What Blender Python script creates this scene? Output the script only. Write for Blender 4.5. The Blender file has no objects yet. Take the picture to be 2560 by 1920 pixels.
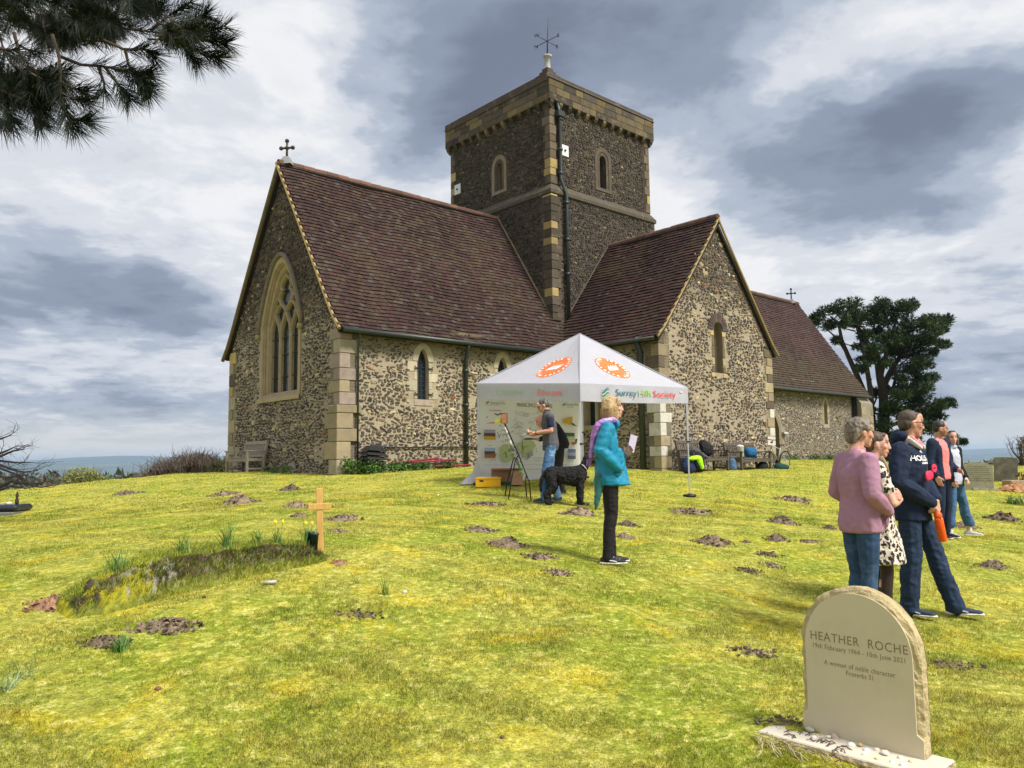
import bpy, bmesh, math, random
import numpy as np
from mathutils import Vector, Matrix, noise as mnoise
from mathutils.geometry import tessellate_polygon
random.seed(7); RG = np.random.default_rng(7)
S = bpy.context.scene; COL = S.collection; R = math.radians
# ---------------------------------------------------------------- camera (at the origin, eye height z = 0)
FPX, PITCH, ROLL = 1967.0, 0.0944, -0.0119
cd = bpy.data.cameras.new('camera'); cam = bpy.data.objects.new('camera', cd); COL.objects.link(cam); S.camera = cam
fw = Vector((0, math.cos(PITCH), math.sin(PITCH))); up0 = Vector((0, -math.sin(PITCH), math.cos(PITCH))); rt0 = Vector((1, 0, 0))
CR = math.cos(ROLL)*rt0+math.sin(ROLL)*up0; CU = -math.sin(ROLL)*rt0+math.cos(ROLL)*up0
cam.matrix_world = Matrix(((CR.x, CU.x, -fw.x, 0), (CR.y, CU.y, -fw.y, 0), (CR.z, CU.z, -fw.z, 0), (0, 0, 0, 1)))
cd.sensor_width = 36; cd.lens = 36*FPX/2560; cd.clip_start = .05; cd.clip_end = 60000
def at(px, py, Y):
    d = fw+CR*((px-1280)/FPX)-CU*((py-960)/FPX); return d*(Y/d.y)
# ---------------------------------------------------------------- exposure, sun, sky
S.view_settings.view_transform = 'Standard'; S.view_settings.look = 'None'
S.view_settings.exposure = 1.25; S.view_settings.gamma = 1; S.view_settings.use_curve_mapping = False
SUN = Vector((.52, -.42, .78)).normalized()
sl = bpy.data.lights.new('sun', 'SUN'); sl.energy = 2.5; sl.angle = R(18); sl.color = (1, .95, .86)
so = bpy.data.objects.new('sun', sl); COL.objects.link(so); so.rotation_euler = SUN.to_track_quat('Z', 'Y').to_euler()
class NT:
    def __init__(s, t): s.t = t; s.n = t.nodes; s.l = t.links
    def __call__(s, ty, ins=None, **kw):
        n = s.n.new(ty)
        for k, v in kw.items(): setattr(n, k, v)
        for k, v in (ins or {}).items():
            i = n.inputs[k]
            if isinstance(v, bpy.types.NodeSocket): s.l.new(v, i)
            else: i.default_value = v
        return n
    def m(s, op, a, b=None, c=None, clamp=False):
        n = s.n.new('ShaderNodeMath'); n.operation = op; n.use_clamp = clamp
        for i, v in enumerate((a, b, c)):
            if v is None: continue
            if isinstance(v, bpy.types.NodeSocket): s.l.new(v, n.inputs[i])
            else: n.inputs[i].default_value = v
        return n.outputs[0]
    def vm(s, op, a, b=None):
        n = s.n.new('ShaderNodeVectorMath'); n.operation = op
        for i, v in enumerate((a, b)):
            if v is None: continue
            if isinstance(v, bpy.types.NodeSocket): s.l.new(v, n.inputs[i])
            else: n.inputs[i].default_value = v
        return n
    def mix(s, f, a, b, bt='MIX'):
        n = s.n.new('ShaderNodeMix'); n.data_type = 'RGBA'; n.blend_type = bt; n.clamp_factor = True
        for i, v in ((0, f), (6, a), (7, b)):
            if isinstance(v, bpy.types.NodeSocket): s.l.new(v, n.inputs[i])
            else: n.inputs[i].default_value = v if i == 0 else (*v[:3], 1)
        return n.outputs[2]
    def mr(s, v, a, b, c=0, d=1, sm=True):
        n = s.n.new('ShaderNodeMapRange'); n.interpolation_type = 'SMOOTHSTEP' if sm else 'LINEAR'
        s.l.new(v, n.inputs[0])
        for i, q in enumerate((a, b, c, d)): n.inputs[i+1].default_value = q
        return n.outputs[0]
    def noise(s, vec, sc, det=4, ro=.6, dist=0, out=0):
        n = s('ShaderNodeTexNoise', {'Scale': sc, 'Detail': det, 'Roughness': ro, 'Distortion': dist})
        if vec is not None: s.l.new(vec, n.inputs['Vector'])
        return n.outputs[out]
wd = bpy.data.worlds.new('World'); S.world = wd; wd.use_nodes = True
w = NT(wd.node_tree); w.n.clear()
sky = w('ShaderNodeTexSky', sky_type='NISHITA', sun_disc=False)
sky.sun_elevation = math.asin(SUN.z); sky.sun_rotation = math.atan2(SUN.x, SUN.y); sky.air_density = 1.2; sky.dust_density = 2
D = w('ShaderNodeTexCoord').outputs['Generated']
sp = w('ShaderNodeSeparateXYZ', {0: D}); dx, dy, dz = sp.outputs
zz = w.m('MAXIMUM', dz, 0.0); den = w.m('ADD', zz, .16)
pv = w('ShaderNodeCombineXYZ', {0: w.m('DIVIDE', dx, den), 1: w.m('DIVIDE', dy, den), 2: w.m('MULTIPLY', zz, 1.3)}).outputs[0]
az = w.m('ARCTAN2', dx, dy); el = w.m('ARCSINE', dz)
n1 = w.noise(pv, 1.5, 9, .60, .3); n2 = w.noise(pv, 4.6, 8, .64, .15); n3 = w.noise(pv, .7, 3, .5, .5)
wv = w.vm('MULTIPLY_ADD', w.noise(pv, 2.0, 5, .6, .2, 1), (.24, .12, 0)); w.n.active = wv
wv.inputs[2].default_value = (-.12, -.06, 0)
wo = w('ShaderNodeSeparateXYZ', {0: wv.outputs[0]})
azw = w.m('ADD', az, wo.outputs[0]); elw = w.m('ADD', el, wo.outputs[1])
def blob(px, py, rx, ry, s):     # a cloud mass: direction and angular size
    d = at(px, py, 1).normalized(); a0 = math.atan2(d.x, d.y); e0 = math.asin(d.z)
    u = w.m('DIVIDE', w.m('SUBTRACT', azw, a0), rx/FPX); v = w.m('DIVIDE', w.m('SUBTRACT', elw, e0), ry/FPX)
    q = w.m('ADD', w.m('MULTIPLY', u, u), w.m('MULTIPLY', v, v))
    return w.m('MULTIPLY', w.m('EXPONENT', w.m('MULTIPLY', q, -.9)), s)
dark = None
for b in [(1230, 190, 290, 190, .62), (1560, 60, 460, 130, .5), (1080, 350, 160, 90, .3), (2060, 400, 330, 105, .46), (2400, 290, 320, 80, .46), (2180, 560, 200, 62, .38), (1850, 470, 150, 60, .2), (1400, 330, 300, 90, .25),
          (1750, 200, 200, 110, .3), (860, 222, 80, 38, .35), (180, 680, 330, 75, .5), (120, 790, 260, 60, .3), (420, 800, 240, 70, .35), (80, 1000, 400, 45, .3), (2460, 670, 130, 55, .3), (2500, 950, 300, 190, .28), (560, 230, 130, 70, .2), (2460, 190, 200, 60, .3),
          (650, 430, 260, 300, -.15), (700, 120, 200, 180, -.25), (1980, 235, 110, 60, -.25), (1700, 560, 260, 140, -.3), (2250, 80, 200, 60, -.12), (2300, 640, 200, 60, -.2)]:
    o = blob(*b); dark = o if dark is None else w.m('ADD', dark, o)
base = w.m('ADD', w.m('MULTIPLY', w.m('SUBTRACT', n1, .5), 2.1), w.m('MULTIPLY', w.m('SUBTRACT', n2, .5), 1.1))
base = w.m('ADD', base, w.m('MULTIPLY', w.m('SUBTRACT', n3, .5), .5))
lowb = w.mr(el, .0, .22, .2, .06)
t = w.m('ADD', w.m('ADD', w.m('MULTIPLY', base, .56), dark), w.m('ADD', lowb, .06))
ramp = w('ShaderNodeValToRGB', {0: t})
cr = ramp.color_ramp; cr.interpolation = 'EASE'
for i, (p, c) in enumerate([(0.0, (.90, .90, .92)), (.20, (.70, .73, .79)), (.42, (.44, .50, .60)), (.66, (.28, .33, .43)), (1.0, (.19, .225, .31))]):
    e = cr.elements[i] if i < 2 else cr.elements.new(p)
    e.position = p; e.color = (*c, 1)
hz = w.mr(el, .012, .075, 1, 0)
cc = w.mix(w.m('MULTIPLY', hz, .75), ramp.outputs[0], (.74, .74, .70))
bot = w.mr(dz, -.04, .0, 1, 0)
cc = w.mix(bot, cc, (.30, .36, .42))
SKYK = .43
b1 = w('ShaderNodeBackground', {0: sky.outputs[0], 1: .05}); b2 = w('ShaderNodeBackground', {0: cc, 1: SKYK})
cov = w.mr(t, -.25, .1, .86, .985)
mx = w('ShaderNodeMixShader', {0: cov, 1: b1.outputs[0], 2: b2.outputs[0]})
w('ShaderNodeOutputWorld', {0: mx.outputs[0]})
# ---------------------------------------------------------------- helpers: materials
def new_mat(name):
    m = bpy.data.materials.new(name); m.use_nodes = True; t = NT(m.node_tree); t.n.clear()
    p = t('ShaderNodeBsdfPrincipled'); o = t('ShaderNodeOutputMaterial', {0: p.outputs[0]}); return m, t, p
def mat(name, col=None, rough=.85, var=.25, sc=8, bump=.3, bsc=40, bd=.01, metal=0, spec=.3, tint=None, stretch=(1, 1, 1), spots=None):
    """colour (or the mesh's own 'Col' attribute when col is None) with grain, patches and fine relief"""
    m, t, p = new_mat(name)
    tc = t('ShaderNodeTexCoord').outputs['Object']; v = t.vm('MULTIPLY', tc, stretch).outputs[0]
    c = t('ShaderNodeAttribute', attribute_name='Col').outputs[0] if col is None else t('ShaderNodeRGB').outputs[0]
    if col is not None: c.default_value = (*col, 1)
    na = t.noise(v, sc, 5, .65)
    c = t.mix(1, c, t('ShaderNodeCombineColor', {0: t.mr(na, .25, .75, 1-var, 1+var, False), 1: t.mr(na, .25, .75, 1-var, 1+var, False), 2: t.mr(na, .25, .75, 1-var, 1+var, False)}).outputs[0], 'MULTIPLY')
    if tint: c = t.mix(t.mr(t.noise(v, tint[1], 4, .7), tint[2], tint[2]+.15, 0, tint[3]), c, tint[0])
    if spots: c = t.mix(t.mr(t.noise(v, spots[1], 3, .7), spots[2], spots[2]+.04), c, spots[0])
    t.l.new(c, p.inputs['Base Color']); p.inputs['Roughness'].default_value = rough; p.inputs['Metallic'].default_value = metal
    p.inputs['Specular IOR Level'].default_value = spec
    if bump:
        b = t('ShaderNodeBump', {'Strength': bump, 'Distance': bd, 'Height': t.noise(v, bsc, 5, .7)}); t.l.new(b.outputs[0], p.inputs['Normal'])
    return m
# ---------------------------------------------------------------- helpers: objects
def tag(o, label=None, cat=None, group=None, kind=None):
    if label: o['label'] = label
    if cat: o['category'] = cat
    if group: o['group'] = group
    if kind: o['kind'] = kind
    return o
def link(name, me, m=None, parent=None):
    o = bpy.data.objects.new(name, me); COL.objects.link(o)
    if m is not None and me is not None:
        for q in (m if isinstance(m, (list, tuple)) else [m]): me.materials.append(q)
    if parent is not None: o.parent = parent
    return o
def empty(name, label, cat, loc=(0, 0, 0), rz=0, group=None):
    o = link(name, None); o.location = loc; o.rotation_euler = (0, 0, rz); o.empty_display_size = .2
    return tag(o, label, cat, group)
def mesh_np(name, V, F, C=None, smooth=False):
    """V (n,3), F list/array of faces, C (n,3) vertex colours"""
    me = bpy.data.meshes.new(name)
    V = np.asarray(V, np.float32)
    if isinstance(F, np.ndarray):
        k = F.shape[1]; me.vertices.add(len(V)); me.vertices.foreach_set('co', V.ravel())
        me.loops.add(F.size); me.loops.foreach_set('vertex_index', F.astype(np.int32).ravel())
        me.polygons.add(len(F)); me.polygons.foreach_set('loop_start', np.arange(0, F.size, k, dtype=np.int32))
        me.update(calc_edges=True)
    else: me.from_pydata(V.tolist(), [], F)
    if C is not None:
        a = me.attributes.new('Col', 'FLOAT_COLOR', 'POINT'); C = np.asarray(C, np.float32)
        if C.shape[1] == 3: C = np.hstack([C, np.ones((len(C), 1), np.float32)])
        a.data.foreach_set('color', C.ravel())
    if smooth: me.polygons.foreach_set('use_smooth', np.ones(len(me.polygons), bool))
    me.validate(); return me
class MB:
    """collects simple shapes into one mesh"""
    def __init__(s): s.V = []; s.F = []; s.C = []; s.c = (.5, .5, .5)
    def add(s, V, F, c=None):
        n = len(s.V); s.V += [tuple(v) for v in V]; s.F += [tuple(i+n for i in f) for f in F]; s.C += [c or s.c]*len(V); return s
    def box(s, lo, hi, c=None, M=None, bev=0):
        x0, y0, z0 = lo; x1, y1, z1 = hi
        if bev:
            b = bev; V = []
            bm = bmesh.new(); bmesh.ops.create_cube(bm, size=1)
            for v in bm.verts: v.co = Vector((x0 if v.co.x < 0 else x1, y0 if v.co.y < 0 else y1, z0 if v.co.z < 0 else z1))
            bmesh.ops.bevel(bm, geom=bm.edges[:], offset=b, segments=1, affect='EDGES', profile=.5)
            bm.verts.index_update(); V = [v.co.copy() for v in bm.verts]; F = [[v.index for v in f.verts] for f in bm.faces]; bm.free()
        else:
            V = [Vector(p) for p in ((x0, y0, z0), (x1, y0, z0), (x1, y1, z0), (x0, y1, z0), (x0, y0, z1), (x1, y0, z1), (x1, y1, z1), (x0, y1, z1))]
            F = [(0, 3, 2, 1), (4, 5, 6, 7), (0, 1, 5, 4), (1, 2, 6, 5), (2, 3, 7, 6), (3, 0, 4, 7)]
        if M is not None: V = [M @ v for v in V]
        return s.add(V, F, c)
    def bar(s, a, b, wx, wy=None, c=None, roll=0):
        """rectangular bar from a to b"""
        a = Vector(a); b = Vector(b); d = b-a; L = d.length; wy = wy or wx
        M = Matrix.Translation(a) @ d.to_track_quat('Z', 'Y').to_matrix().to_4x4() @ Matrix.Rotation(roll, 4, 'Z')
        return s.box((-wx/2, -wy/2, 0), (wx/2, wy/2, L), c, M)
    def tube(s, pts, r, n=8, c=None, cap=True):
        pts = [Vector(p) for p in pts]; k = len(pts); rs = r if isinstance(r, (list, tuple)) else [r]*k
        V = []; F = []; ref = None
        for i, p in enumerate(pts):
            d = (pts[min(i+1, k-1)]-pts[max(i-1, 0)]).normalized()
            if ref is None: ref = d.orthogonal().normalized()
            ref = (ref-d*ref.dot(d)); ref = ref.normalized() if ref.length > 1e-5 else d.orthogonal().normalized(); y = d.cross(ref)
            for j in range(n):
                a = 2*math.pi*j/n; V.append(p+(ref*math.cos(a)+y*math.sin(a))*rs[i])
        for i in range(k-1):
            for j in range(n): F.append((i*n+j, i*n+(j+1) % n, (i+1)*n+(j+1) % n, (i+1)*n+j))
        if cap: F.append(tuple(range(n-1, -1, -1))); F.append(tuple((k-1)*n+j for j in range(n)))
        return s.add(V, F, c)
    def lathe(s, prof, n=16, o=(0, 0, 0), c=None, M=None):
        V = []; F = []; o = Vector(o)
        for r, z in prof:
            for j in range(n):
                a = 2*math.pi*j/n; V.append(o+Vector((r*math.cos(a), r*math.sin(a), z)))
        k = len(prof)
        for i in range(k-1):
            for j in range(n): F.append((i*n+j, i*n+(j+1) % n, (i+1)*n+(j+1) % n, (i+1)*n+j))
        F.append(tuple(range(n-1, -1, -1))); F.append(tuple((k-1)*n+j for j in range(n)))
        if M is not None: V = [M @ v for v in V]
        return s.add(V, F, c)
    def build(s, name, m, parent=None, smooth=False, col=False):
        me = mesh_np(name, s.V, s.F, s.C if col else None, smooth); return link(name, me, m, parent)
def hsv(c, k): return tuple(max(0, x*k) for x in c)
# ---------------------------------------------------------------- ground: hill top through measured points
CP = np.array([(0, 0, -1.55), (0, -8, -1.9), (-8, -4, -1.9), (8, -4, -2.0), (1.65, 3.88, -1.40), (-.02, 3.7, -1.42), (-2.3, 3.7, -1.40), (.97, 7.9, -1.05), (3.63, 7, -1.41), (2.6, 5.9, -1.38), (6.99, 12.4, -1.31),
    (-.71, 15.8, -.50), (1.17, 13.5, -.78), (3.45, 15.4, -.77), (-.2, 16.2, -.46), (-1.88, 7.7, -.86), (-3.45, 6.2, -1.08), (-9.24, 15, -.90), (-4.47, 20, -.37), (-9.0, 25.2, -.37), (-16.2, 25, -.86), (-12.4, 25, -.56), (24.6, 40, -.66), (16, 38, -.35),
    (11.7, 20, -.93), (13.67, 22, -.81), (7.4, 23.4, -.48), (4.1, 21.5, -.46), (13.07, 36, -.22), (-9.5, 24, -.33), (1.8, 26, -.2), (-1.5, 22.6, -.22), (5, 17, -.72), (5, 10, -1.14), (10, 9, -1.6), (14, 14, -1.4), (20, 28, -.8), (-8, 9, -1.1), (-14, 14, -1.1), (4, 30, -.2), (-5, 40, -.8), (22, 50, -.9), (8, 46, -.8)])
def tps(P, lam=.02):
    n = len(P); d = np.linalg.norm(P[:, None, :2]-P[None, :, :2], axis=2)+1e-9; K = d*d*np.log(d)
    A = np.zeros((n+3, n+3)); A[:n, :n] = K+lam*np.eye(n); A[:n, n] = 1; A[:n, n+1:] = P[:, :2]; A[n, :n] = 1; A[n+1:, :n] = P[:, :2].T
    return np.linalg.solve(A, np.r_[P[:, 2], 0, 0, 0])
TW = tps(CP)
MOLES = []     # (x, y, radius, height)
def gz_np(x, y, mound=True):
    x = np.asarray(x, float); y = np.asarray(y, float); sh = x.shape; X = x.ravel(); Y = y.ravel()
    xc = np.clip(X, -18, 27); yc = np.clip(Y, -6, 48)
    z = np.zeros_like(X)
    for i in range(0, len(X), 20000):
        a = xc[i:i+20000]; b = yc[i:i+20000]
        d = np.hypot(a[:, None]-CP[None, :, 0], b[:, None]-CP[None, :, 1])+1e-9
        z[i:i+20000] = (d*d*np.log(d))@TW[:len(CP)]+TW[len(CP)]+TW[len(CP)+1]*a+TW[len(CP)+2]*b
    ex = np.hypot(X-xc, Y-yc); ex2 = np.maximum(0, -18-X)
    z = z-np.minimum(.012*ex**1.75, 95)-np.minimum(.02*ex, 5)
    near = np.exp(-ex/10)
    z = z+near*(.016*np.sin(X*2.1+1.3*np.sin(Y*1.7))*np.sin(Y*2.6+X*.6)+.011*np.sin(X*5.3+Y*2.2)*np.sin(Y*4.9-X*1.4)+.006*np.sin(X*11+2*np.sin(Y*9))*np.sin(Y*13+X*3))
    return z.reshape(sh)
def gz(x, y): return float(gz_np([x], [y])[0])
def onground(x, y, dz=0): return Vector((x, y, gz(x, y)+dz))
# grass/soil colours shared by the turf sheet and its blades: world-position noise
def turf_color(t, pos):
    a = t.noise(pos, .55, 5, .62, .4); b = t.noise(pos, 2.6, 5, .7, .2); c = t.noise(pos, 14, 4, .7); d = t.noise(pos, 60, 3, .7)
    col = t.mix(t.mr(a, .38, .60), (.235, .285, .026), (.335, .335, .055))
    col = t.mix(t.mr(b, .46, .64, 0, .75), col, (.46, .41, .06))
    col = t.mix(t.mr(t.noise(pos, 1.3, 5, .72, .5), .52, .66, 0, .6), col, (.50, .40, .02))
    col = t.mix(t.mr(c, .53, .66, 0, .75), col, (.46, .42, .14))
    col = t.mix(t.mr(t.noise(pos, 4.5, 5, .8), .56, .66, 0, .5), col, (.12, .15, .032))
    col = t.mix(t.mr(t.noise(pos, 30, 3, .7), .58, .66, 0, .7), col, (.10, .085, .04))
    k = t.m('MULTIPLY', t.mr(c, .3, .7, .68, 1.28), t.mr(d, .3, .7, .62, 1.35))
    return t.mix(1, col, t('ShaderNodeCombineColor', {0: k, 1: k, 2: k}).outputs[0], 'MULTIPLY')
m_turf, t, p = new_mat('turf'); pos = t('ShaderNodeNewGeometry').outputs['Position']
col = turf_color(t, pos)
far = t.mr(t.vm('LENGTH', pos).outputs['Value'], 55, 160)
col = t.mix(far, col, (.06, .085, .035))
t.l.new(col, p.inputs['Base Color']); p.inputs['Roughness'].default_value = .95; p.inputs['Specular IOR Level'].default_value = .1
hb = t.m('ADD', t.noise(pos, 26, 5, .75), t.m('MULTIPLY', t.noise(pos, 90, 3, .7), .5))
b = t('ShaderNodeBump', {'Strength': .7, 'Distance': .028, 'Height': hb}); t.l.new(b.outputs[0], p.inputs['Normal'])
def grid(xs, ys, fn):
    X, Y = np.meshgrid(xs, ys); Z = fn(X, Y); nx, ny = len(xs), len(ys)
    V = np.stack([X.ravel(), Y.ravel(), Z.ravel()], 1); i = np.arange(nx*ny).reshape(ny, nx)
    F = np.stack([i[:-1, :-1].ravel(), i[:-1, 1:].ravel(), i[1:, 1:].ravel(), i[1:, :-1].ravel()], 1); return V, F
def spaced(lo, a, b, hi, st, g=1.12):
    r = list(np.arange(a, b+1e-6, st)); s_ = st
    while r[-1] < hi: s_ *= g; r.append(r[-1]+s_)
    s_ = st
    while r[0] > lo: s_ *= g; r.insert(0, r[0]-s_)
    return np.array(r)
V, F = grid(spaced(-9000, -14, 24, 9000, .10), spaced(-300, 2.6, 30, 9500, .10), gz_np)
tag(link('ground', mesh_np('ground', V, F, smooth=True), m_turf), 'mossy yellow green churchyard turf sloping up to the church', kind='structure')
# ---------------------------------------------------------------- far hills
m_hill = mat('far_hill', (.06, .085, .06), var=.5, sc=.004, bump=0, tint=((.16, .19, .10), .0015, .52, .6))
def ridge(name, Y, H, seed, label):
    xs = np.linspace(-9000, 9000, 260); rows = []
    for k, (yo, f) in enumerate([(-1100, 0), (-700, .35), (-350, .75), (0, 1.), (600, .5)]):
        z = np.array([-100+f*(100+H(x)+9*mnoise.noise((x*.0012, seed, k*.1))+4*mnoise.noise((x*.005, seed, 3))) for x in xs]); rows.append(np.stack([xs, np.full_like(xs, Y+yo), z], 1))
    V = np.concatenate(rows); n = len(xs); i = np.arange(len(V)).reshape(5, n)
    F = np.stack([i[:-1, :-1].ravel(), i[:-1, 1:].ravel(), i[1:, 1:].ravel(), i[1:, :-1].ravel()], 1)
    tag(link(name, mesh_np(name, V, F, smooth=True), m_hill), label, kind='structure')
ridge('hills', 8000, lambda x: 46+34*math.exp(-((x+2400)/600)**2)+12*math.sin(x*.0011)+22*mnoise.noise((x*.0009, 7, 0)), 1.3, 'distant blue wooded hills on the horizon left of the church')
ridge('hills', 5600, lambda x: -10+14*math.sin(x*.0017+1)+6*math.sin(x*.005), 5.1, 'nearer low wooded ridge below the distant hills')
m_field = mat('pale_field', (.45, .45, .3), bump=0, sc=.01)
# ================================================================ THE CHURCH
TH = .839; AX = Vector((math.sin(TH), math.cos(TH), 0)); BX = Vector((-math.cos(TH), math.sin(TH), 0)); C0 = Vector((-4.3906, 20, 0))
church = empty('church', 'hilltop church of dark rubble stone with square tower and brown tiled roofs', 'church', C0, math.atan2(AX.y, AX.x))
def wpos(p): return C0+AX*p[0]+BX*p[1]+Vector((0, 0, p[2]))
Wc = 7.0137; RZ = 8.80; SL = (RZ-3.61)/(Wc/2)          # chancel
TU0, TU1, TV0, TV1 = 8.48, 13.9, .76, 6.34            # tower
QU0, QU1, QV = 8.21, 14.44, -3.81; QC = (QU0+QU1)/2; QR = 7.66; QS = (QR-3.68)/(QC-QU0)   # transept
NU1, NV, NE, NR = 30.1, .16, 3.45, 8.30; NS = (NR-NE)/(3.5-NV)
def faceB(u0): return lambda s, z, d=0: Vector((u0-d, s, z))      # faces -u, s = v
def faceA(v0): return lambda s, z, d=0: Vector((s, v0-d, z))      # faces -v, s = u
# --- materials
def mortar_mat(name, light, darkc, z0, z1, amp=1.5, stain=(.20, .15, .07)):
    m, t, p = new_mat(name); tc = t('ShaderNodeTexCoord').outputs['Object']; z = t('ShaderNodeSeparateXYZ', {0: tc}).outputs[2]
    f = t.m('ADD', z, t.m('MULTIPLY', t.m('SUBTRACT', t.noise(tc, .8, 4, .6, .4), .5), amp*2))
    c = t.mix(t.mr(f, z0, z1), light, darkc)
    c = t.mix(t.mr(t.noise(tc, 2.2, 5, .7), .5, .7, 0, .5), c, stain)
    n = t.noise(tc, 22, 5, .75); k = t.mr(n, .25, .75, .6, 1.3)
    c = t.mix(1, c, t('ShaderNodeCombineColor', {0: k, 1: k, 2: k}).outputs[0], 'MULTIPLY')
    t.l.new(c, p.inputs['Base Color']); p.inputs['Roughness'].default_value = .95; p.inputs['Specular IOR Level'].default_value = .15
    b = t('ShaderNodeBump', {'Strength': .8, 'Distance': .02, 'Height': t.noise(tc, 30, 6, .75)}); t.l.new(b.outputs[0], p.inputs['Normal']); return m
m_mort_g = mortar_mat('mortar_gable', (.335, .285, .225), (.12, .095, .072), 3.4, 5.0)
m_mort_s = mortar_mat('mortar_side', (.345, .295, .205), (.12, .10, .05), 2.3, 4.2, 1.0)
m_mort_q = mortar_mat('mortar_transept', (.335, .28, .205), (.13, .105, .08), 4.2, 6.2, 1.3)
m_mort_t = mortar_mat('mortar_tower', (.085, .070, .054), (.085, .07, .055), 20, 30)
m_mort_n = mortar_mat('mortar_nave', (.25, .22, .17), (.24, .22, .16), 2.4, 3.4)
m_stone = mat('rubble_stone', None, .9, .35, 14, .6, 45, .012)
m_dress = mat('dressed_stone', None, .9, .22, 6, .45, 40, .008, tint=((.20, .16, .09), 3.0, .55, .5))
m_tile = mat('roof_tile', None, .8, .3, 5, .4, 50, .006, tint=((.060, .042, .019), .55, .52, .5), spots=((.34, .33, .31), 26, .70))
m_under = mat('roof_underlay', (.02, .015, .012), bump=0)
m_iron = mat('dark_iron', (.012, .014, .015), .45, .2, bump=.1, spec=.5)
m_iron_g = mat('cast_iron_pipe', (.022, .030, .028), .45, .3, bump=.15, spec=.5)
m_glass, t, p = new_mat('leaded_glass'); p.inputs['Base Color'].default_value = (.012, .018, .022, 1); p.inputs['Roughness'].default_value = .18; p.inputs['Specular IOR Level'].default_value = .6
tc = t('ShaderNodeTexCoord').outputs['Object']
b = t('ShaderNodeBump', {'Strength': .5, 'Distance': .02, 'Height': t.noise(tc, 7, 2)}); t.l.new(b.outputs[0], p.inputs['Normal'])
# --- walls with openings
def arch(cx, zb, w, zs, rise, n=9, pointed=True):
    """outline: bottom-left, up the jamb, over the head, down the right jamb"""
    P = [(cx-w, zb), (cx-w, (zb+zs)/2), (cx-w, zs)]
    for i in range(1, 2*n):
        a = i/(2*n)
        if pointed:
            q = min(a, 1-a)*2; x = 1-q; z = rise*math.sin(math.acos(max(0, 1-q*1.0)) if False else q*math.pi/2)**.86; P.append((cx+(-x if a < .5 else x)*w, zs+z))
        else: P.append((cx-w*math.cos(math.pi*a), zs+rise*math.sin(math.pi*a)))
    return P+[(cx+w, zs), (cx+w, (zb+zs)/2), (cx+w, zb)]
def wall(name, P, outline, holes, m, label=None):
    polys = [[Vector((s, z, 0)) for s, z in pl] for pl in [outline]+holes]; tri = tessellate_polygon(polys)
    fl = [v for pl in polys for v in pl]; mb = MB(); mb.add([P(v.x, v.y) for v in fl], [tuple(x) for x in tri])
    k = len(fl); n0 = len(outline)        # thickness round the outer edge
    mb.add([P(s, z) for s, z in outline]+[P(s, z, -.5) for s, z in outline], [(i, (i+1) % n0, n0+(i+1) % n0, n0+i) for i in range(n0)])
    return mb.build(name, m, church)
def inside(pl, s, z):
    c = False; j = len(pl)-1
    for i in range(len(pl)):
        if (pl[i][1] > z) != (pl[j][1] > z) and s < (pl[j][0]-pl[i][0])*(z-pl[i][1])/(pl[j][1]-pl[i][1])+pl[i][0]: c = not c
        j = i
    return c
STONES = []       # (screen size, V, F, C, wall)
PAL_D = [(.070, .056, .046), (.10, .078, .062), (.055, .046, .042), (.13, .10, .07), (.095, .082, .072), (.045, .040, .038), (.17, .135, .10), (.07, .058, .05)]
PAL_W = [(.42, .35, .20), (.38, .31, .17), (.34, .30, .22), (.20, .085, .055), (.25, .2, .13)]
CAMV = Vector((0, 0, 0))
def rubble(wobj, P, outline, blocks, zone, rows=(.05, .10), wid=(.07, .27), proud=.028, big=.045):
    """irregular coursed rubble; zone(s, z) -> (drop chance, gap, brightness)"""
    zs = [q[1] for q in outline]; ss = [q[0] for q in outline]; z = min(zs); s0, s1 = min(ss), max(ss)
    ph = random.random()*9
    while z < max(zs):
        h = random.uniform(*rows); s = s0-random.random()*.2
        while s < s1:
            wdt = random.uniform(*wid)**1.0*(.75 if random.random() < .3 else 1); cx = s+wdt/2; cz = z+h/2+.03*math.sin(cx*2.3+ph+z)+.018*math.sin(cx*6.1+z*3)+random.uniform(-.018, .018)
            s += wdt
            if not inside(outline, cx, cz): continue
            if any(inside(b, cx+q*wdt*.5, cz+r*h*.5) for b in blocks for q, r in ((0, 0), (1, 0), (-1, 0), (0, 1), (0, -1))): continue
            drop, gap, br = zone(cx, cz)
            if random.random() < drop: continue
            hw = wdt/2-gap/2; hh = h/2-gap/2; isbig = random.random() < big
            if isbig: hw *= 1.15; hh *= random.uniform(1.3, 2.3)
            hh *= random.uniform(.66, 1.2); nv = 7; ang = random.gauss(0, .26); ca, sa = math.cos(ang), math.sin(ang); a0 = random.random()*6.28
            ring = []
            for k in range(nv):
                a = a0+2*math.pi*k/nv; r = random.uniform(.74, 1.10); c_, s_ = math.cos(a), math.sin(a)
                q = .55; x = math.copysign(abs(c_)**q, c_)*hw*r; y = math.copysign(abs(s_)**q, s_)*hh*r; ring.append((x*ca-y*sa, x*sa+y*ca))
            d1 = proud*random.uniform(.35, 1.25)
            V = [P(cx+x, cz+y, -.012) for x, y in ring]+[P(cx+x*.84, cz+y*.80, d1*random.uniform(.8, 1.1)) for x, y in ring]
            F = [(k, (k+1) % nv, nv+(k+1) % nv, nv+k) for k in range(nv)]+[tuple(range(nv, 2*nv))]
            if P(0, 0, 1).x < P(0, 0, 0).x-.5: V = V; F = [f[::-1] for f in F]
            c = random.choice(PAL_W if (isbig and br > .9 or random.random() < .035*br) else PAL_D); c = hsv(c, br*random.uniform(.75, 1.3))
            wp = wpos(P(cx, cz)); STONES.append((hw*hh**.5/wp.length**1.5, V, F, c, wobj))
        z += h
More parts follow.
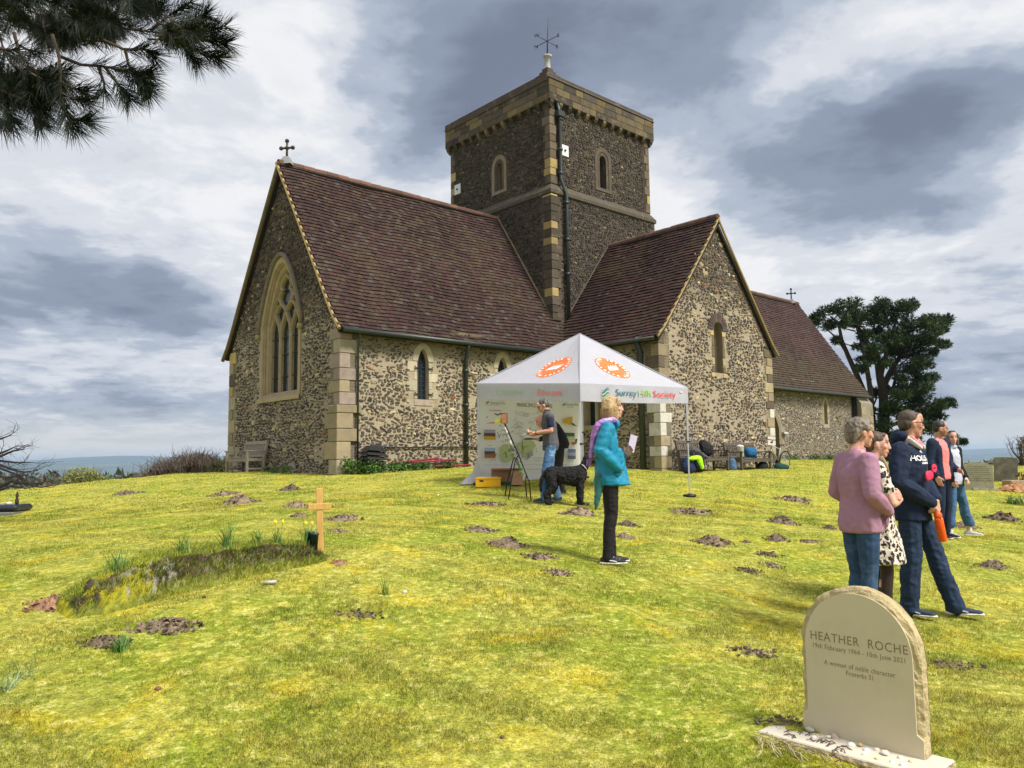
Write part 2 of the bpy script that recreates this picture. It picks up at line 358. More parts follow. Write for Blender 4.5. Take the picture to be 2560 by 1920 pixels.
def quoin_block(P2, s0, s1, z0, z1, c, proud=.02, name='quoin_stone', parent=None, g=.008, th=.14):
    """dressed block on one face"""
    mb = MB(); a = P2(s0+g, z0+g, proud); b_ = P2(s1-g, z1-g, -th)
    mb.box([min(a[i], b_[i]) for i in range(3)], [max(a[i], b_[i]) for i in range(3)], c, bev=.010); return mb.build(name, m_dress, parent or church, col=True)
def cornerq(u, v, z0, z1, hs, cols, lw=(.32, .58), proud=.02, mir=1, seed=1, vd=1):
    """long-and-short quoins wrapping a corner at (u, v); mir -1 = corner on the right (+u) side"""
    rr = random.Random(seed); z = z0; k = 0
    while z < z1-.08:
        h = min(rr.uniform(*hs), z1-z); a, b = (lw if k % 2 else lw[::-1]); a *= rr.uniform(.88, 1.12); b *= rr.uniform(.88, 1.12)
        x0, x1 = (u-proud, u+a) if mir > 0 else (u-a, u+proud); y0, y1 = (v-proud, v+b) if vd > 0 else (v-b, v+proud)
        c = cols(z, rr, k); mb = MB(); mb.box((x0, y0, z+.006), (x1, y1, z+h-.006), c, bev=.012); mb.build('quoin_stone', m_dress, church, col=True)
        z += h; k += 1
CREAM = (.40, .35, .25); TAN = (.33, .27, .17); PINKY = (.30, .24, .20); BROWN = (.13, .10, .07); OCH = (.42, .31, .13); WHITE = (.50, .48, .43)
def qc_chancel(z, rr, k): return hsv(rr.choice([CREAM, TAN, TAN, PINKY]), rr.uniform(.7, 1.0))
# window openings
ew_o = arch(3.45, 1.95, 1.12, 4.02, 1.72); ew_i = arch(3.45, 2.05, .80, 4.02, 1.32)
g_out = [(-.0, -1.2), (Wc, -1.2), (Wc, 3.61), (Wc/2, RZ-.03), (0, 3.61)]
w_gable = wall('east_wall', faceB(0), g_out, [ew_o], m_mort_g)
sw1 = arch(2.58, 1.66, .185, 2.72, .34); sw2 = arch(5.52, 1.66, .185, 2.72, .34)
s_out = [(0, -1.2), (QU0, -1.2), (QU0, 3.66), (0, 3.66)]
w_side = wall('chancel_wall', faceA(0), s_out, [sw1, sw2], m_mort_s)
# far side and back of the chancel (seen only from elsewhere)
wall('chancel_wall', lambda s, z, d=0: Vector((s, Wc+d, z)), s_out, [], m_mort_s)
qw = arch(11.27, 2.62, .22, 3.98, .24, pointed=False)
q_out = [(QU0, -1.2), (QU1, -1.2), (QU1, 3.68), (QC, QR-.03), (QU0, 3.68)]
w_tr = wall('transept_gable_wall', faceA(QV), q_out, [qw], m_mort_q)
tw = [(-1.95, 1.0), (-1.95, 2.05), (-.85, 2.05), (-.85, 1.0)]
t_out = [(QV, -1.2), (TV0, -1.2), (TV0, 4.4), (0, 3.66), (QV, 3.66)]
w_ts = wall('transept_wall', faceB(QU0), t_out, [tw], m_mort_s)
wall('transept_wall', lambda s, z, d=0: Vector((QU1+d, s, z)), [(QV, -1.2), (TV0, -1.2), (TV0, 4.4), (0, 3.66), (QV, 3.66)], [], m_mort_s)
tlw = arch(3.43, 9.86, .13, 10.72, .17, pointed=False); trw = arch(11.2, 9.82, .17, 10.85, .20, pointed=False)
w_tl = wall('tower_wall', faceB(TU0), [(TV0, 2.5), (TV1, 2.5), (TV1, 12.32), (TV0, 12.32)], [tlw], m_mort_t)
w_tr2 = wall('tower_wall', faceA(TV0), [(TU0, 2.5), (TU1, 2.5), (TU1, 12.32), (TU0, 12.32)], [trw], m_mort_t)
wall('tower_wall', lambda s, z, d=0: Vector((TU1+d, s, z)), [(TV0, 2.5), (TV1, 2.5), (TV1, 12.32), (TV0, 12.32)], [], m_mort_t)
wall('tower_wall', lambda s, z, d=0: Vector((s, TV1+d, z)), [(TU0, 2.5), (TU1, 2.5), (TU1, 12.32), (TU0, 12.32)], [], m_mort_t)
nd = arch(21.35, -.9, .42, 1.15, .62); nw = arch(26.18, 1.46, .15, 2.35, .27)
n_out = [(QU1, -1.2), (NU1, -1.2), (NU1, NE), (QU1, NE)]
w_nv = wall('nave_wall', faceA(NV), n_out, [nd, nw], m_mort_n)
wall('nave_wall', lambda s, z, d=0: Vector((s, 6.84+d, z)), n_out, [], m_mort_n)
wall('nave_wall', lambda s, z, d=0: Vector((NU1+d, s, z)), [(NV, -1.2), (6.84, -1.2), (6.84, NE), (3.5, NR), (NV, NE)], [], m_mort_n)
# thicker lower stage of the tower below the string course
mb = MB(); PR = .10
def ring_tower(mb, p0, z0, p1, z1):
    a = [(TU0-p0, TV0-p0), (TU1+p0, TV0-p0), (TU1+p0, TV1+p0), (TU0-p0, TV1+p0)]; b = [(TU0-p1, TV0-p1), (TU1+p1, TV0-p1), (TU1+p1, TV1+p1), (TU0-p1, TV1+p1)]
    mb.add([(*q, z0) for q in a]+[(*q, z1) for q in b], [(i, (i+1) % 4, 4+(i+1) % 4, 4+i) for i in range(4)])
ring_tower(mb, PR, 2.5, PR, 9.1); mb.build('tower_lower_stage', m_mort_t, church)
mb = MB(); mb.c = (.075, .062, .046); ring_tower(mb, PR+.07, 9.02, PR+.07, 9.14); ring_tower(mb, PR+.07, 9.14, 0, 9.38); ring_tower(mb, PR, 8.97, PR+.07, 9.02); mb.build('string_course', m_dress, church, col=True)
def noise2(s, z, f): return mnoise.noise((s*f, z*f, 3.7))
def zg(s, z):
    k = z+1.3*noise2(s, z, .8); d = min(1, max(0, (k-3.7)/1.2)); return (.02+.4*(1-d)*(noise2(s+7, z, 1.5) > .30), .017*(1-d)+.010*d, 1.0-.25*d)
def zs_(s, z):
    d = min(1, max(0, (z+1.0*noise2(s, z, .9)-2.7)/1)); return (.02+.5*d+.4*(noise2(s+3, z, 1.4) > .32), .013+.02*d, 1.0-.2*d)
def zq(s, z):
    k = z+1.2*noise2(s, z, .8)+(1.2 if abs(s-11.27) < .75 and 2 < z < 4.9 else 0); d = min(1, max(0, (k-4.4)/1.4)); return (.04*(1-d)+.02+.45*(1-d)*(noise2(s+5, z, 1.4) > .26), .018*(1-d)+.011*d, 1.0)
def zt(s, z): return (.03, .011, .60)
def zn(s, z): return (.05, .016, 1.25)
bl = lambda s0, z0, s1, z1: [(s0, z0), (s1, z0), (s1, z1), (s0, z1)]
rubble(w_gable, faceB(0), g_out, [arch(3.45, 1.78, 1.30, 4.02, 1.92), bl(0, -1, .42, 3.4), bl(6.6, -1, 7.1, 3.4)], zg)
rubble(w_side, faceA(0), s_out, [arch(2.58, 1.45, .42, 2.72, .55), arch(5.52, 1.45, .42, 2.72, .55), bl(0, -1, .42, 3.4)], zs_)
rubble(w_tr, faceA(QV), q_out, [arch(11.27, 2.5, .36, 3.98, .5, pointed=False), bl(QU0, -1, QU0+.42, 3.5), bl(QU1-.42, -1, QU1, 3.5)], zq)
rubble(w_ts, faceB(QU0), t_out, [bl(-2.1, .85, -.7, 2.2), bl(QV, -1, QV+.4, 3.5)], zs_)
rubble(w_tl, faceB(TU0), [(TV0, 9.4), (TV1, 9.4), (TV1, 12.3), (TV0, 12.3)], [arch(3.43, 9.7, .42, 10.72, .45, pointed=False), bl(TV0, 9, TV0+.32, 12.4), bl(TV1-.32, 9, TV1, 12.4)], zt, wid=(.08, .2), big=.01)
rubble(w_tr2, faceA(TV0), [(TU0, 9.4), (TU1, 9.4), (TU1, 12.3), (TU0, 12.3)], [arch(11.2, 9.7, .36, 10.85, .45, pointed=False), bl(TU0, 9, TU0+.32, 12.4), bl(TU1-.32, 9, TU1, 12.4)], zt, wid=(.08, .2), big=.01)
rubble(w_tl, faceB(TU0-PR), [(TV0-PR, 4.2), (TV0+.5, 4.2), (3.5, 8.7), (TV1+PR, 8.7), (TV1+PR, 9), (TV0-PR, 9.0)], [bl(TV0-PR, 3, TV0+.3, 9.1)], zt, wid=(.08, .2), big=.01)
rubble(w_tr2, faceA(TV0-PR), [(TU0-PR, 4.2), (TU0+.6, 4.2), (11.3, 7.5), (TU1+PR, 7.0), (TU1+PR, 9.0), (TU0-PR, 9.0)], [bl(TU0-PR, 3, TU0+.3, 9.1)], zt, wid=(.08, .2), big=.01)
rubble(w_nv, faceA(NV), n_out, [arch(21.35, -1, .75, 1.15, .95), arch(26.18, 1.3, .32, 2.35, .45), bl(NU1-.35, -1, NU1, 3.5)], zn, rows=(.06, .09), big=.005, proud=.02)
for i, st in enumerate(sorted(STONES, key=lambda q: -q[0])):
    if i >= 300: break
    _, V_, F_, c_, wo_ = st; o = link('stone', mesh_np('stone', V_, F_, [c_]*len(V_)), m_stone, wo_)
rest = {}
for st in sorted(STONES, key=lambda q: -q[0])[300:]:
    rest.setdefault('all', MB()).add(st[1], st[2], st[3])
tag(rest['all'].build('rubble_stones', m_stone, church, col=True), kind='stuff')
# --- quoins
cornerq(0, 0, 1.42, 3.55, (.30, .40), qc_chancel, (.30, .52), .03, 1, 3)
cornerq(-.10, -.06, -1.0, 1.42, (.30, .46), qc_chancel, (.42, .62), .03, 1, 4)
cornerq(0, Wc, -.9, 3.5, (.28, .42), lambda z, rr, k: hsv(rr.choice([OCH, TAN, BROWN, CREAM]), rr.uniform(.7, 1.1)), (.28, .42), .03, 1, 5, -1)
def qc_tr(z, rr, k):
    if .35 < z < 1.3 or (-.6 < z < .12 and k % 2): return WHITE
    return hsv(rr.choice([TAN, BROWN, (.25, .2, .13)]) if z > 1.7 else TAN, rr.uniform(.8, 1.1))
cornerq(QU0, QV, -.9, 3.6, (.26, .40), qc_tr, (.26, .46), .02, 1, 8)
cornerq(QU1, QV, -.9, 3.6, (.26, .40), lambda z, rr, k: WHITE if .3 < z < 1.5 and k % 3 else hsv(rr.choice([TAN, BROWN]), rr.uniform(.7, 1)), (.28, .45), .03, -1, 9)
def qc_tow(z, rr, k): return hsv(rr.choice([BROWN, (.07, .055, .045), OCH]) if k % 2 else BROWN, rr.uniform(.7, 1.2))
def qc_tow2(z, rr, k): return hsv(OCH, rr.uniform(.35, .9)) if rr.random() < .42 else hsv((.07, .056, .04), rr.uniform(.7, 1.5))
cornerq(TU0, TV0, 9.4, 12.3, (.26, .36), lambda z, rr, k: hsv(OCH, .75) if k in (1, 2) else hsv(BROWN, rr.uniform(.6, 1.1)), (.26, .34), .02, 1, 12)
cornerq(TU0-PR, TV0-PR, 4.6, 8.98, (.24, .34), qc_tow2, (.28, .36), .05, 1, 13)
cornerq(TU0, TV1, 8.9, 12.3, (.26, .36), qc_tow, (.18, .28), .02, 1, 14, -1)
cornerq(TU1, TV0, 9.4, 12.3, (.26, .36), qc_tow, (.18, .30), .02, -1, 15)
cornerq(TU1+PR, TV0-PR, 7.4, 8.98, (.24, .34), lambda z, rr, k: hsv(BROWN, rr.uniform(.5, .8)), (.18, .26), .02, -1, 16)
cornerq(NU1, NV, -.9, 3.3, (.26, .36), qc_tr, (.22, .30), .02, -1, 17)
# --- tower parapet: three courses of blocks on a corbel table, thin dark coping
PO = .17; PZ = 12.32
mb = MB(); ring_tower(mb, 0, PZ-.02, PO, PZ+.02); ring_tower(mb, PO-.02, PZ, PO-.02, 13.08); ring_tower(mb, -.25, 13.06, -.25, 12.2); ring_tower(mb, PO-.02, 13.08, -.25, 13.08)
mb.build('parapet_core', m_mort_t, church)
PCOL = [(.115, .088, .048), (.080, .062, .040), (.052, .043, .033), (.135, .102, .048), (.070, .056, .041), (.095, .075, .05)]
for side in range(4):
    L0, L1 = [(TV0-PO, TV1+PO), (TU0-PO, TU1+PO), (TV0-PO, TV1+PO), (TU0-PO, TU1+PO)][side]
    Pf = [faceB(TU0-PO+.02), faceA(TV0-PO+.02), lambda s, z, d=0: Vector((TU1+PO-.02+d, s, z)), lambda s, z, d=0: Vector((s, TV1+PO-.02+d, z))][side]
    for ci, (za, zb) in enumerate([(PZ, PZ+.24), (PZ+.24, PZ+.50), (PZ+.50, PZ+.74)]):
        s = L0
        while s < L1-.05:
            wd_ = random.uniform(.34, .85); e = min(s+wd_, L1)
            if L1-e < .2: e = L1
            quoin_block(Pf, s, e, za, zb, hsv(random.choice(PCOL), random.uniform(.7, 1.3)), .02, 'parapet_stone', g=.003, th=.1); s = e
    n = 13
    for k in range(n):
        s = L0+.14+(L1-L0-.28)*k/(n-1); mb = MB(); c = hsv(random.choice(PCOL[1:3]+[(.16, .125, .08)]), random.uniform(.7, 1.1))
        pr = [(0, -.24), (0, 0), (PO+.015, 0), (PO+.015, -.07), (PO*.75, -.16), (PO*.3, -.22)]; hw = .075
        f0 = lambda x, dz, q: Pf(s+q, PZ+dz, x-PO+.0)
        V = [f0(x, dz, -hw) for x, dz in pr]+[f0(x, dz, hw) for x, dz in pr]; nn = len(pr)
        mb.add(V, [(i, (i+1) % nn, nn+(i+1) % nn, nn+i) for i in range(nn)]+[tuple(range(nn))[::-1], tuple(range(nn, 2*nn))], c); mb.build('corbel', m_dress, church, col=True)
mb = MB(); mb.c = (.055, .048, .035); ring_tower(mb, PO-.03, PZ+.74, PO+.03, PZ+.76); ring_tower(mb, PO+.03, PZ+.76, PO-.02, PZ+.84); ring_tower(mb, PO-.02, PZ+.84, -.28, PZ+.84); mb.build('coping', m_dress, church, col=True)
# pyramid cap, post and weathervane
cu, cv = 11.2, 3.55; mb = MB(); mb.c = (.075, .055, .045)
NST = 13
for i in range(NST):
    q = i/NST; a = 2.8*(1-q)**1.7+.12; z0 = 13.0+2.36*q**.85; mb.box((cu-a, cv-a, z0), (cu+a, cv+a, z0+.26))
mb.build('cap_roof', m_dress, church, col=True)
mb = MB(); mb.lathe([(.15, 15.25), (.13, 15.42), (.115, 15.48), (.115, 15.95), (.17, 15.97), (.18, 16.03), (.10, 16.06)], 14, (cu, cv, 0), (.42, .40, .38)); mb.build('vane_post', m_dress, church, True, col=True)
vane = link('weathervane', None, parent=church); vane.location = (cu, cv, 16.03)
mb = MB(); mb.tube([(0, 0, 0), (.02, .0, .6), (.05, 0, 1.05), (.07, 0, 1.3), (.11, 0, 1.62)], [.028, .026, .022, .016, .006], 8)
for a in range(4):
    q = R(90*a+3); mb.tube([(0, 0, .62), (.58*math.cos(q), .58*math.sin(q), .62)], .014, 6)
mb.build('rod', m_iron, vane, True)
def text_mesh(s, size, m, parent, M, name='lettering', depth=.002, spacing=1.0, align='CENTER', bold=0, shear=0, wfit=None):
    cu_ = bpy.data.curves.new(name, 'FONT'); cu_.body = s; cu_.size = size; cu_.extrude = depth; cu_.align_x = align; cu_.space_character = spacing; cu_.offset = bold; cu_.shear = shear; cu_.resolution_u = 3
    o = bpy.data.objects.new('tmp', cu_); COL.objects.link(o); dg = bpy.context.evaluated_depsgraph_get(); me = bpy.data.meshes.new_from_object(o.evaluated_get(dg)); bpy.data.objects.remove(o); bpy.data.curves.remove(cu_)
    me.materials.clear()
    if wfit: k = wfit/max(v.co.x for v in me.vertices); me.transform(Matrix.Diagonal((k, 1, 1, 1)))
    o = link(name, me, m, parent); o.matrix_local = M; return o
for a, ch in enumerate('NESW'):
    q = R(90*(1-a)+3)
    text_mesh(ch, .2, m_iron, vane, Matrix.Translation((.6*math.cos(q), .6*math.sin(q), .55)) @ Matrix.Rotation(R(-48), 4, 'Z') @ Matrix.Rotation(R(90), 4, 'X'), depth=.008, bold=.004)
# --- roofs
def roof(P, L0, L1, T1, inside_fn, colf, gauge=.145, tw=.165, name='roof_tile'):
    """P(s, t, n): t down the slope from the ridge; returns list of tiles (centre, V, F, colour)"""
    out = []; t = 0; row = 0
    while t < T1:
        s = L0+(tw/2 if row % 2 else 0)
        while s < L1:
            if inside_fn(s, t+gauge*.5):
                w2 = tw/2*.96; js = random.uniform(-.006, .006); lift = random.uniform(.034, .052); lt = .012
                tt = t+gauge*1.08+random.uniform(-.006, .006)
                V = [P(s-w2+js, t, lt), P(s+w2+js, t, lt), P(s+w2+js, tt, lift+random.uniform(-.003, .003)), P(s-w2+js, tt, lift), P(s-w2+js, t, -.01), P(s+w2+js, t, -.01), P(s+w2+js, tt, lift-.028), P(s-w2+js, tt, lift-.028)]
                F = [(0, 3, 2, 1), (3, 7, 6, 2), (0, 4, 7, 3), (1, 2, 6, 5)]
                out.append((V, F, colf(s, t)))
            s += tw
        t += gauge; row += 1
    return out
TPAL = [(.040, .0175, .014), (.036, .0175, .0155), (.045, .021, .0155), (.033, .018, .0155), (.040, .0225, .016), (.038, .0165, .0155)]
def tcol(k=1, lichen=.03, moss=0):
    def f(s, t):
        n = mnoise.noise((s*.5, t*.5, 1.1)); c = random.choice(TPAL); c = hsv(c, k*random.uniform(.7, 1.25)*(1+.35*n))
        if random.random() < lichen*(1+3*max(0, n)): c = (.055, .045, .038)
        mm = moss(s, t) if moss else 0
        if mm and random.random() < mm: c = (.050, .036, .020)
        return c
    return f
ROOFS = []
def plane_roof(name, P, L0, L1, T1, ins, colf, slab, **kw):
    tl = roof(P, L0, L1, T1, ins, colf, **kw); mb = MB(); V = [P(s, t, -.11) for s, t in slab]; W_ = [P(s, t, -.2) for s, t in slab]; n = len(slab)
    mb.add(V+W_, [tuple(range(n)), tuple(range(2*n-1, n-1, -1))]+[(i, (i+1) % n, n+(i+1) % n, n+i) for i in range(n)]); o = mb.build(name, m_under, church)
    for q in tl: ROOFS.append((q, o))
    return o
sn, cs = math.sin(math.atan(SL)), math.cos(math.atan(SL)); hyp = math.hypot(1, SL)
TC = (Wc/2+.2)*hyp
def Pch(s, t, n):     # near chancel slope, slightly sagging, kicked out at the eaves
    v = Wc/2-t/hyp; z = RZ-(Wc/2-v)*SL; sag = -.05*math.sin(math.pi*min(1, max(0, s/8.4)))*(.4+.6*t/TC)+.018*math.sin(s*1.7+t*.6)+.012*math.sin(s*4.1); kick = .10*max(0, (t-TC+.9)/.9)**2; n += sag+kick
    return Vector((s, v-n*sn, z+n*cs))
def in_ch(s, t):
    v = Wc/2-t/hyp
    if s < -.13 or t > TC: return False
    return s < TU0-PR+.02 if v > TV0-PR else s < QU0+(SL/QS)*max(v, -.3)+.05
plane_roof('chancel_roof', Pch, -.12, 9.3, TC, in_ch, tcol(1, .05, lambda s, t: (.06+.22*(mnoise.noise((s*.35, t*.35, 9)) > .15))), [(-.12, 0), (TU0-PR, 0), (TU0-PR, (Wc/2-TV0+PR)*hyp), (8.9, (Wc/2-.62)*hyp), (8.1, TC), (-.12, TC)])
plane_roof('chancel_roof', lambda s, t, n: Vector((s, Wc-Pch(s, t, n).y, Pch(s, t, n).z)), -.12, 8.4, TC, lambda s, t: False, None, [(-.12, 0), (TU0, 0), (TU0, TC), (-.12, TC)])
qsn, qcs = math.sin(math.atan(QS)), math.cos(math.atan(QS)); qh = math.hypot(1, QS); TQ = (QC-QU0+.2)*qh
def Pq(s, t, n):      # left transept slope; s runs along v
    u = QC-t/qh; z = QR-(QC-u)*QS; sag = -.03*math.sin(math.pi*min(1, max(0, (s+3.9)/4.6)))+.012*math.sin(s*2.3+t)+.008*math.sin(s*5); kick = .08*max(0, (t-TQ+.8)/.8)**2; n += sag+kick
    return Vector((u-n*qsn, s, z+n*qcs))
def in_q(s, t):
    u = QC-t/qh
    if s < QV-.13 or s > TV0-PR+.02: return False
    return True if s < -.2 else (u-QU0)*QS+3.68 > 3.61+SL*s-.03
plane_roof('transept_roof', Pq, QV-.12, .8, TQ, in_q, tcol(.95, .02), [(QV-.12, 0), (TV0-PR, 0), (TV0-PR, (QC-9.1)*qh), (-.1, TQ-.1), (QV-.12, TQ)])
plane_roof('transept_roof', lambda s, t, n: Vector((2*QC-Pq(s, t, n).x, s, Pq(s, t, n).z)), QV-.12, .8, TQ, lambda s, t: False, None, [(QV-.12, 0), (TV0, 0), (TV0, TQ), (QV-.12, TQ)])
nsn, ncs = math.sin(math.atan(NS)), math.cos(math.atan(NS)); nh = math.hypot(1, NS); TN = (3.5-NV+.35)*nh
def Pn(s, t, n):
    v = 3.5-t/nh; z = NR-(3.5-v)*NS; n += .015*math.sin(s*1.3+t*.8)-.03*math.sin(math.pi*(s-14)/16); return Vector((s, v-n*nsn, z+n*ncs))
plane_roof('nave_roof', Pn, QU1-.3, NU1+.2, TN, lambda s, t: s > TU1 and t < TN, tcol(1.15, .015, lambda s, t: .75*max(0, min(1, (t-2.6-.10*(s-18)+1.1*mnoise.noise((s*.4, t*.4, 5)))/1.5))), [(QU1-.3, 0), (NU1+.2, 0), (NU1+.2, TN), (QU1-.3, TN)])
plane_roof('nave_roof', lambda s, t, n: Vector((s, 7-Pn(s, t, n).y, Pn(s, t, n).z)), QU1, NU1, TN, lambda s, t: False, None, [(TU1, 0), (NU1+.2, 0), (NU1+.2, TN), (TU1, TN)])
ROOFS.sort(key=lambda q: wpos(q[0][0][3]).length)
for (V_, F_, c_), o in ROOFS[:300]: link('roof_tile', mesh_np('roof_tile', V_, F_, [c_]*8), m_tile, o)
mb = MB()
for (V_, F_, c_), o in ROOFS[300:]: mb.add(V_, F_, c_)
tag(mb.build('roof_tiles', m_tile, church, col=True), kind='stuff')
# ridges (half-round tiles), verges, gutters
def ridge_tiles(p0, p1, n, c):
    p0, p1 = Vector(p0), Vector(p1)
    for i in range(n):
        a = p0.lerp(p1, i/n); b_ = p0.lerp(p1, (i+.97)/n); mb = MB(); k = random.uniform(.7, 1.25); mb.tube([a+Vector((0, 0, random.uniform(-.012, .012))), b_], [.115, .125], 10, hsv(c, k)); mb.build('ridge_tile', m_tile, church, col=True)
ridge_tiles((-.14, Wc/2, RZ-.02), (TU0, Wc/2, RZ-.05), 22, (.12, .06, .04)); ridge_tiles((QC, QV-.14, QR-.02), (QC, TV0, QR-.05), 13, (.11, .06, .045)); ridge_tiles((TU1, 3.5, NR), (NU1+.2, 3.5, NR), 30, (.10, .055, .04))
def verge(pts, c, wd_=.05): mb = MB(); mb.tube(pts, wd_, 6, c); mb.build('verge', m_dress, church, col=True)
VC = (.30, .22, .09)
verge([Pch(-.17, t, -.03) for t in np.linspace(0, TC, 14)], VC); verge([Vector((q.x, Wc-q.y, q.z)) for q in [Pch(-.14, t, -.05) for t in np.linspace(0, TC+.1, 14)]], (.16, .12, .06), .06)
verge([Pq(QV-.17, t, -.02) for t in np.linspace(0, TQ, 12)], VC, .04); verge([Vector((2*QC-q.x, q.y, q.z)) for q in [Pq(QV-.14, t, -.04) for t in np.linspace(0, TQ+.05, 12)]], VC, .04)
verge([Pch(TU0-PR-.02, t, .05) for t in np.linspace(0, (Wc/2-TV0+PR)*hyp, 12)], (.20, .16, .11), .035); verge([Pq(TV0-PR-.02, t, .04) for t in np.linspace(0, (QC-9.0)*qh, 12)], (.08, .065, .05), .035)
def pipe(pts, r=.05, name='downpipe', m=m_iron_g): mb = MB(); mb.tube(pts, r, 8); return mb.build(name, m, church, True)
ez = Pch(0, TC, 0).z
pipe([(-.1, -.36, ez-.05), (8.1, -.36, ez-.05)], .065, 'gutter'); pipe([(QU0-.33, QV-.08, Pq(0, TQ, 0).z-.05), (QU0-.33, -.2, Pq(0, TQ, 0).z-.05)], .06, 'gutter'); pipe([(QU1+.0, NV-.45, Pn(20, TN, 0).z-.03), (NU1+.1, NV-.45, Pn(20, TN, 0).z-.03)], .06, 'gutter')
for u, r in ((.47, .028), (4.04, .058)):
    pipe([(u-.1, -.33, ez-.07), (u-.08, -.3, ez-.2), (u, -.09, ez-.5), (u, -.09, -.35)], r)
    if r > .05:
        for z in (.4, 1.5, 2.5): pipe([(u, -.09, z), (u, -.09, z+.09)], r+.02, 'pipe_collar')
pipe([(QU0-.3, -3.2, 3.5), (QU0-.09, -3.2, 3.1), (QU0-.09, -3.2, -.6)], .085)
pp = [(TU0+.28, TV0-.1, 12.3), (TU0+.36, TV0-.13, 11.95), (TU0+.38, TV0-.12, 11.9), (TU0+.38, TV0-.12, 9.6), (TU0+.52, TV0-.24, 9.05), (TU0+.52, TV0-.24, 4.7)]; pipe(pp, .062)
for z in (11.7, 10.6, 9.75): pipe([(TU0+.38, TV0-.12, z), (TU0+.38, TV0-.12, z+.1)], .085, 'pipe_collar')
for z in (8.7, 7.4, 6.2): pipe([(TU0+.52, TV0-.24, z), (TU0+.52, TV0-.24, z+.1)], .085, 'pipe_collar')
mb = MB(); mb.box((TU0+.22, TV0-.24, 11.8), (TU0+.52, TV0-.0, 12.02), bev=.02); mb.build('rainwater_head', m_iron_g, church)
pipe([(TU0+.66, TV0-.125, 9.1), (TU0+.66, TV0-.125, 6.0)], .018, 'conduit', m_dress if False else m_iron_g)
# cable along the walls
pipe([(.75, -.05, .36), (2, -.05, .33), (4, -.05, .34), (8.1, -.05, .36)], .018, 'cable', m_iron); pipe([(QU0-.04, -2.9, .35), (QU0-.04, QV+.5, .37)], .016, 'cable', m_iron)
# tie plates on the tower
m_plate = mat('white_plate', (.62, .63, .64), .5, .08, bump=.05)
for Pf, s, z in ((faceB(TU0), 5.91, 10.55), (faceA(TV0), 9.18, 10.72)):
    mb = MB(); a = Pf(s-.19, z-.2, .035); b_ = Pf(s+.19, z+.2, .005); mb.box([min(a[i], b_[i]) for i in range(3)], [max(a[i], b_[i]) for i in range(3)], bev=.008); o = mb.build('tie_plate', m_plate, church)
    mb = MB(); mb.tube([Pf(s, z, .03), Pf(s, z, .07)], .04, 8); mb.build('bolt', m_iron, o)
# --- windows
def ring(mb, P, A_, dA, B_, dB, c=None):
    n = len(A_); V = [P(s, z, dA) for s, z in A_]+[P(s, z, dB) for s, z in B_]
    mb.add(V, [(i, i+1, n+i+1, n+i) for i in range(n-1)]+[(n-1, 0, n, 2*n-1)], c)
def pane(P, A_, d, parent):
    mb = MB(); mb.add([P(s, z, d) for s, z in A_], [tuple(range(len(A_)))]); return mb.build('pane', m_glass, parent)
def ribbon(mb, P, pts, w, d0, d1, c=None):
    for (a, b_) in zip(pts, pts[1:]):
        a = Vector(a); b_ = Vector(b_); t_ = (b_-a).normalized(); n_ = Vector((-t_.y, t_.x))*w/2; a = a-t_*w*.2; b_ = b_+t_*w*.2
        q = [a-n_, b_-n_, b_+n_, a+n_]; V = [P(v.x, v.y, d0) for v in q]+[P(v.x, v.y, d1) for v in q]
        # chamfered front
        q2 = [a-n_*.35, b_-n_*.35, b_+n_*.35, a+n_*.35]; V += [P(v.x, v.y, d0+.05) for v in q2]
        mb.add(V, [(8, 9, 10, 11), (0, 1, 9, 8), (2, 3, 11, 10), (1, 2, 10, 9), (3, 0, 8, 11), (0, 4, 5, 1), (2, 6, 7, 3)], c)
PE = faceB(0); mb = MB(); mb.c = (.34, .27, .17)
A1 = arch(3.45, 1.78, 1.30, 4.02, 1.92); A2 = arch(3.45, 1.9, 1.16, 4.02, 1.76); A3 = arch(3.45, 1.95, 1.10, 4.02, 1.69); A4 = arch(3.45, 2.0, 1.03, 4.02, 1.58); A5 = arch(3.45, 2.02, .97, 4.02, 1.50)
ring(mb, PE, A1, -.01, A1, .03); ring(mb, PE, A1, .03, A2, .03); ring(mb, PE, A2, .03, A3, -.05); ring(mb, PE, A3, -.05, A3, -.09); ring(mb, PE, A3, -.09, A4, -.12); ring(mb, PE, A4, -.12, A5, -.26)
ew = mb.build('east_window', m_dress, church, col=True)
hood = arch(3.45, 3.6, 1.36, 4.02, 2.0)[2:-2]; mb = MB(); mb.c = (.17, .14, .10)
hp = [(s, z) for s, z in hood]; hp = [(hp[0][0], 3.75)]+hp+[(hp[-1][0], 3.75)]
mb.tube([PE(s, z, .05) for s, z in hp], .07, 8); mb.tube([PE(hp[-1][0], 3.78, .06), PE(hp[-1][0], 3.66, .08)], .10, 8, (.3, .24, .14)); mb.tube([PE(hp[0][0], 3.78, .06), PE(hp[0][0], 3.66, .08)], .10, 8, (.3, .24, .14)); mb.build('hood_mould', m_dress, ew, True, col=True)
mb = MB(); mb.c = (.36, .29, .18); a = PE(2.1, 1.70, .10); b_ = PE(4.8, 1.9, -.3)
mb.add([PE(4.80, 1.72, .08), PE(2.1, 1.72, .08), PE(2.1, 1.82, .08), PE(4.8, 1.82, .08), PE(2.45, 2.03, -.25), PE(4.45, 2.03, -.25)], [(0, 1, 2, 3), (3, 2, 4, 5)]); mb.build('sill', m_dress, ew, col=True)
pane(PE, arch(3.45, 1.95, 1.0, 4.02, 1.55), -.25, ew)
mb = MB(); mb.c = (.34, .27, .17); cx = 3.45; m1 = .33; TA = (-.17, -.26)
def rb(pts, w_): ribbon(mb, PE, [(cx+x, z) for x, z in pts], w_, *TA)
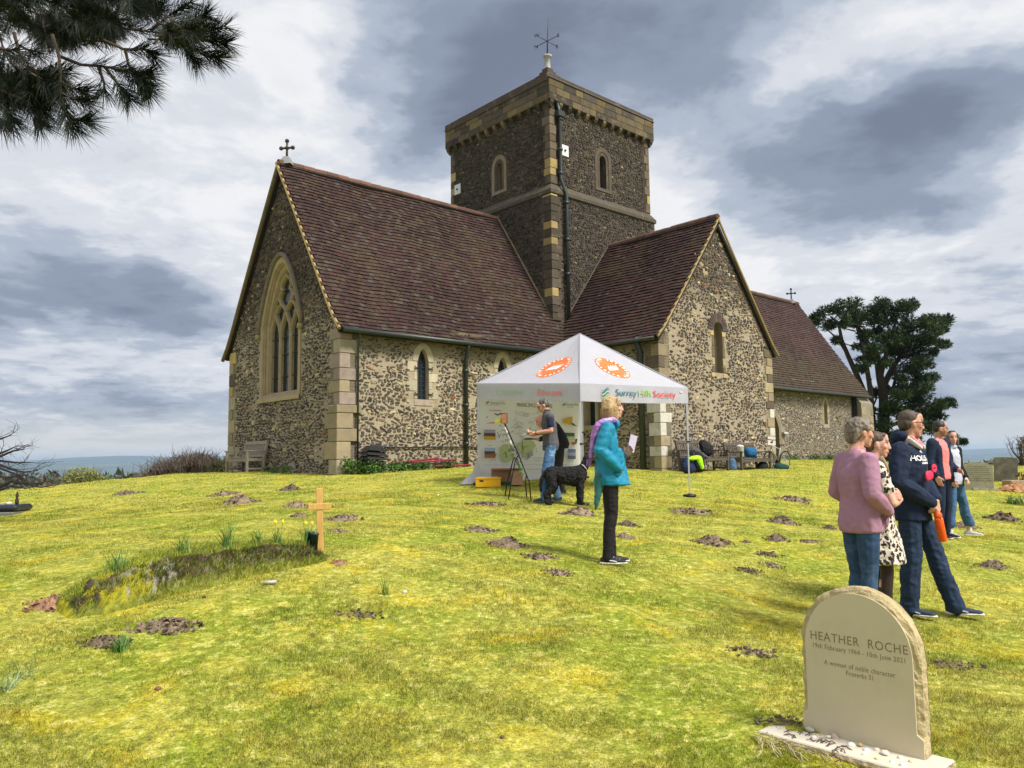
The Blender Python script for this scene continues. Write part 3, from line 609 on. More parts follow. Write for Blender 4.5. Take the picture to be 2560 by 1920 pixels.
for g in (-1, 1):
    rb([(g*m1, 1.95), (g*m1, 3.78)], .10); rb([(g*m1, 3.72), (g*.25, 3.98), (g*.09, 4.22), (0, 4.36)], .07); rb([(g*m1, 3.72), (g*.44, 3.98), (g*.60, 4.22), (g*.67, 4.36)], .07)
    rb([(g*.96, 3.78), (g*.88, 4.03), (g*.74, 4.24), (g*.65, 4.36)], .07); rb([(0, 4.36), (g*.17, 4.52), (g*.33, 4.62), (g*.52, 4.54), (g*.65, 4.38)], .07)
    rb([(g*.33, 4.62), (g*.44, 4.80), (g*.37, 4.94), (g*.24, 5.0), (g*.33, 5.12), (g*.24, 5.28), (0, 5.44)], .08); rb([(g*.95, 2.0), (g*.95, 4.0)], .07); rb([(g*.44, 4.8), (g*.60, 4.78)], .06)
mb.build('tracery', m_dress, ew, col=True)
mb = MB()
for z in (2.45, 3.1, 3.6): mb.tube([PE(cx-.97, z, -.2), PE(cx+.97, z, -.2)], .012, 6)
mb.build('saddle_bar', m_iron, ew)
def dressing(P, cx, z0, z1, hw, parent, seed, mat_c=CREAM, outer=(.14, .34), hs=(.2, .34)):
    rr = random.Random(seed)
    for sgn in (-1, 1):
        z = z0; k = rr.randint(0, 1)
        while z < z1-.05:
            h = min(rr.uniform(*hs), z1-z); wo_ = outer[k % 2]*rr.uniform(.85, 1.1); a, b_ = sorted((cx+sgn*(hw+.01), cx+sgn*(hw+wo_)))
            quoin_block(P, a, b_, z, z+h, hsv(mat_c, rr.uniform(.8, 1.12)), .015, 'jamb_stone', parent, .004, .3); z += h; k += 1
def lancet(P, cx, zb, hw, zs, rise, pointed, seed, col=CREAM, outer=(.14, .34), hdw=.16, hooks=True, depth=.15):
    A0 = arch(cx, zb, hw, zs, rise, pointed=pointed); mb = MB(); mb.c = col
    ring(mb, P, A0, .018, A0, -depth); H = arch(cx, zs-.02, hw+hdw, zs, rise+hdw*1.05, pointed=False)[2:-2]; I = A0[2:-2]
    n = len(H); V = [P(s, z, .018) for s, z in H]+[P(s, z, .018) for s, z in I]; mb.add(V, [(i, i+1, n+i+1, n+i) for i in range(n-1)]); V = [P(s, z, .018) for s, z in H]+[P(s, z, -.05) for s, z in H]; mb.add(V, [(i, i+1, n+i+1, n+i) for i in range(n-1)])
    wn = mb.build('window', m_dress, church, col=True)
    dressing(P, cx, zb, zs-.02, hw, wn, seed, col, outer); quoin_block(P, cx-hw-.12, cx+hw+.12, zb-.19, zb, hsv(PINKY, 1.05), .02, 'sill', wn, th=depth)
    pane(P, A0, -depth+.01, wn); mb = MB()
    for x in (-hw*.62, 0, hw*.62): mb.tube([P(cx+x, zb, -depth+.03), P(cx+x, zs+rise*.8, -depth+.03)], .008, 5)
    z = zb+.12
    while z < zs+rise*.5: mb.tube([P(cx-hw, z, -depth+.03), P(cx+hw, z, -depth+.03)], .006, 5); z += .13
    mb.build('glazing_bar', m_iron, wn)
    if hooks:
        for z in (zb+.14, zb+.86):
            for sgn in (-1, 1):
                mb = MB(); x0 = cx+sgn*(hw-.03); x1 = cx+sgn*(hw+.085); mb.tube([P(x0, z, .03), P(x1, z, .05)], .016, 6); mb.tube([P(x1, z, .05), P(cx+sgn*(hw+.12), z+.05, .05)], .014, 5); mb.tube([P(x1, z, .05), P(cx+sgn*(hw+.12), z-.05, .05)], .014, 5); mb.build('window_hook', m_iron, wn)
    return wn
lancet(faceA(0), 2.58, 1.66, .185, 2.72, .34, True, 2); lancet(faceA(0), 5.52, 1.66, .185, 2.72, .34, True, 5)
lancet(faceA(NV), 26.18, 1.46, .15, 2.35, .27, True, 7, TAN, (.10, .18), .10, False)
# transept gable window with dark brick head and pale jamb blocks
PT = faceA(QV); A0 = arch(11.27, 2.62, .22, 3.98, .24, pointed=False); mb = MB(); mb.c = (.20, .16, .10); ring(mb, PT, A0, .01, A0, -.2)
ring(mb, PT, A0, -.2, arch(11.27, 2.62, .15, 3.96, .17, pointed=False), -.3); wn = mb.build('window', m_dress, church, col=True)
pane(PT, A0, -.29, wn); mb = MB(); mb.tube([PT(11.27, 2.62, -.26), PT(11.27, 4.15, -.26)], .03, 6, (.15, .12, .08)); mb.build('mullion', m_dress, wn, col=True)
for k in range(15):
    a = math.pi*(k+.5)/15; ax, az_ = math.cos(a), math.sin(a); mb = MB(); c = PT(11.27+ax*.38, 3.98+az_*.42, 0); q = []
    for rr_, w2 in ((.25, .026), (.53, .042)):
        for sg in (-1, 1):
            q.append((11.27+ax*rr_-sg*az_*w2, 3.98+az_*rr_+sg*ax*w2))
    q = [q[0], q[1], q[3], q[2]]; V = [PT(s, z, .035) for s, z in q]+[PT(s, z, -.02) for s, z in q]
    mb.add(V, [(0, 1, 2, 3), (0, 4, 5, 1), (1, 5, 6, 2), (2, 6, 7, 3), (3, 7, 4, 0)], hsv((.085, .06, .055), random.uniform(.7, 1.3))); mb.build('arch_stone', m_stone, wn, col=True)
for sgn in (-1, 1):
    for z0, h, c, w_ in ((3.78, .14, OCH, .2), (3.45, .33, BROWN, .12), (3.1, .35, BROWN, .14), (2.85, .2, TAN, .14), (2.62, .2, BROWN, .16), (2.46, .14, OCH, .2)):
        a, b_ = sorted((11.27+sgn*.225, 11.27+sgn*(.225+w_))); quoin_block(PT, a, b_, z0, z0+h, c, .02, 'jamb_stone', wn, .004, .2)
# tower windows
for P, cx, zb, hw, zs, rise, col_ in ((faceB(TU0), 3.43, 9.86, .13, 10.72, .17, (.21, .17, .12)), (faceA(TV0), 11.2, 9.82, .17, 10.85, .20, (.085, .068, .05))):
    mb = MB(); mb.c = col_; O = arch(cx, zb-.14, hw+.28, zs, rise+.30, pointed=False); M_ = arch(cx, zb-.02, hw+.14, zs, rise+.14, pointed=False); I = arch(cx, zb, hw, zs, rise, pointed=False)
    ring(mb, P, O, -.02, O, .03); ring(mb, P, O, .03, M_, .02); ring(mb, P, M_, .02, M_, -.08); ring(mb, P, M_, -.08, I, -.1); ring(mb, P, I, -.1, I, -.32); wn = mb.build('window', m_dress, church, col=True)
    pane(P, I, -.3, wn); tooth = MB(); n = len(M_); k = 0
    for (a, b_) in zip(M_, M_[1:]):
        L_ = math.hypot(b_[0]-a[0], b_[1]-a[1]); c_ = max(1, int(L_/.09))
        for j in range(c_):
            s_ = a[0]+(b_[0]-a[0])*(j+.5)/c_; z_ = a[1]+(b_[1]-a[1])*(j+.5)/c_; p0 = P(s_, z_, -.02); tooth.tube([P(s_, z_, -.06), P(s_, z_, .01)], .032, 5, hsv(col_, .7))
    tooth.build('tooth_moulding', m_dress, wn, col=True)
# transept side window: pair of lights in a square frame
PS = faceB(QU0); mb = MB(); mb.c = TAN; fr = [(-1.95, 1.0), (-1.95, 2.05), (-.85, 2.05), (-.85, 1.0)]; fo = [(-2.1, .86), (-2.1, 2.2), (-.7, 2.2), (-.7, .86)]
ring(mb, PS, fo, -.01, fo, .03); ring(mb, PS, fo, .03, fr, .03); ring(mb, PS, fr, .03, fr, -.3); wn = mb.build('window', m_dress, church, col=True); pane(PS, fr, -.28, wn)
for s in (-1.58, -1.22): mb = MB(); ribbon(mb, PS, [(s, 1.0), (s, 2.05)], .10, -.15, -.29, TAN); mb.build('mullion', m_dress, wn, col=True)
# doorway in the nave
PN = faceA(NV); A0 = arch(21.35, -.9, .42, 1.15, .62); mb = MB(); mb.c = (.20, .16, .11); O = arch(21.35, -.9, .62, 1.15, .82); ring(mb, PN, O, -.02, O, .04); ring(mb, PN, O, .04, A0, .03); ring(mb, PN, A0, .03, A0, -.45)
dw = mb.build('doorway', m_dress, church, col=True); mb = MB(); mb.add([PN(s, z, -.42) for s, z in A0], [tuple(range(len(A0)))]); mb.build('door_leaf', mat('dark_oak', (.03, .022, .016), bump=.3), dw)
mb = MB(); mb.box((21.95, NV-.18, .95), (22.3, NV, 1.02)); mb.build('hood_slab', m_dress, dw, col=True)
# nave corner buttress with sloping head
mb = MB(); mb.c = (.10, .085, .06)
def wedge(u0, u1, v0, v1, z0, z1, z2, c):
    mb.add([(u0, v0, z0), (u1, v0, z0), (u1, v1, z0), (u0, v1, z0), (u0, v0, z1), (u1, v0, z1), (u1, v1, z2), (u0, v1, z2)], [(0, 1, 5, 4), (1, 2, 6, 5), (2, 3, 7, 6), (3, 0, 4, 7), (4, 5, 6, 7)], c)
wedge(29.0, 30.3, -.30, .14, -1, 2.55, 3.1, (.06, .05, .035)); mb.build('buttress', m_mort_n, church)
for z0 in (-.6, -.2, .25, .7, 1.1, 1.55, 1.95): quoin_block(faceA(-.30), 29.0, 29.0+random.choice([.4, .25]), z0, z0+.36, hsv(TAN, random.uniform(.5, .9)), .02); quoin_block(faceA(-.30), 30.3-random.choice([.4, .25]), 30.3, z0, z0+.36, hsv(TAN, random.uniform(.5, .9)), .02)
mb = MB(); mb.box((28.90, -.12, -1), (28.98, .10, 3.1)); mb.build('downpipe', m_iron, church)  # dark strip put in for the shaded side face of the buttress
# apex crosses
def cross(u, v, z, h, parent_m, rz=0):
    mb = MB(); b0 = Matrix.Translation((u, v, z)) @ Matrix.Rotation(rz, 4, 'Z')
    mb.add([b0 @ Vector(q) for q in ((-.2, -.2, -.12), (.2, -.2, -.12), (.2, .2, -.12), (-.2, .2, -.12), (-.08, -.08, .14), (.08, -.08, .14), (.08, .08, .14), (-.08, .08, .14))], [(0, 1, 5, 4), (1, 2, 6, 5), (2, 3, 7, 6), (3, 0, 4, 7), (4, 5, 6, 7)], (.22, .23, .24))
    o = mb.build('cross_base', m_dress, church, col=True); mb = MB(); mb.c = (.045, .035, .03)
    f = lambda y, zz_: b0 @ Vector((0, y, zz_)); mb.tube([f(0, .1), f(0, h)], .035, 8); mb.tube([f(-.2*h/.7, h*.66), f(.2*h/.7, h*.66)], .032, 8)
    for y, zz_ in ((0, h), (-.2*h/.7, h*.66), (.2*h/.7, h*.66), (0, h*.66)): mb.lathe([(.02, -.06), (.06, -.03), (.065, 0), (.06, .03), (.02, .06)], 8, f(y, zz_), (.045, .035, .03))
    mb.build('apex_cross', m_dress, church, True, col=True)
cross(.14, Wc/2, RZ+.08, .64, None, R(40)); cross(29.65, 3.5, NR+.05, .70, None, R(30))
# ================================================================ GROUND THINGS AND PLANTS
def hit(px, py):
    """where the line of sight through a photo pixel meets the turf"""
    ys = np.linspace(3, 60, 900); d = at(px, py, 1); zz_ = gz_np(d.x*ys, ys); k = np.nonzero(d.z*ys < zz_)[0]
    k = k[0] if len(k) else 600
    return Vector((d.x*ys[k], ys[k], float(zz_[k])))
m_soil = mat('soil', None, .98, .45, 14, .9, 60, .02, spec=.1)
SOILG = (.25, .19, .135); SOILR = (.33, .19, .12)
def soil_heap(px, py, wpx, label, col=SOILG, hf=.30, asp=.8, clods=60, name='molehill', group='molehills across the turf', seed=None):
    c = hit(px, py); r = 1.18*wpx/2*c.y/FPX; seed = seed or int(px); rr = random.Random(seed); n, rings = 40, 12; mb = MB(); V = [(0, 0, r*hf)]; C = [col]; F = []
    for i in range(1, rings+1):
        q = i/rings
        for j in range(n):
            a = 2*math.pi*j/n; e = 1+.3*mnoise.noise((math.cos(a)*1.3+seed, math.sin(a)*1.3, 0)); x = r*q*e*math.cos(a); y = r*q*e*asp*math.sin(a)
            h = r*hf*(math.cos(q*math.pi)+1)/2*(1+.7*mnoise.noise((x/r*2.2+seed, y/r*2.2, 1)))+.20*r*mnoise.noise((x/r*5+seed, y/r*5, 2))*(1-q)+.10*r*mnoise.noise((x/r*13+seed, y/r*13, 5))*(1-q)-.014*q*q
            V.append((x, y, gz(c.x+x, c.y+y)-c.z+h)); C.append(hsv(col, rr.uniform(.7, 1.25)*(.75 if q > .8 else 1)))
    V[0] = (0, 0, r*hf*1.05)
    for j in range(n): F.append((0, 1+j, 1+(j+1) % n))
    for i in range(rings-1):
        for j in range(n): a = 1+i*n+j; b_ = 1+i*n+(j+1) % n; F.append((a, a+n, b_+n, b_))
    mb.V = V; mb.F = F; mb.C = C
    for k in range(clods):
        a = rr.uniform(0, 6.28); q = rr.random()**.6*1.12; x = r*q*math.cos(a); y = r*q*asp*math.sin(a); s = min(.045, r*rr.uniform(.04, .13))
        h = r*hf*(math.cos(min(1, q)*math.pi)+1)/2; o = Vector((x, y, gz(c.x+x, c.y+y)-c.z+h+s*.3))
        P_ = [o+Vector((rr.uniform(-1, 1), rr.uniform(-1, 1), rr.uniform(-.7, .9)))*s for _ in range(6)]
        mb.add(P_, [(0, 1, 2), (0, 2, 3), (0, 3, 4), (0, 4, 1), (5, 2, 1), (5, 3, 2), (5, 4, 3), (5, 1, 4)], hsv(col, rr.uniform(.5, 1.3)))
    o = mb.build(name, m_soil, col=True); o.location = c; return tag(o, label, 'molehill' if name == 'molehill' else 'soil', group)
MH = [(725, 1226, 52, 'dark crumbly molehill on the turf just above the top of the wooden cross'), (320, 1235, 62, 'flat grey molehill far left, nearest the black ledger grave'), (560, 1236, 62, 'low molehill below the empty wooden bench at the gable'),
    (598, 1256, 78, 'broad scattered molehill between the bench and the grassy grave mound'), (742, 1268, 58, 'pale sandy molehill immediately left of the wooden cross arm'), (748, 1292, 42, 'small grey molehill left of the cross, under its arm'), (860, 1300, 90, 'wide low scatter of soil just right of the wooden cross'),
    (1202, 1327, 78, 'pale flat molehill below the leaflet rack'), (1268, 1367, 92, 'big rounded pale molehill left of the larger tan one in mid lawn'), (1348, 1393, 78, 'tan molehill touching the lower right of the big pale molehill'), (1448, 1287, 84, 'brown molehill just in front of the nearest tent leg'),
    (1570, 1315, 54, 'dark topped molehill right behind the knees of the woman in the blue jacket'), (1562, 1346, 44, 'small molehill by the shins of the woman in the blue jacket'), (1738, 1285, 96, 'broad brown molehill below the far right tent leg'), (1783, 1359, 84, 'long double humped molehill in mid lawn right of the woman in blue'),
    (1955, 1308, 72, 'grey molehill left of the woman in the pink top, level with her shoulder blades'), (2073, 1322, 36, 'small dark molehill closest to the back of the woman in pink'), (1942, 1351, 56, 'peaked molehill at the middle of the right hand molehill cluster'), (2024, 1356, 48, 'flat molehill between the peaked one and the woman in pink'),
    (1922, 1388, 56, 'very dark round molehill standing alone below the peaked one'), (1872, 1428, 62, 'dark reddish molehill, lowest of the right hand cluster'), (1930, 1415, 52, 'pale molehill touching the right of the lowest reddish one'), (1985, 1252, 74, 'flat molehill nearest the bicycle at the transept benches'),
    (1864, 1357, 24, 'tiny dark molehill between the double humped and the peaked molehill'), (1393, 1438, 66, 'faint low molehill below the tan one in mid lawn'), (2510, 1300, 74, 'dark rounded molehill at the right edge beyond the couple'), (2412, 1318, 60, 'molehill just behind the feet of the hooded woman'), (2484, 1420, 66, 'reddish brown molehill right of the man with the orange bottle'), (1215, 1264, 80, 'worn bare patch of soil in front of the leaflet rack'), (845, 1330, 50, 'small grey molehill low to the right of the wooden cross')]
for px, py, wp, lb in MH: soil_heap(px, py, wp, lb, hsv(SOILG, .8+.3*random.random()) if 'dark' not in lb else hsv(SOILG, .6), hf=.14 if ('flat' in lb or 'low' in lb or 'bare' in lb or 'wide' in lb) else .36, clods=90)
soil_heap(848, 1414, 44, 'little heap of red soil dug at the cross end of the grave mound', SOILR, .22, clods=40, name='soil_heap', group='loose red soil')
soil_heap(140, 1518, 120, 'spill of pinkish red soil at the near left end of the grave mound', SOILR, .34, clods=80, name='soil_heap', group='loose red soil')
soil_heap(2545, 1226, 110, 'orange earth mound with flowers at the right edge', (.42, .22, .11), .24, clods=60, name='soil_heap', group='loose red soil')
soil_heap(415, 1575, 150, 'long dark ridge of dug earth in the left foreground, right of the leafy tuft', SOILG, .15, .5, 120, 'soil_heap', 'dug earth in the left foreground'); soil_heap(260, 1612, 110, 'brown dug earth left of the leafy tuft in the left foreground', hsv(SOILG, .8), .16, .5, 90, 'soil_heap', 'dug earth in the left foreground')
soil_heap(1965, 1805, 120, 'bare brown soil beside the left end of the headstone plinth', hsv(SOILG, .75), .03, .5, 50, 'soil_heap', 'bare soil round the headstone')
soil_heap(1890, 1640, 120, 'worn patch of soil and dead grass left of the headstone', hsv(SOILG, .9), .04, .5, 50, 'soil_heap', 'bare soil round the headstone'); soil_heap(2380, 1665, 120, 'worn patch of soil right of the headstone', hsv(SOILG, .9), .04, .5, 50, 'soil_heap', 'bare soil round the headstone')
soil_heap(900, 1545, 110, 'thin worn soil patch right of the grave mound foot', hsv(SOILG, .7), .04, .4, 50, 'soil_heap', 'worn soil in mid lawn')
# --- turf blades (one mesh of short blades, thinning with distance)
m_blade, t, p = new_mat('turf_blades'); pos = t('ShaderNodeNewGeometry').outputs['Position']; col = turf_color(t, pos)
va = t('ShaderNodeAttribute', attribute_name='Col').outputs[0]; col = t.mix(1, col, va, 'MULTIPLY')
t.l.new(col, p.inputs['Base Color']); p.inputs['Roughness'].default_value = .75; p.inputs['Specular IOR Level'].default_value = .2
tr = t('ShaderNodeBsdfTranslucent', {0: col}); mxs = t('ShaderNodeMixShader', {0: .35, 1: p.outputs[0], 2: tr.outputs[0]})
t.l.new(mxs.outputs[0], [n for n in t.n if n.type == 'OUTPUT_MATERIAL'][0].inputs[0])
def blades(N, ylo, yhi, h0, h1, w, pw):
    u = RG.random(N); q = 1-pw; y = (ylo**q+u*(yhi**q-ylo**q))**(1/q); x = y*RG.uniform(-.78, .78, N)
    cl = np.sin(x*3.1+np.sin(y*2.7)*2)*np.sin(y*3.7+x)+.6*np.sin(x*9+y*4)*np.sin(y*8-x*3); keep = RG.random(N) < np.clip(.72+.35*cl, .2, 1)
    cu_ = (x-C0.x)*AX.x+(y-C0.y)*AX.y; cv_ = (x-C0.x)*BX.x+(y-C0.y)*BX.y
    keep &= ~(((cu_ > -.02) & (cv_ > -.02)) | ((cu_ > QU0) & (cu_ < QU1) & (cv_ > QV)))
    for px, py, wp, lb in MH:
        c = hit(px, py); r = wp/2*c.y/FPX; keep &= (np.hypot(x-c.x, (y-c.y)/.8) > r*RG.uniform(.6, 1.1, N))
    x, y = x[keep], y[keep]; n = len(x); z = gz_np(x, y); h = RG.uniform(h0, h1, n)*(.8+.5*np.clip(cl[keep], -1, 1))*(1+.02*y); a = RG.uniform(0, 2*np.pi, n); l = RG.uniform(.2, 1.3, n)*h; b = a+RG.uniform(-1, 1, n)+np.pi/2; ww = w*(.6+.05*y)
    B = np.stack([x, y, z-.004], 1); s_ = np.stack([np.cos(b)*ww, np.sin(b)*ww, 0*x], 1); tip = B+np.stack([np.cos(a)*l, np.sin(a)*l, h], 1)
    return np.stack([B-s_, B+s_, tip], 1).reshape(-1, 3), n
parts_ = [blades(560000, 3.2, 15, .010, .032, .0024, 1.1), blades(260000, 12, 46, .012, .032, .004, 1.2)]
Vb = np.concatenate([q[0] for q in parts_]); nb = len(Vb)//3
kb = RG.uniform(.6, 1.45, nb); straw = RG.random(nb) < .10; Cb = np.stack([kb, kb, kb], 1); Cb[straw] *= np.array([1.5, 1.25, 2.6]); dkb = RG.random(nb) < .12; Cb[dkb] *= np.array([.45, .6, .6])
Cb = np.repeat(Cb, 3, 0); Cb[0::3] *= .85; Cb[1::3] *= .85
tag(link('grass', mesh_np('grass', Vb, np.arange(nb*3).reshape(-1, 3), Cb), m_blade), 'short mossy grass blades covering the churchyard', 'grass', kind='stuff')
# --- leaf tufts
m_leaf = mat('strap_leaf', None, .6, .25, 30, .1, spec=.3)
def tuft(c, n, h, spr, cols, name, label, cat='plant', group=None, w=.006, droop=.5, extra=None):
    mb = MB(); c = Vector(c)
    for _ in range(n):
        a = random.uniform(0, 6.28); L = h*random.uniform(.55, 1.1); b0 = Vector((random.gauss(0, spr*.3), random.gauss(0, spr*.3), -.01)); lean = random.uniform(.1, .8)*spr*2.4; k = random.choice(cols); k = hsv(k, random.uniform(.7, 1.3)); pts = []
        for i in range(5):
            q = i/4; pts.append(b0+Vector((math.cos(a)*lean*q**1.5, math.sin(a)*lean*q**1.5, L*(q-droop*lean/h*.5*q**3))))
        sd = Vector((-math.sin(a+.6), math.cos(a+.6), 0)); V = []
        for i, q in enumerate(pts): ww = w*(1-i/4.3)**.6; V += [q-sd*ww, q+sd*ww]
        mb.add(V, [(2*i, 2*i+1, 2*i+3, 2*i+2) for i in range(4)], k)
    if extra: extra(mb)
    o = mb.build(name, m_leaf, col=True); o.location = c; return tag(o, label, cat, group)
GRN = [(.10, .20, .035), (.14, .25, .04), (.08, .15, .04), (.22, .28, .07)]
# --- grave mound with moss, stones and daffodil tufts
FT, HD = Vector((-3.42, 6.10, 0)), Vector((-1.93, 7.55, 0)); MD = (HD-FT); ML = MD.length; MD.normalize(); MN = Vector((-MD.y, MD.x, 0))
def mound_h(s, q): # s 0..1 along, q -1..1 across
    pr = math.sin(math.pi*min(1, max(0, s*.96+.02)))**.5*(.85+.15*math.cos(s*5)); return .33*pr*max(0, 1-abs(q)**2.2)**.8
mb = MB(); V = []; C = []; ns, nq = 90, 34
for i in range(ns+1):
    for j in range(nq+1):
        s = -.04+1.08*i/ns; q = -1+2*j/nq; hw = .33*(1+.18*mnoise.noise((s*4, 1 if q > 0 else 5, 0))); o = FT+MD*ML*s+MN*q*hw; h = mound_h(s, q); nz = mnoise.noise((o.x*6, o.y*6, h*8)); n2_ = mnoise.noise((o.x*19, o.y*19, h*20)); n3_ = mnoise.noise((o.x*45, o.y*45, h*40))
        h2 = h+(.035*nz+.022*n2_+.009*n3_)*min(1, h*12) if h > 0 else -.02; V.append((o.x+MN.x*nz*.03, o.y+MN.y*nz*.03, gz(o.x, o.y)+h2-(.03 if abs(q) > .96 else 0)))
        m_ = mnoise.noise((o.x*7+4, o.y*7, h*9)); top = 1-abs(q)
        if q < -.30: c = (.070, .054, .030) if m_+n2_*.8 > -.08 else ((.13, .15, .03) if n3_ < .1 else (.17, .14, .08))
        else: c = (.20, .22, .025) if m_ > -.1 else (.13, .15, .035)  # sunlight on the mound top is put into these brighter greens
        if s < .28 and q < .4 and m_ > -.2: c = (.30, .27, .02) if n2_ > -.3 else (.14, .2, .03)
        if .17 < s < .36 and q < -.3 and n2_+.8*n3_ > .22: c = (.24, .23, .20)
        if .0 < s < .09 and q < -.1 and n2_ > -.1: c = (.06, .045, .03)
        c = tuple(a_*(1-g_)+b_*g_ for a_, b_ in zip(c, (.26, .28, .04))) if (g_ := min(1, max(0, (-.80-q)/.2))) > 0 else c; C.append(hsv(c, (.6+.6*(n3_+n2_*.5+.6))))
mb.V = V; mb.C = C; mb.F = [(i*(nq+1)+j, (i+1)*(nq+1)+j, (i+1)*(nq+1)+j+1, i*(nq+1)+j+1) for i in range(ns) for j in range(nq)]
mound = tag(mb.build('grave_mound', m_soil, None, True, True), 'long mossy grave mound edged with lichened stones, below the wooden cross', 'grave')
mb = MB()
for _ in range(20000):
    s = random.random(); q = random.uniform(-1, 1); o = FT+MD*ML*s+MN*q*.33; z = gz(o.x, o.y)+mound_h(s, q)-.01; a = random.uniform(0, 6.28); h = random.uniform(.015, .055); sd = Vector((math.cos(a), math.sin(a), 0))*.003; lean = Vector((random.uniform(-1, 1), random.uniform(-1, 1), 0))*h*.7-MN*.0
    if q < -.3: lean += MN*-.02
    P0 = Vector((o.x, o.y, z)); c = random.choice([(.06, .09, .02), (.10, .11, .02), (.07, .055, .03), (.12, .09, .05), (.05, .07, .02)]) if -.8 < q < -.35 and random.random() < .7 else random.choice([(.22, .26, .03), (.35, .33, .03), (.12, .2, .03)])
    mb.add([P0-sd, P0+sd, P0+lean+Vector((0, 0, h))], [(0, 1, 2)], hsv(c, random.uniform(.6, 1.4)))
tag(mb.build('moss_tufts', m_leaf, mound, col=True), kind='stuff')
def mtop(s, q=0): o = FT+MD*ML*s+MN*q*.33; return Vector((o.x, o.y, gz(o.x, o.y)+mound_h(s, q)))
def bud(mb):
    for _ in range(2): x, y = random.uniform(-.05, .05), random.uniform(-.05, .05); mb.lathe([(.004, .17), (.013, .185), (.015, .2), (.004, .215)], 6, (x, y, 0), (.75, .6, .03)); mb.tube([(x*.4, y*.4, 0), (x, y, .18)], .002, 4, (.1, .2, .04))
for s, h, lb, ex in ((.17, .20, 'spreading daffodil tuft at the near left end of the grave mound', None), (.42, .19, 'dense upright daffodil tuft, second from the left on the grave mound', None), (.60, .26, 'tallest daffodil tuft on the middle of the grave mound', None), (.74, .19, 'daffodil tuft right of the tallest one on the grave mound', None), (.83, .18, 'leaning daffodil tuft, second from the cross', bud), (.97, .22, 'slim daffodil tuft beside the green flower pots', bud)):
    tuft(mtop(s, -.12), 46, h, .085, GRN, 'daffodil_tuft', lb, 'plant', 'daffodil tufts on the grave mound', .0038, .7, ex)
tuft(hit(300, 1628), 60, .13, .07, [(.06, .16, .03), (.10, .22, .04)], 'leafy_tuft', 'bright green leafy tuft between the two earth ridges in the left foreground', w=.0045)
tuft(hit(965, 1492), 26, .17, .05, GRN, 'leafy_tuft', 'thin green tuft beside a white pebble in mid lawn', w=.003); tuft(hit(890, 1463), 14, .11, .06, GRN, 'leafy_tuft', 'sparse pale tuft left of the tuft with the white pebble', w=.0022)
tuft(hit(60, 1700), 22, .14, .16, [(.09, .15, .06), (.14, .2, .08)], 'leafy_tuft', 'straggling grey green stems, upper of the pair at the lower left edge', w=.0025); tuft(hit(10, 1735), 34, .12, .10, [(.16, .24, .1), (.25, .33, .16)], 'leafy_tuft', 'pale tuft cut by the lower left edge of the frame', w=.004)
tuft(hit(2540, 1262), 60, .25, .25, GRN, 'leafy_tuft', 'pale leafy plant in front of the orange earth mound at the right edge', w=.015)
# pebbles and bits on the turf
m_peb = mat('pebble', None, .7, .2, 20, .3)
def pebble(px, py, r, c, lb, name='pebble', cat='stone', group='loose stones on the turf', fl=.6):
    g_ = hit(px, py); mb = MB(); bm = bmesh.new(); bmesh.ops.create_icosphere(bm, subdivisions=2, radius=1)
    for v in bm.verts: n_ = 1+.22*mnoise.noise(v.co*1.6+Vector((px, 0, 0))); v.co = Vector((v.co.x*r*n_, v.co.y*r*.8*n_, v.co.z*r*fl*n_))
    mb.add([v.co.copy() for v in bm.verts], [[v.index for v in f.verts] for f in bm.faces], c); bm.free(); o = mb.build(name, m_peb, None, True, True); o.location = g_+Vector((0, 0, r*fl*.6)); o.rotation_euler.z = px; tag(o, lb, cat, group)
pebble(1012, 1485, .022, (.5, .48, .42), 'white pebble beside the thin tuft in mid lawn'); pebble(395, 1733, .022, (.17, .09, .055), 'small reddish clod low in the left foreground'); pebble(510, 1500, .018, (.07, .05, .04), 'small dark clod in front of the grave mound'); pebble(1095, 1240, .03, (.6, .6, .55), 'white fleck on the turf left of the tent'); pebble(1255, 1855, .014, (.09, .06, .05), 'small dark clod in the centre foreground'); pebble(620, 1505, .012, (.12, .08, .05), 'tiny brown clod right of the dark one')
mb = MB(); g_ = hit(672, 1463); mb.tube([g_+Vector((-.05, 0, .02)), g_+Vector((.06, .01, .025))], .014, 8, (.45, .42, .36)); tag(mb.build('grave_tube', m_peb, None, True, True), 'short pale tube lying below the grave mound', 'debris')
# --- wooden cross and its two green flower pots
m_wood = mat('pale_oak', (.55, .33, .10), .6, .25, 8, .25, 40, .003, stretch=(6, 6, .7))
cp = at(801, 1372, 7.62); cp.z = gz(cp.x, cp.y); cr_ = empty('wooden_cross', 'pale oak grave cross at the head of the grassy mound', 'cross', cp, R(8))
mb = MB(); mb.box((-.03, -.016, -.12), (.03, .016, .60), bev=.004); o = mb.build('post', m_wood, cr_); mb = MB(); mb.box((-.105, -.022, .395), (.105, .022, .455), bev=.004); mb.build('arm', m_wood, cr_); cr_.rotation_euler = (0, R(-1.5), R(8))
m_pot = mat('green_pot', (.012, .035, .03), .4, .1, bump=.05, spec=.5); m_bk = mat('pot_inside', (.004, .005, .005))
for px, Y, lb in ((776, 7.50, 'dark green flower pot, left one by the wooden cross'), (787, 7.42, 'dark green flower pot nearest the post of the wooden cross')):
    g_ = at(px, 1350, Y); g_.z = gz(g_.x, g_.y)+.06; pt = empty('flower_pot', lb, 'pot', g_, group='flower pots by the wooden cross'); mb = MB(); mb.lathe([(.024, 0), (.035, .15), (.039, .152), (.039, .168), (.033, .168), (.031, .10)], 14); mb.build('pot_body', m_pot, pt, True)
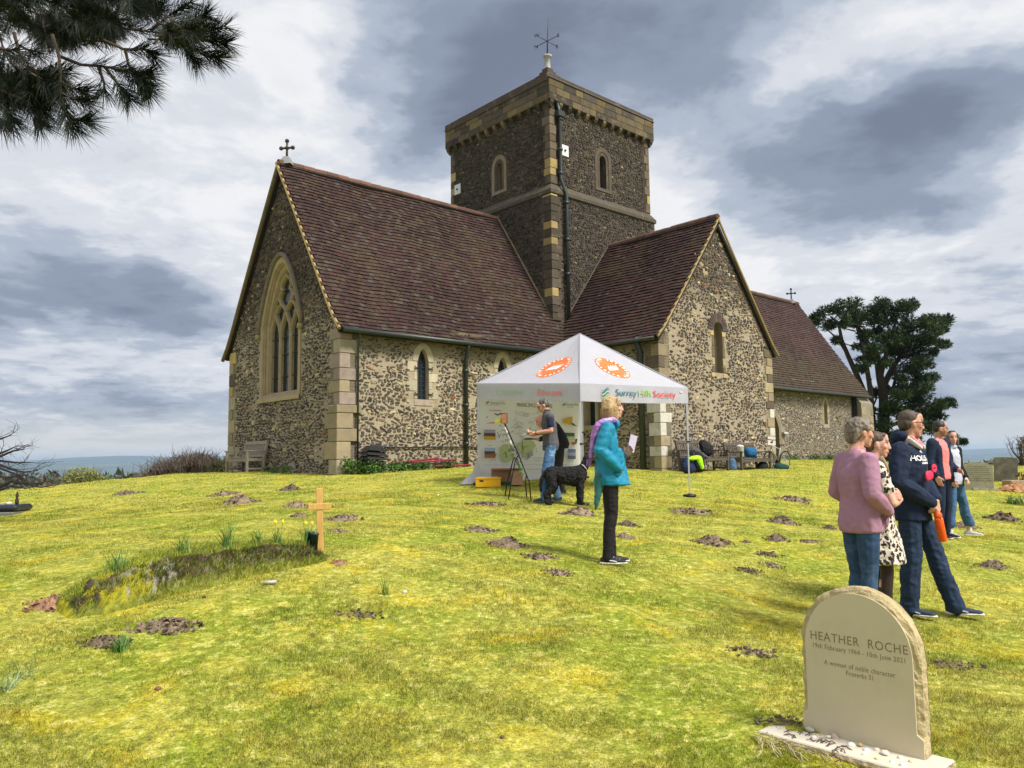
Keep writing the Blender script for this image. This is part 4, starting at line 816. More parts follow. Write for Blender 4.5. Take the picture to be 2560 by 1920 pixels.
# --- foreground pine: boughs hang in from the upper left
m_ndl = mat('pine_needles', None, .6, .3, 3, 0); m_bark = mat('pine_bark', (.060, .042, .032), .9, .4, 12, .8, 30, .01)
pine = empty('pine_tree', 'dark long needled pine bough hanging into the upper left', 'tree', (-5.2, 2.2, gz(-5.2, 2.2)))
pm = MB(); nm = MB(); PO_ = pine.location.copy()
pm.tube([Vector((0, 0, -.3)), Vector((.1, .1, 1.5)), Vector((.05, .2, 3.4)), Vector((-.1, .2, 7))], [.24, .20, .16, .10], 12)
def P5(x, y, Y): return at(x/3.456, y/3.456, Y)-PO_
def needles(path, n, L=.085, start=.25, spread=.75):
    for _ in range(n):
        q = start+(1-start)*random.random()**.75; k = q*(len(path)-1); i = min(int(k), len(path)-2); o = path[i].lerp(path[i+1], k-i); d = (path[i+1]-path[i]).normalized()
        rv = Vector((random.gauss(0, 1), random.gauss(0, 1), random.gauss(0, 1))); rv = (rv-d*rv.dot(d)).normalized(); dd = (d*random.uniform(.45, 1.3)+rv*spread+Vector((0, 0, -.12))).normalized(); l = L*random.uniform(.7, 1.15); w_ = .00075
        a = dd.orthogonal().normalized()*w_; b_ = dd.cross(a).normalized()*w_; bend = rv*l*random.uniform(-.1, .12); c = hsv((.010, .018, .008), random.uniform(.5, 1.8)); m_ = o+dd*l*.5+bend*.5; e = o+dd*l
        nm.add([o-a, o+a, m_+a, m_-a, e, o-b_, o+b_, m_+b_, m_-b_], [(0, 1, 2, 3), (3, 2, 4), (5, 6, 7, 8), (8, 7, 4)], c)
def twig(pts, Y, n, r=.006, dy=0, **kw):
    path = [P5(x, y, Y+dy*i) for i, (x, y) in enumerate(pts)]; sm = []
    for i in range(len(path)-1):
        for k in range(4): sm.append(path[i].lerp(path[i+1], k/4))
    sm.append(path[-1]); pm.tube(sm, [r*(1-.75*i/len(sm)) for i in range(len(sm))], 5); needles(sm, n, **kw)
for pts, Y, n in [([(-900, -500), (0, -150), (700, 120), (1080, 250), (1400, 285), (1700, 290), (1950, 225)], 2.7, 520), ([(1380, 280), (1600, 390), (1780, 470), (1890, 500)], 2.65, 300), ([(1400, 285), (1650, 180), (1780, 120)], 2.75, 220), ([(1450, 290), (1600, 420), (1700, 540)], 2.7, 220), ([(1500, 290), (1800, 350), (1960, 370)], 2.75, 260), ([(1300, 270), (1480, 120), (1650, 20)], 2.8, 200),
    ([(500, 480), (700, 560), (900, 575), (1100, 610), (1230, 690), (1270, 790)], 2.5, 380), ([(900, 575), (1000, 700), (1060, 780), (1120, 850)], 2.5, 220), ([(1080, 420), (1110, 560), (1180, 700), (1260, 760)], 2.55, 260), ([(850, 580), (900, 720), (900, 790)], 2.5, 80), ([(900, 350), (1080, 430), (1250, 430), (1330, 480)], 2.6, 220), ([(1000, 600), (1180, 640), (1290, 640)], 2.6, 180),
    ([(450, 300), (510, 480), (520, 650), (530, 850), (570, 1000), (660, 1130)], 2.4, 360), ([(520, 800), (620, 850), (740, 880)], 2.4, 120), ([(560, 980), (660, 1040), (760, 1040)], 2.4, 150), ([(520, 700), (620, 760), (740, 790)], 2.45, 160), ([(-100, 640), (100, 640), (300, 670), (600, 600)], 2.5, 300), ([(120, 280), (165, 450), (240, 560), (250, 650)], 2.45, 60),
    ([(-200, 700), (0, 780), (200, 860), (300, 1000), (360, 1080)], 2.4, 260), ([(-100, 800), (50, 950), (120, 1060)], 2.4, 200), ([(-150, 900), (-20, 1000), (20, 1080)], 2.4, 120), ([(200, 700), (330, 850), (400, 980)], 2.45, 180), ([(0, 420), (60, 430), (160, 440)], 2.45, 80)]: twig(pts, Y, n)
def fill(poly, k, n, L0, L1, ys=(2.45, 3.1)):
    xs = [q[0] for q in poly]; ys_ = [q[1] for q in poly]; i = 0
    while i < k:
        x, y = random.uniform(min(xs), max(xs)), random.uniform(min(ys_), max(ys_))
        if not inside(poly, x, y): continue
        a = random.gauss(.45, .7); L = random.uniform(L0, L1); dx_, dy_ = math.cos(a)*L, math.sin(a)*L; Y = random.uniform(*ys); twig([(x-dx_, y-dy_), (x-dx_*.3, y-dy_*.4), (x, y)], Y, n, r=.004, dy=random.uniform(-.06, .06)); i += 1
fill([(-60, -60), (1450, -60), (1420, 130), (1000, 260), (560, 400), (300, 330), (150, 200), (-60, 150)], 78, 110, 120, 260)
fill([(500, 150), (1050, 200), (1000, 330), (700, 400), (450, 380)], 30, 100, 100, 200); fill([(-60, 640), (560, 640), (430, 860), (200, 900), (-60, 850)], 40, 105, 100, 200, (2.35, 2.7)); fill([(1400, 200), (1850, 220), (1800, 420), (1450, 350)], 16, 110, 100, 200)
fill([(-60, 180), (200, 330), (450, 480), (100, 620), (-60, 560)], 9, 60, 100, 200)
pm.build('branches', m_bark, pine); nm.build('needles', m_ndl, pine, col=True)
# --- big pine beyond the nave
m_pin = mat('scots_pine_foliage', None, .8, .35, 2, 0); big = empty('pine_tree', 'tall spreading dark pine standing beyond the far end of the nave', 'tree', at(2190, 1150, 47)); BO = big.location.copy(); BO.z = gz(BO.x, BO.y); big.location = BO
def P7(x, y, dy=0): return at(2000+x/2.593, 680+y/2.593, 47+dy)-BO
pm = MB(); fm = MB(); m_brk2 = mat('dark_bark', (.040, .032, .028), .9, .4, 6, .6)
for pts, r0, r1 in [([(545, 1290), (545, 960), (540, 780), (520, 690), (500, 560), (430, 450), (375, 360), (360, 300)], .34, .10), ([(470, 1290), (470, 950), (455, 760), (430, 600), (405, 470), (370, 370)], .22, .08), ([(465, 900), (360, 650), (310, 540), (270, 440), (250, 330), (200, 290)], .20, .06), ([(540, 740), (590, 640), (640, 560), (690, 430), (740, 340)], .20, .06), ([(545, 800), (600, 770), (700, 760), (800, 690)], .14, .04), ([(600, 770), (620, 690), (615, 600), (700, 620)], .12, .04), ([(520, 690), (560, 520), (600, 380), (640, 270)], .16, .05), ([(545, 930), (650, 880), (800, 860), (950, 860)], .14, .04), ([(545, 1000), (650, 980), (800, 950), (1000, 1090), (1060, 1110)], .12, .03), ([(470, 880), (500, 810), (530, 830)], .06, .03), ([(690, 430), (800, 400), (900, 350)], .08, .03), ([(640, 560), (760, 520), (870, 500)], .09, .03), ([(310, 540), (240, 430), (150, 350)], .08, .03), ([(430, 600), (480, 500), (560, 470)], .08, .03), ([(430, 450), (480, 360), (480, 260)], .08, .03)]:
    path = [P7(x, y, random.uniform(-.6, .6)) for x, y in pts]; pm.tube(path, [r0+(r1-r0)*i/(len(path)-1) for i in range(len(path))], 8)
CL = [(150, 290, 60), (240, 250, 62), (200, 345, 50), (330, 250, 75), (400, 290, 55), (470, 260, 75), (560, 235, 75), (650, 240, 80), (700, 225, 55), (560, 320, 85), (670, 330, 90), (770, 330, 85), (850, 320, 75), (915, 335, 50), (930, 380, 35), (640, 420, 70), (740, 420, 90), (850, 410, 80), (905, 480, 45), (560, 430, 70), (500, 400, 50), (490, 500, 50), (640, 520, 60), (740, 530, 75), (830, 555, 55), (880, 520, 35), (420, 560, 40), (400, 620, 40), (560, 590, 40), (700, 620, 65), (790, 680, 75), (860, 680, 45), (660, 690, 35), (740, 745, 60), (640, 800, 50), (700, 830, 70), (800, 845, 80), (890, 850, 60), (960, 855, 42), (600, 880, 60), (700, 920, 75), (800, 930, 80), (880, 930, 42), (560, 1000, 60), (500, 1060, 60), (560, 1100, 60), (640, 1040, 60), (720, 1020, 50), (900, 1000, 35), (1010, 1108, 36), (965, 1095, 30), (1050, 1100, 20), (530, 930, 45), (470, 1000, 40), (100, 300, 28), (290, 320, 45), (230, 440, 32), (640, 1130, 60), (820, 1010, 60), (740, 1080, 60), (560, 880, 50), (480, 800, 45), (600, 760, 45), (700, 780, 60), (430, 480, 45), (590, 500, 60), (350, 330, 60), (520, 560, 45), (760, 600, 60), (420, 400, 50), (500, 1160, 60), (720, 1150, 60), (850, 900, 60)]
def sprays(mb, c, rx, ry, rz, n, L, cols, up=.3, w=.25, k3=3):
    for _ in range(n):
        d = Vector((random.gauss(0, 1), random.gauss(0, 1), random.gauss(0, 1))).normalized()*random.random()**.42; o = c+Vector((d.x*rx, d.y*ry, d.z*rz)); f = (d+Vector((random.gauss(0, .5), random.gauss(0, .5), random.gauss(0, .5)+up))).normalized(); k = hsv(random.choice(cols), random.uniform(.6, 1.35))
        for j in range(k3):
            g = (f+Vector((random.gauss(0, .5), random.gauss(0, .5), random.gauss(0, .4)))).normalized(); l = L*random.uniform(.6, 1.2); s_ = g.orthogonal().normalized()*l*w; s_ = Matrix.Rotation(random.random()*6.28, 3, g) @ s_
            mb.add([o-s_*.5, o+s_*.5, o+g*l], [(0, 1, 2)], k)
PG = [(.026, .052, .022), (.036, .066, .026), (.018, .034, .016), (.052, .085, .030)]
for x, y, r in CL:
    rm = r/2.593*47/FPX; c = P7(x, y, random.uniform(-2.2, 1.5))
    for _ in range(4): cc_ = c+Vector((random.gauss(0, rm*.45), random.gauss(0, rm*.6), random.gauss(0, rm*.28))); sprays(fm, cc_, rm*.7, rm*.8, rm*.5, int(50+rm*rm*150), .22, PG, .5, .3)
    if random.random() < .8: b0 = P7(520+random.uniform(-60, 60), min(1200, y+random.uniform(60, 160))); pm.tube([b0.lerp(c, .45), c], [.05, .02], 5)
pm.build('trunk', m_brk2, big); fm.build('crown', m_pin, big, col=True)
# --- bare branches at the left edge
bt = empty('bare_tree', 'leafless tree reaching in at the far left edge', 'tree', at(-420, 1280, 13)); BT = bt.location.copy(); BT.z = gz(BT.x, BT.y); bt.location = BT; pm = MB()
def P6(x, y, Y=13): return at(x/3.687, 1000+y/3.687, Y)-BT
def rtwig(a, d, L, r, dep):
    pts = [a]; dd = d.copy()
    for i in range(4): dd = (dd+Vector((random.gauss(0, .16), random.gauss(0, .16), random.gauss(0, .16)))).normalized(); pts.append(pts[-1]+dd*L/4)
    pm.tube(pts, [r, r*.85, r*.7, r*.55, r*.35], 5)
    if dep > 0:
        for i in range(1, 5):
            for _ in range(2 if dep > 1 else 1):
                e = (dd+Vector((random.gauss(0, .7), random.gauss(0, .7), random.gauss(0, .55)))).normalized(); rtwig(pts[i], e, L*random.uniform(.4, .65), r*.5, dep-1)
pm.tube([Vector((0, 0, -.3)), Vector((0, 0, 1.0)), Vector((.1, 0, 2.2))], [.16, .12, .08], 8)
for pts in [[(-1300, 700), (-500, 600), (-150, 575), (0, 600), (100, 640), (220, 665), (350, 648)], [(-1300, 700), (-300, 660), (0, 628), (160, 690), (240, 790)], [(-1300, 900), (-300, 860), (0, 800), (110, 748), (230, 770), (380, 805), (480, 785)], [(-1200, 600), (-300, 520), (0, 492), (70, 465), (140, 430)], [(-1200, 620), (-250, 540), (0, 520), (120, 470), (230, 452)], [(-1200, 620), (-200, 600), (0, 560), (150, 578), (290, 575)], [(-900, 400), (-200, 380), (0, 360), (100, 325)], [(-1200, 760), (-300, 740), (0, 700), (60, 720), (160, 700), (260, 690)], [(-1200, 880), (-200, 900), (0, 830), (120, 790), (250, 820)]]:
    path = [P6(x, y) for x, y in pts]; n = len(path); pm.tube(path, [.035*(1-.8*i/(n-1)) for i in range(n)], 6)
    for i in range(2, n):
        for _ in range(2):
            q = random.random(); o = path[i-1].lerp(path[i], q); d = (path[i]-path[i-1]).normalized()+Vector((random.gauss(0, .2), random.gauss(0, .4), random.gauss(0, .6))); rtwig(o, d.normalized(), random.uniform(.2, .45), .006, 1)
pm.build('branches', mat('bare_bark', (.030, .026, .028), .9), bt)
# --- shrubs along the brow left of the church
m_sh = mat('shrub_foliage', None, .8, .3, 3, 0); 
def shrub(px, py, Y, w, h, lb, cols, dens, twigs, tc=(.10, .075, .06), group='shrubs along the hill brow left of the church', gy=None):
    c = at(px, py, Y); c.z = gz(c.x, c.y) if gy is None else gy; o = empty('shrub', lb, 'shrub', c, group=group); mb = MB(); mb.c = tc
    top = c.z+h
    for _ in range(twigs):
        x = random.gauss(0, w*.35); L = h*random.uniform(.7, 1.05)*(1-.35*(x/w)**2); p0 = Vector((x*.5, random.gauss(0, .3), -.5)); p1 = Vector((x, random.gauss(0, .5), L*.6)); p2 = p1+Vector((random.gauss(0, .12), 0, L*.4)); mb.tube([p0, p1, p2], [.03, .016, .006], 4, hsv(tc, random.uniform(.7, 1.4)))
        for _ in range(4): q = random.uniform(.3, 1); a = p0.lerp(p1, q) if q < .6 else p1.lerp(p2, (q-.6)/.4); mb.tube([a, a+Vector((random.gauss(0, .22), random.gauss(0, .2), random.uniform(.1, .4)))], [.009, .004], 3, hsv(tc, random.uniform(.7, 1.4)))
    mb.build('stems', m_sh, o, col=True)
    if dens: mb = MB(); sprays(mb, Vector((0, 0, h*.5)), w*.55, w*.4, h*.5, dens, .16, cols, .4, .45, 2); mb.build('foliage', m_sh, o, col=True)
BRS = [(.16, .10, .07), (.13, .10, .06), (.10, .09, .05)]; GGS = [(.14, .18, .05), (.10, .14, .05), (.20, .22, .08)]
for i, (x, w_, h, lb, cl, dn, tw_) in enumerate([(392, 1.0, .45, 'low reddish brown bare shrub, leftmost of the bare shrubs', BRS, 120, 30), (418, 1.1, .75, 'rusty bare shrub with upright stems next to the leftmost one', BRS, 200, 60), (447, 1.3, .85, 'grey brown bare shrub in the middle of the bare row', BRS, 160, 70), (478, 1.3, 1.05, 'tallest bare shrub of the row left of the church', BRS, 200, 90), (508, 1.3, .9, 'bare shrub just left of the dark green bush', BRS, 160, 80), (540, 1.0, .65, 'dark green bush closest to the church corner', GGS, 700, 16), (562, .9, .6, 'small green bush partly behind the church corner', GGS, 500, 10)]):
    c = at(x, 1192, 30); shrub(x, 1192, 30, w_, h, lb, cl, dn, tw_, (.12, .095, .085) if i < 5 else (.08, .07, .04))
shrub(205, 1212, 38, 1.7, 1.15, 'feathery yellow green bush on the brow, left of the standing stone', [(.25, .27, .08), (.18, .2, .06)], 700, 26, gy=at(205, 1214, 38).z-.3); shrub(245, 1212, 40, 1.5, .8, 'smaller green bush right of the feathery yellow green one', GGS, 500, 10, gy=at(245, 1213, 40).z-.3)
mb = MB()
for k in range(90):
    px = random.uniform(-200, 400); Y = random.uniform(90, 200); c = at(px, 1208+random.uniform(-3, 10), Y); sprays(mb, c, 4*Y/120, 3, 1.4*Y/120, 26, .9, [(.07, .085, .045), (.10, .085, .06), (.05, .07, .04)], .4, .6, 2)
for k in range(60):
    px = random.uniform(2440, 2700); Y = random.uniform(120, 200); c = at(px, 1166+random.uniform(2, 12), Y); sprays(mb, c, 4, 3, 1.2, 20, .9, [(.07, .085, .045), (.10, .085, .06), (.05, .07, .04)], .4, .6, 2)
tag(mb.build('woodland', m_sh, col=True), 'woods on the slope below the hill brow', 'woodland', kind='stuff')
shrub(2575, 1180, 40, .9, 1.6, 'brownish bare shrub cut by the right edge of the frame', BRS, 300, 50, group='shrubs at the right edge')
# --- nettles at the foot of the chancel
def hedge(u0, u1, n, h, w_, lb):
    mb = MB(); cs_ = [wpos((u0+(u1-u0)*random.random(), -.15-random.random()*w_, 0)) for _ in range(n)]; c0 = wpos(((u0+u1)/2, -.3, 0)); c0.z = gz(c0.x, c0.y)
    for c in cs_:
        c.z = gz(c.x, c.y); sprays(mb, c-c0+Vector((0, 0, h*.35*random.uniform(.5, 1.3))), .14, .12, h*.4, 60, .055, [(.05, .11, .02), (.08, .17, .03), (.12, .21, .04), (.03, .07, .02)], .5, .8, 2)
    o = mb.build('nettle_patch', m_sh, col=True); o.location = c0; tag(o, lb, 'plant', 'green plants at the foot of the chancel walls')
hedge(-.1, .9, 26, .55, .5, 'thick dark green nettle clump hiding the corner of the chancel'); hedge(.8, 2.2, 26, .32, .5, 'lower nettles running from the black hopper along the wall'); hedge(2.2, 3.5, 16, .22, .35, 'thin green weeds under the red barrier poles')
mb = MB(); c0 = wpos((-.25, 2.8, 0)); c0.z = gz(c0.x, c0.y)
for _ in range(10): sprays(mb, Vector((AX.x*-.1, AX.y*-.1, .08))+BX*random.uniform(-.9, .9), .12, .12, .13, 30, .05, [(.05, .1, .02), (.07, .13, .03)], .5, .7, 2)
o = mb.build('nettle_patch', m_sh, col=True); o.location = c0; tag(o, 'dark low weeds at the gable wall right of the empty bench', 'plant', kind='stuff')
mb = MB(); c0 = wpos((26, -.2, 0)); c0.z = gz(c0.x, c0.y)
for _ in range(50): sprays(mb, AX*random.uniform(-4.5, 4.5)+Vector((0, 0, .12)), .25, .15, .2, 22, .09, [(.06, .11, .02), (.08, .15, .03)], .5, .7, 2)
o = mb.build('weeds', m_sh, col=True); o.location = c0; tag(o, 'green weeds growing along the foot of the nave wall', 'plant', kind='stuff')
# --- small dormer of old graves
m_old = mat('old_gravestone', None, .9, .4, 5, .5, 30, .01, tint=((.20, .19, .12), 5, .5, .7))
def slab_stone(px, py, Y, w_, h, th, top, col_, lb, rz=.35, tilt=0, lines=0, group=None):
    c = at(px, py, Y); c.z = gz(c.x, c.y); o = empty('headstone', lb, 'gravestone', c, rz, group); o.rotation_euler = (0, tilt, rz); n = 12; pr = [(-w_/2, -.2)]
    for i in range(n+1):
        x = -w_/2+w_*i/n; q = abs(x)/(w_/2); pr.append((x, h-top*(q**2)*.9 if top > 0 else h))
    pr.append((w_/2, -.2)); k = len(pr); mb = MB(); mb.add([(x, -th/2, z) for x, z in pr]+[(x, th/2, z) for x, z in pr], [tuple(range(k)), tuple(range(2*k-1, k-1, -1))]+[(i, k+i, k+(i+1) % k, (i+1) % k) for i in range(k)], col_); mb.build('slab', m_old, o, col=True)
    if lines:
        mb = MB(); rr = random.Random(3)
        for i in range(lines):
            z = h*.86-i*h*.075; x = -w_*.5*rr.uniform(.55, .8)*(.5 if i == 5 else 1); e = -x
            while x < e: l = rr.uniform(.015, .05); mb.box((x, -th/2-.003, z), (x+l, -th/2+.01, z+.012), (.10, .095, .08)); x += l+.012
        mb.build('inscription', m_old, o, col=True)
    return o
o = slab_stone(2445, 1226, 20, .70, .68, .12, .07, (.33, .31, .23), 'pale inscribed headstone just right of the hooded woman', R(-28), lines=8); mb = MB(); mb.box((-.1, -.14, -.1), (.42, .14, .05), (.42, .4, .32)); mb.build('base', m_old, o, col=True)
slab_stone(2515, 1207, 22, .56, .68, .14, .02, (.13, .12, .10), 'dark weathered headstone further right, above the orange earth', R(-28), R(2))
slab_stone(338, 1205, 26, .13, .26, .12, 0, (.12, .10, .08), 'small dark marker stone on the skyline between the bushes', 0, R(4)); slab_stone(2400, 1165, 34, .35, .2, .12, 0, (.28, .26, .2), 'tiny low stone on the skyline behind the hooded woman'); slab_stone(2438, 1162, 36, 1.0, .12, .5, .05, (.12, .11, .08), 'flat tomb lid lying on the skyline right of the hooded woman')
# black ledger grave, left edge
m_blk = mat('black_granite', (.010, .013, .018), .22, .2, 30, .0, spec=.6)
c = at(-8, 1282, 15); c.z = gz(c.x, c.y); lg = empty('ledger_grave', 'polished black granite kerb grave at the left edge', 'grave', c, R(2)); mb = MB(); mb.box((-.9, -.35, -.1), (.50, .35, .06), bev=.02); mb.build('plinth', mat('grey_granite', (.12, .12, .12), .5), lg); mb = MB(); mb.box((-.9, -.3, .06), (.52, .3, .19), bev=.05); mb.build('ledger', m_blk, lg)
mb = MB(); mb.box((-.5, -.04, .19), (.02, .04, .42), bev=.02); o = mb.build('headpiece', m_blk, lg)
mb = MB(); mb.lathe([(.03, .0), (.034, .06), (.02, .12), (.028, .15), (.02, .2), (.006, .24)], 10); o = mb.build('grave_lantern', mat('lantern', (.05, .03, .02)), None, True); o.location = c+Vector((.37, 0, .19)); tag(o, 'small brown lantern standing on the black granite grave', 'lantern')
mb = MB(); mb.lathe([(.06, 0), (.07, .02), (.03, .045), (.005, .05)], 10); o = mb.build('flower_dish', mat('dish', (.5, .48, .4)), None, True); o.location = c+Vector((.22, 0, .19)); tag(o, 'low white dish left of the lantern on the black grave', 'dish')
c = hit(2545, 1216)+Vector((0, 0, .02)); mb = MB(); mb.box((-.3, -.2, 0), (.3, .2, .14), (.36, .26, .18), bev=.01); o = mb.build('grave_planter', m_old, col=True); o.location = c; tag(o, 'pinkish box planter standing on the orange earth mound', 'planter')
mb = MB(); sprays(mb, Vector((0, 0, .12)), .2, .15, .12, 120, .07, [(.04, .07, .03), (.10, .14, .05), (.4, .05, .06), (.5, .4, .1)], .4, .6, 2); o = mb.build('grave_flowers', m_sh, col=True); o.location = c+Vector((.15, -.05, .12)); tag(o, 'dark wreath of leaves and red and yellow flowers in the planter', 'flowers')
# ================================================================ TENT
m_cloth = mat('tent_fabric', (.46, .46, .535), .8, .05, 6, .25, 5, .02)
def translucent(m, c, k):
    t = NT(m.node_tree); o = [n for n in t.n if n.type == 'OUTPUT_MATERIAL'][0]; p = [n for n in t.n if n.type == 'BSDF_PRINCIPLED'][0]; tr = t('ShaderNodeBsdfTranslucent', {0: (*c, 1)}); x = t('ShaderNodeMixShader', {0: k, 1: p.outputs[0], 2: tr.outputs[0]}); t.l.new(x.outputs[0], o.inputs[0]); return m
translucent(m_cloth, (.7, .7, .78), .3); m_pole = mat('aluminium_pole', (.50, .51, .53), .35, .1, metal=.6, bump=0); m_bp = mat('black_plastic', (.015, .015, .017), .5, .1, bump=.05)
def flat(name, c, rough=.7): return mat(name, c, rough, .06, 10, 0)
m_or = flat('orange_print', (.80, .16, .04)); m_grn = flat('green_print', (.30, .50, .12)); m_tealp = flat('teal_print', (.01, .12, .16)); m_red = flat('red_print', (.75, .03, .05)); m_coral = flat('coral_print', (.85, .20, .18)); m_lime = flat('pale_green_print', (.36, .52, .30)); m_ink = flat('ink', (.03, .035, .04)); m_white = flat('white_print', (.75, .75, .78))
tN = Vector((1.17, 13.5, 0)); a_ = R(39.5); dR = Vector((math.cos(a_), math.sin(a_), 0)); dL = Vector((-dR.y, dR.x, 0)); TS = 2.95
tR, tL = tN+dR*TS, tN+dL*TS; tB = tR+dL*TS; TH_ = {0: at(1455, 958, 13.5).z, 1: at(1721, 969, tR.y).z, 3: at(1194, 958, tL.y).z}; TH_[2] = TH_[1]+TH_[3]-TH_[0]
CN = [tN, tR, tB, tL]; TP = [Vector((c.x, c.y, TH_[i])) for i, c in enumerate(CN)]; apex = sum(CN, Vector())/4; apex.z = at(1461, 834, apex.y).z; VH = .31
tent = empty('gazebo', 'white pop-up gazebo with printed roof and valance beside the church', 'tent', (apex.x, apex.y, gz(apex.x, apex.y))); TO = tent.location.copy()
pan = []
for i in range(4):
    a, b_ = TP[i]-TO, TP[(i+1) % 4]-TO; ap = apex-TO; N_ = 20; V = []; F = []; n_ = (b_-a).cross(ap-a).normalized()
    for r in range(N_+1):
        t_ = r/N_
        for k in range(N_+1):
            s = k/N_; p_ = a.lerp(b_, s).lerp(ap, t_); sag = .07*math.sin(math.pi*s)*math.sin(math.pi*t_)**.8+.10*t_*(1-t_)*(1-t_)*1.2; wr = .006*mnoise.noise((s*9, t_*9, i))*math.sin(math.pi*t_); V.append(p_-n_*(sag*.8-wr)+Vector((0, 0, .02*(1-t_) if False else 0)))
    F = [(r*(N_+1)+k, r*(N_+1)+k+1, (r+1)*(N_+1)+k+1, (r+1)*(N_+1)+k) for r in range(N_) for k in range(N_)]
    o = link('roof_panel', mesh_np('roof_panel', V, F, smooth=True), m_cloth, tent); pan.append((V, F, a, b_, ap, n_))
    V = []
    for r in range(7):
        for k in range(31):
            s = k/30; w_ = .012*math.sin(s*23+i)*(r/6)+.006*mnoise.noise((s*14, r*.7, i)); o2 = Vector((n_.x, n_.y, 0)).normalized(); V.append(a.lerp(b_, s)+o2*(w_*(1 if 0 < k < 30 else 0)+.004)-Vector((0, 0, VH*r/6+.015*math.sin(math.pi*s)*(r/6))))
    F = [(r*31+k, (r+1)*31+k, (r+1)*31+k+1, r*31+k+1) for r in range(6) for k in range(30)]
    link('valance', mesh_np('valance', V, F, smooth=True), m_cloth, tent)
mb = MB()
for i in range(4): mb.tube([TP[i]-TO+Vector((0, 0, .0)), apex-TO], .010, 5)
mb.build('roof_seam', m_cloth, tent)
for i, c in enumerate(CN):
    g_ = gz(c.x, c.y)-TO.z; x, y = (c-TO).x, (c-TO).y; q = ((apex-c)*Vector((1, 1, 0))).normalized()*.03; x += q.x; y += q.y; hm = TP[i].z-TO.z; mid = g_+(hm-g_)*.55
    mb = MB(); mb.bar((x, y, g_), (x, y, mid), .026, .026); mb.bar((x, y, mid-.1), (x, y, hm-.03), .034, .034); mb.build('leg', m_pole, tent); mb = MB(); mb.box((x-.024, y-.024, mid-.12), (x+.024, y+.024, mid-.09)); mb.box((x+.02, y-.008, mid-.115), (x+.045, y+.008, mid-.095)); mb.build('clip', m_bp, tent)
    mb = MB(); mb.lathe([(.06, -.02), (.125, 0), (.13, .02), (.12, .042), (.04, .045), (.03, .06)], 18, (x, y, g_)); mb.build('foot_weight', m_bp, tent)
mb = MB()
for i in range(4):     # scissor trusses under the valance
    ii = lambda p_: p_.lerp(Vector((apex.x, apex.y, p_.z)), .04)-TO-Vector((0, 0, .05)); a = ii(TP[i]); b_ = ii(TP[(i+1) % 4]); dz_ = Vector((0, 0, -.2))
    for k in range(4):
        p0 = a.lerp(b_, k/4); p1 = a.lerp(b_, (k+1)/4); mb.bar(p0, p1+dz_, .012, .02); mb.bar(p0+dz_, p1, .012, .02)
mb.build('truss', m_pole, tent)
def basis(p0, X, up, n):     # matrix local->tent: X right, Y up, Z out
    X = X.normalized(); Z = n.normalized(); Y = Z.cross(X).normalized(); return Matrix(((X.x, Y.x, Z.x, p0.x), (X.y, Y.y, Z.y, p0.y), (X.z, Y.z, Z.z, p0.z), (0, 0, 0, 1)))
def planeM(p0, p1, off=.004):   # vertical-ish plane from p0 to p1, facing the viewer's side
    X = (p1-p0).normalized(); Z = X.cross(Vector((0, 0, 1))).normalized(); return basis(p0+Z*off, X, None, Z)
def onplane(M_, px, py):     # photo pixel -> (x, y) on a plane of the scene
    d = at(px, py, 1); n = M_.col[2].xyz; o = M_.col[3].xyz; t_ = o.dot(n)/d.dot(n); q = M_.inverted() @ (d*t_); return q.x, q.y
MvR = planeM(TP[0]-TO, TP[1]-TO, .024); MvL = planeM(TP[3]-TO, TP[0]-TO, .024)
def W2(M_): return Matrix.Translation(TO) @ M_
def ptext(s, size, m, M_, px, py, wpx=None, **kw):
    x, y = onplane(W2(M_), px, py); kw.setdefault('align', 'LEFT'); x2, _ = onplane(W2(M_), px+(wpx or 10), py)
    return text_mesh(s, size, m, tent, M_ @ Matrix.Translation((x, y, 0)), depth=.001, wfit=abs(x2-x) if wpx else None, **kw)
sz = .17
ptext('Conserve', .155, m_lime, MvL, 1239, 985, 66); ptext('Educate', .165, m_coral, MvL, 1341, 988, 62)
ptext('Surrey', .17, m_tealp, MvR, 1539, 989, 53); ptext('Hills', .17, m_grn, MvR, 1596, 990, 34); ptext('Society', .17, m_red, MvR, 1633, 992, 57)
x0, y0 = onplane(W2(MvR), 1514, 982)
def swoosh(M_, x, y, k, cols, parent):
    for j, (m_, dy, w_) in enumerate(cols):
        mb = MB(); V = []; n = 16
        for i in range(n+1):
            q = i/n; xx = (q-.5)*2*k; yy = .28*k*math.sin((q-.5)*math.pi*1.8)+dy*k; w2 = w_*k*math.sin(math.pi*(q*.9+.05)); V += [M_ @ Vector((x+xx, y+yy-w2, .001*j)), M_ @ Vector((x+xx, y+yy+w2, .001*j))]
        mb.add(V, [(2*i, 2*i+2, 2*i+3, 2*i+1) for i in range(n)]); mb.build('emblem', m_, parent)
swoosh(MvR, x0, y0, .115, [(m_tealp, .28, .10), (m_lime, .0, .10), (m_tealp, -.25, .09), (m_grn, -.5, .08), (m_tealp, .55, .06)], tent)
mb = MB(); xx, yy = onplane(W2(MvR), 1703, 980); mb.add([MvR @ Vector((xx+dx_*.035, yy+dy_*.035, 0)) for dx_, dy_ in ((-1, -.4), (1, -.4), (1, .4), (-1, .4))], [(0, 1, 2, 3)]); mb.build('small_mark', flat('pale_red_print', (.75, .45, .45)), tent)
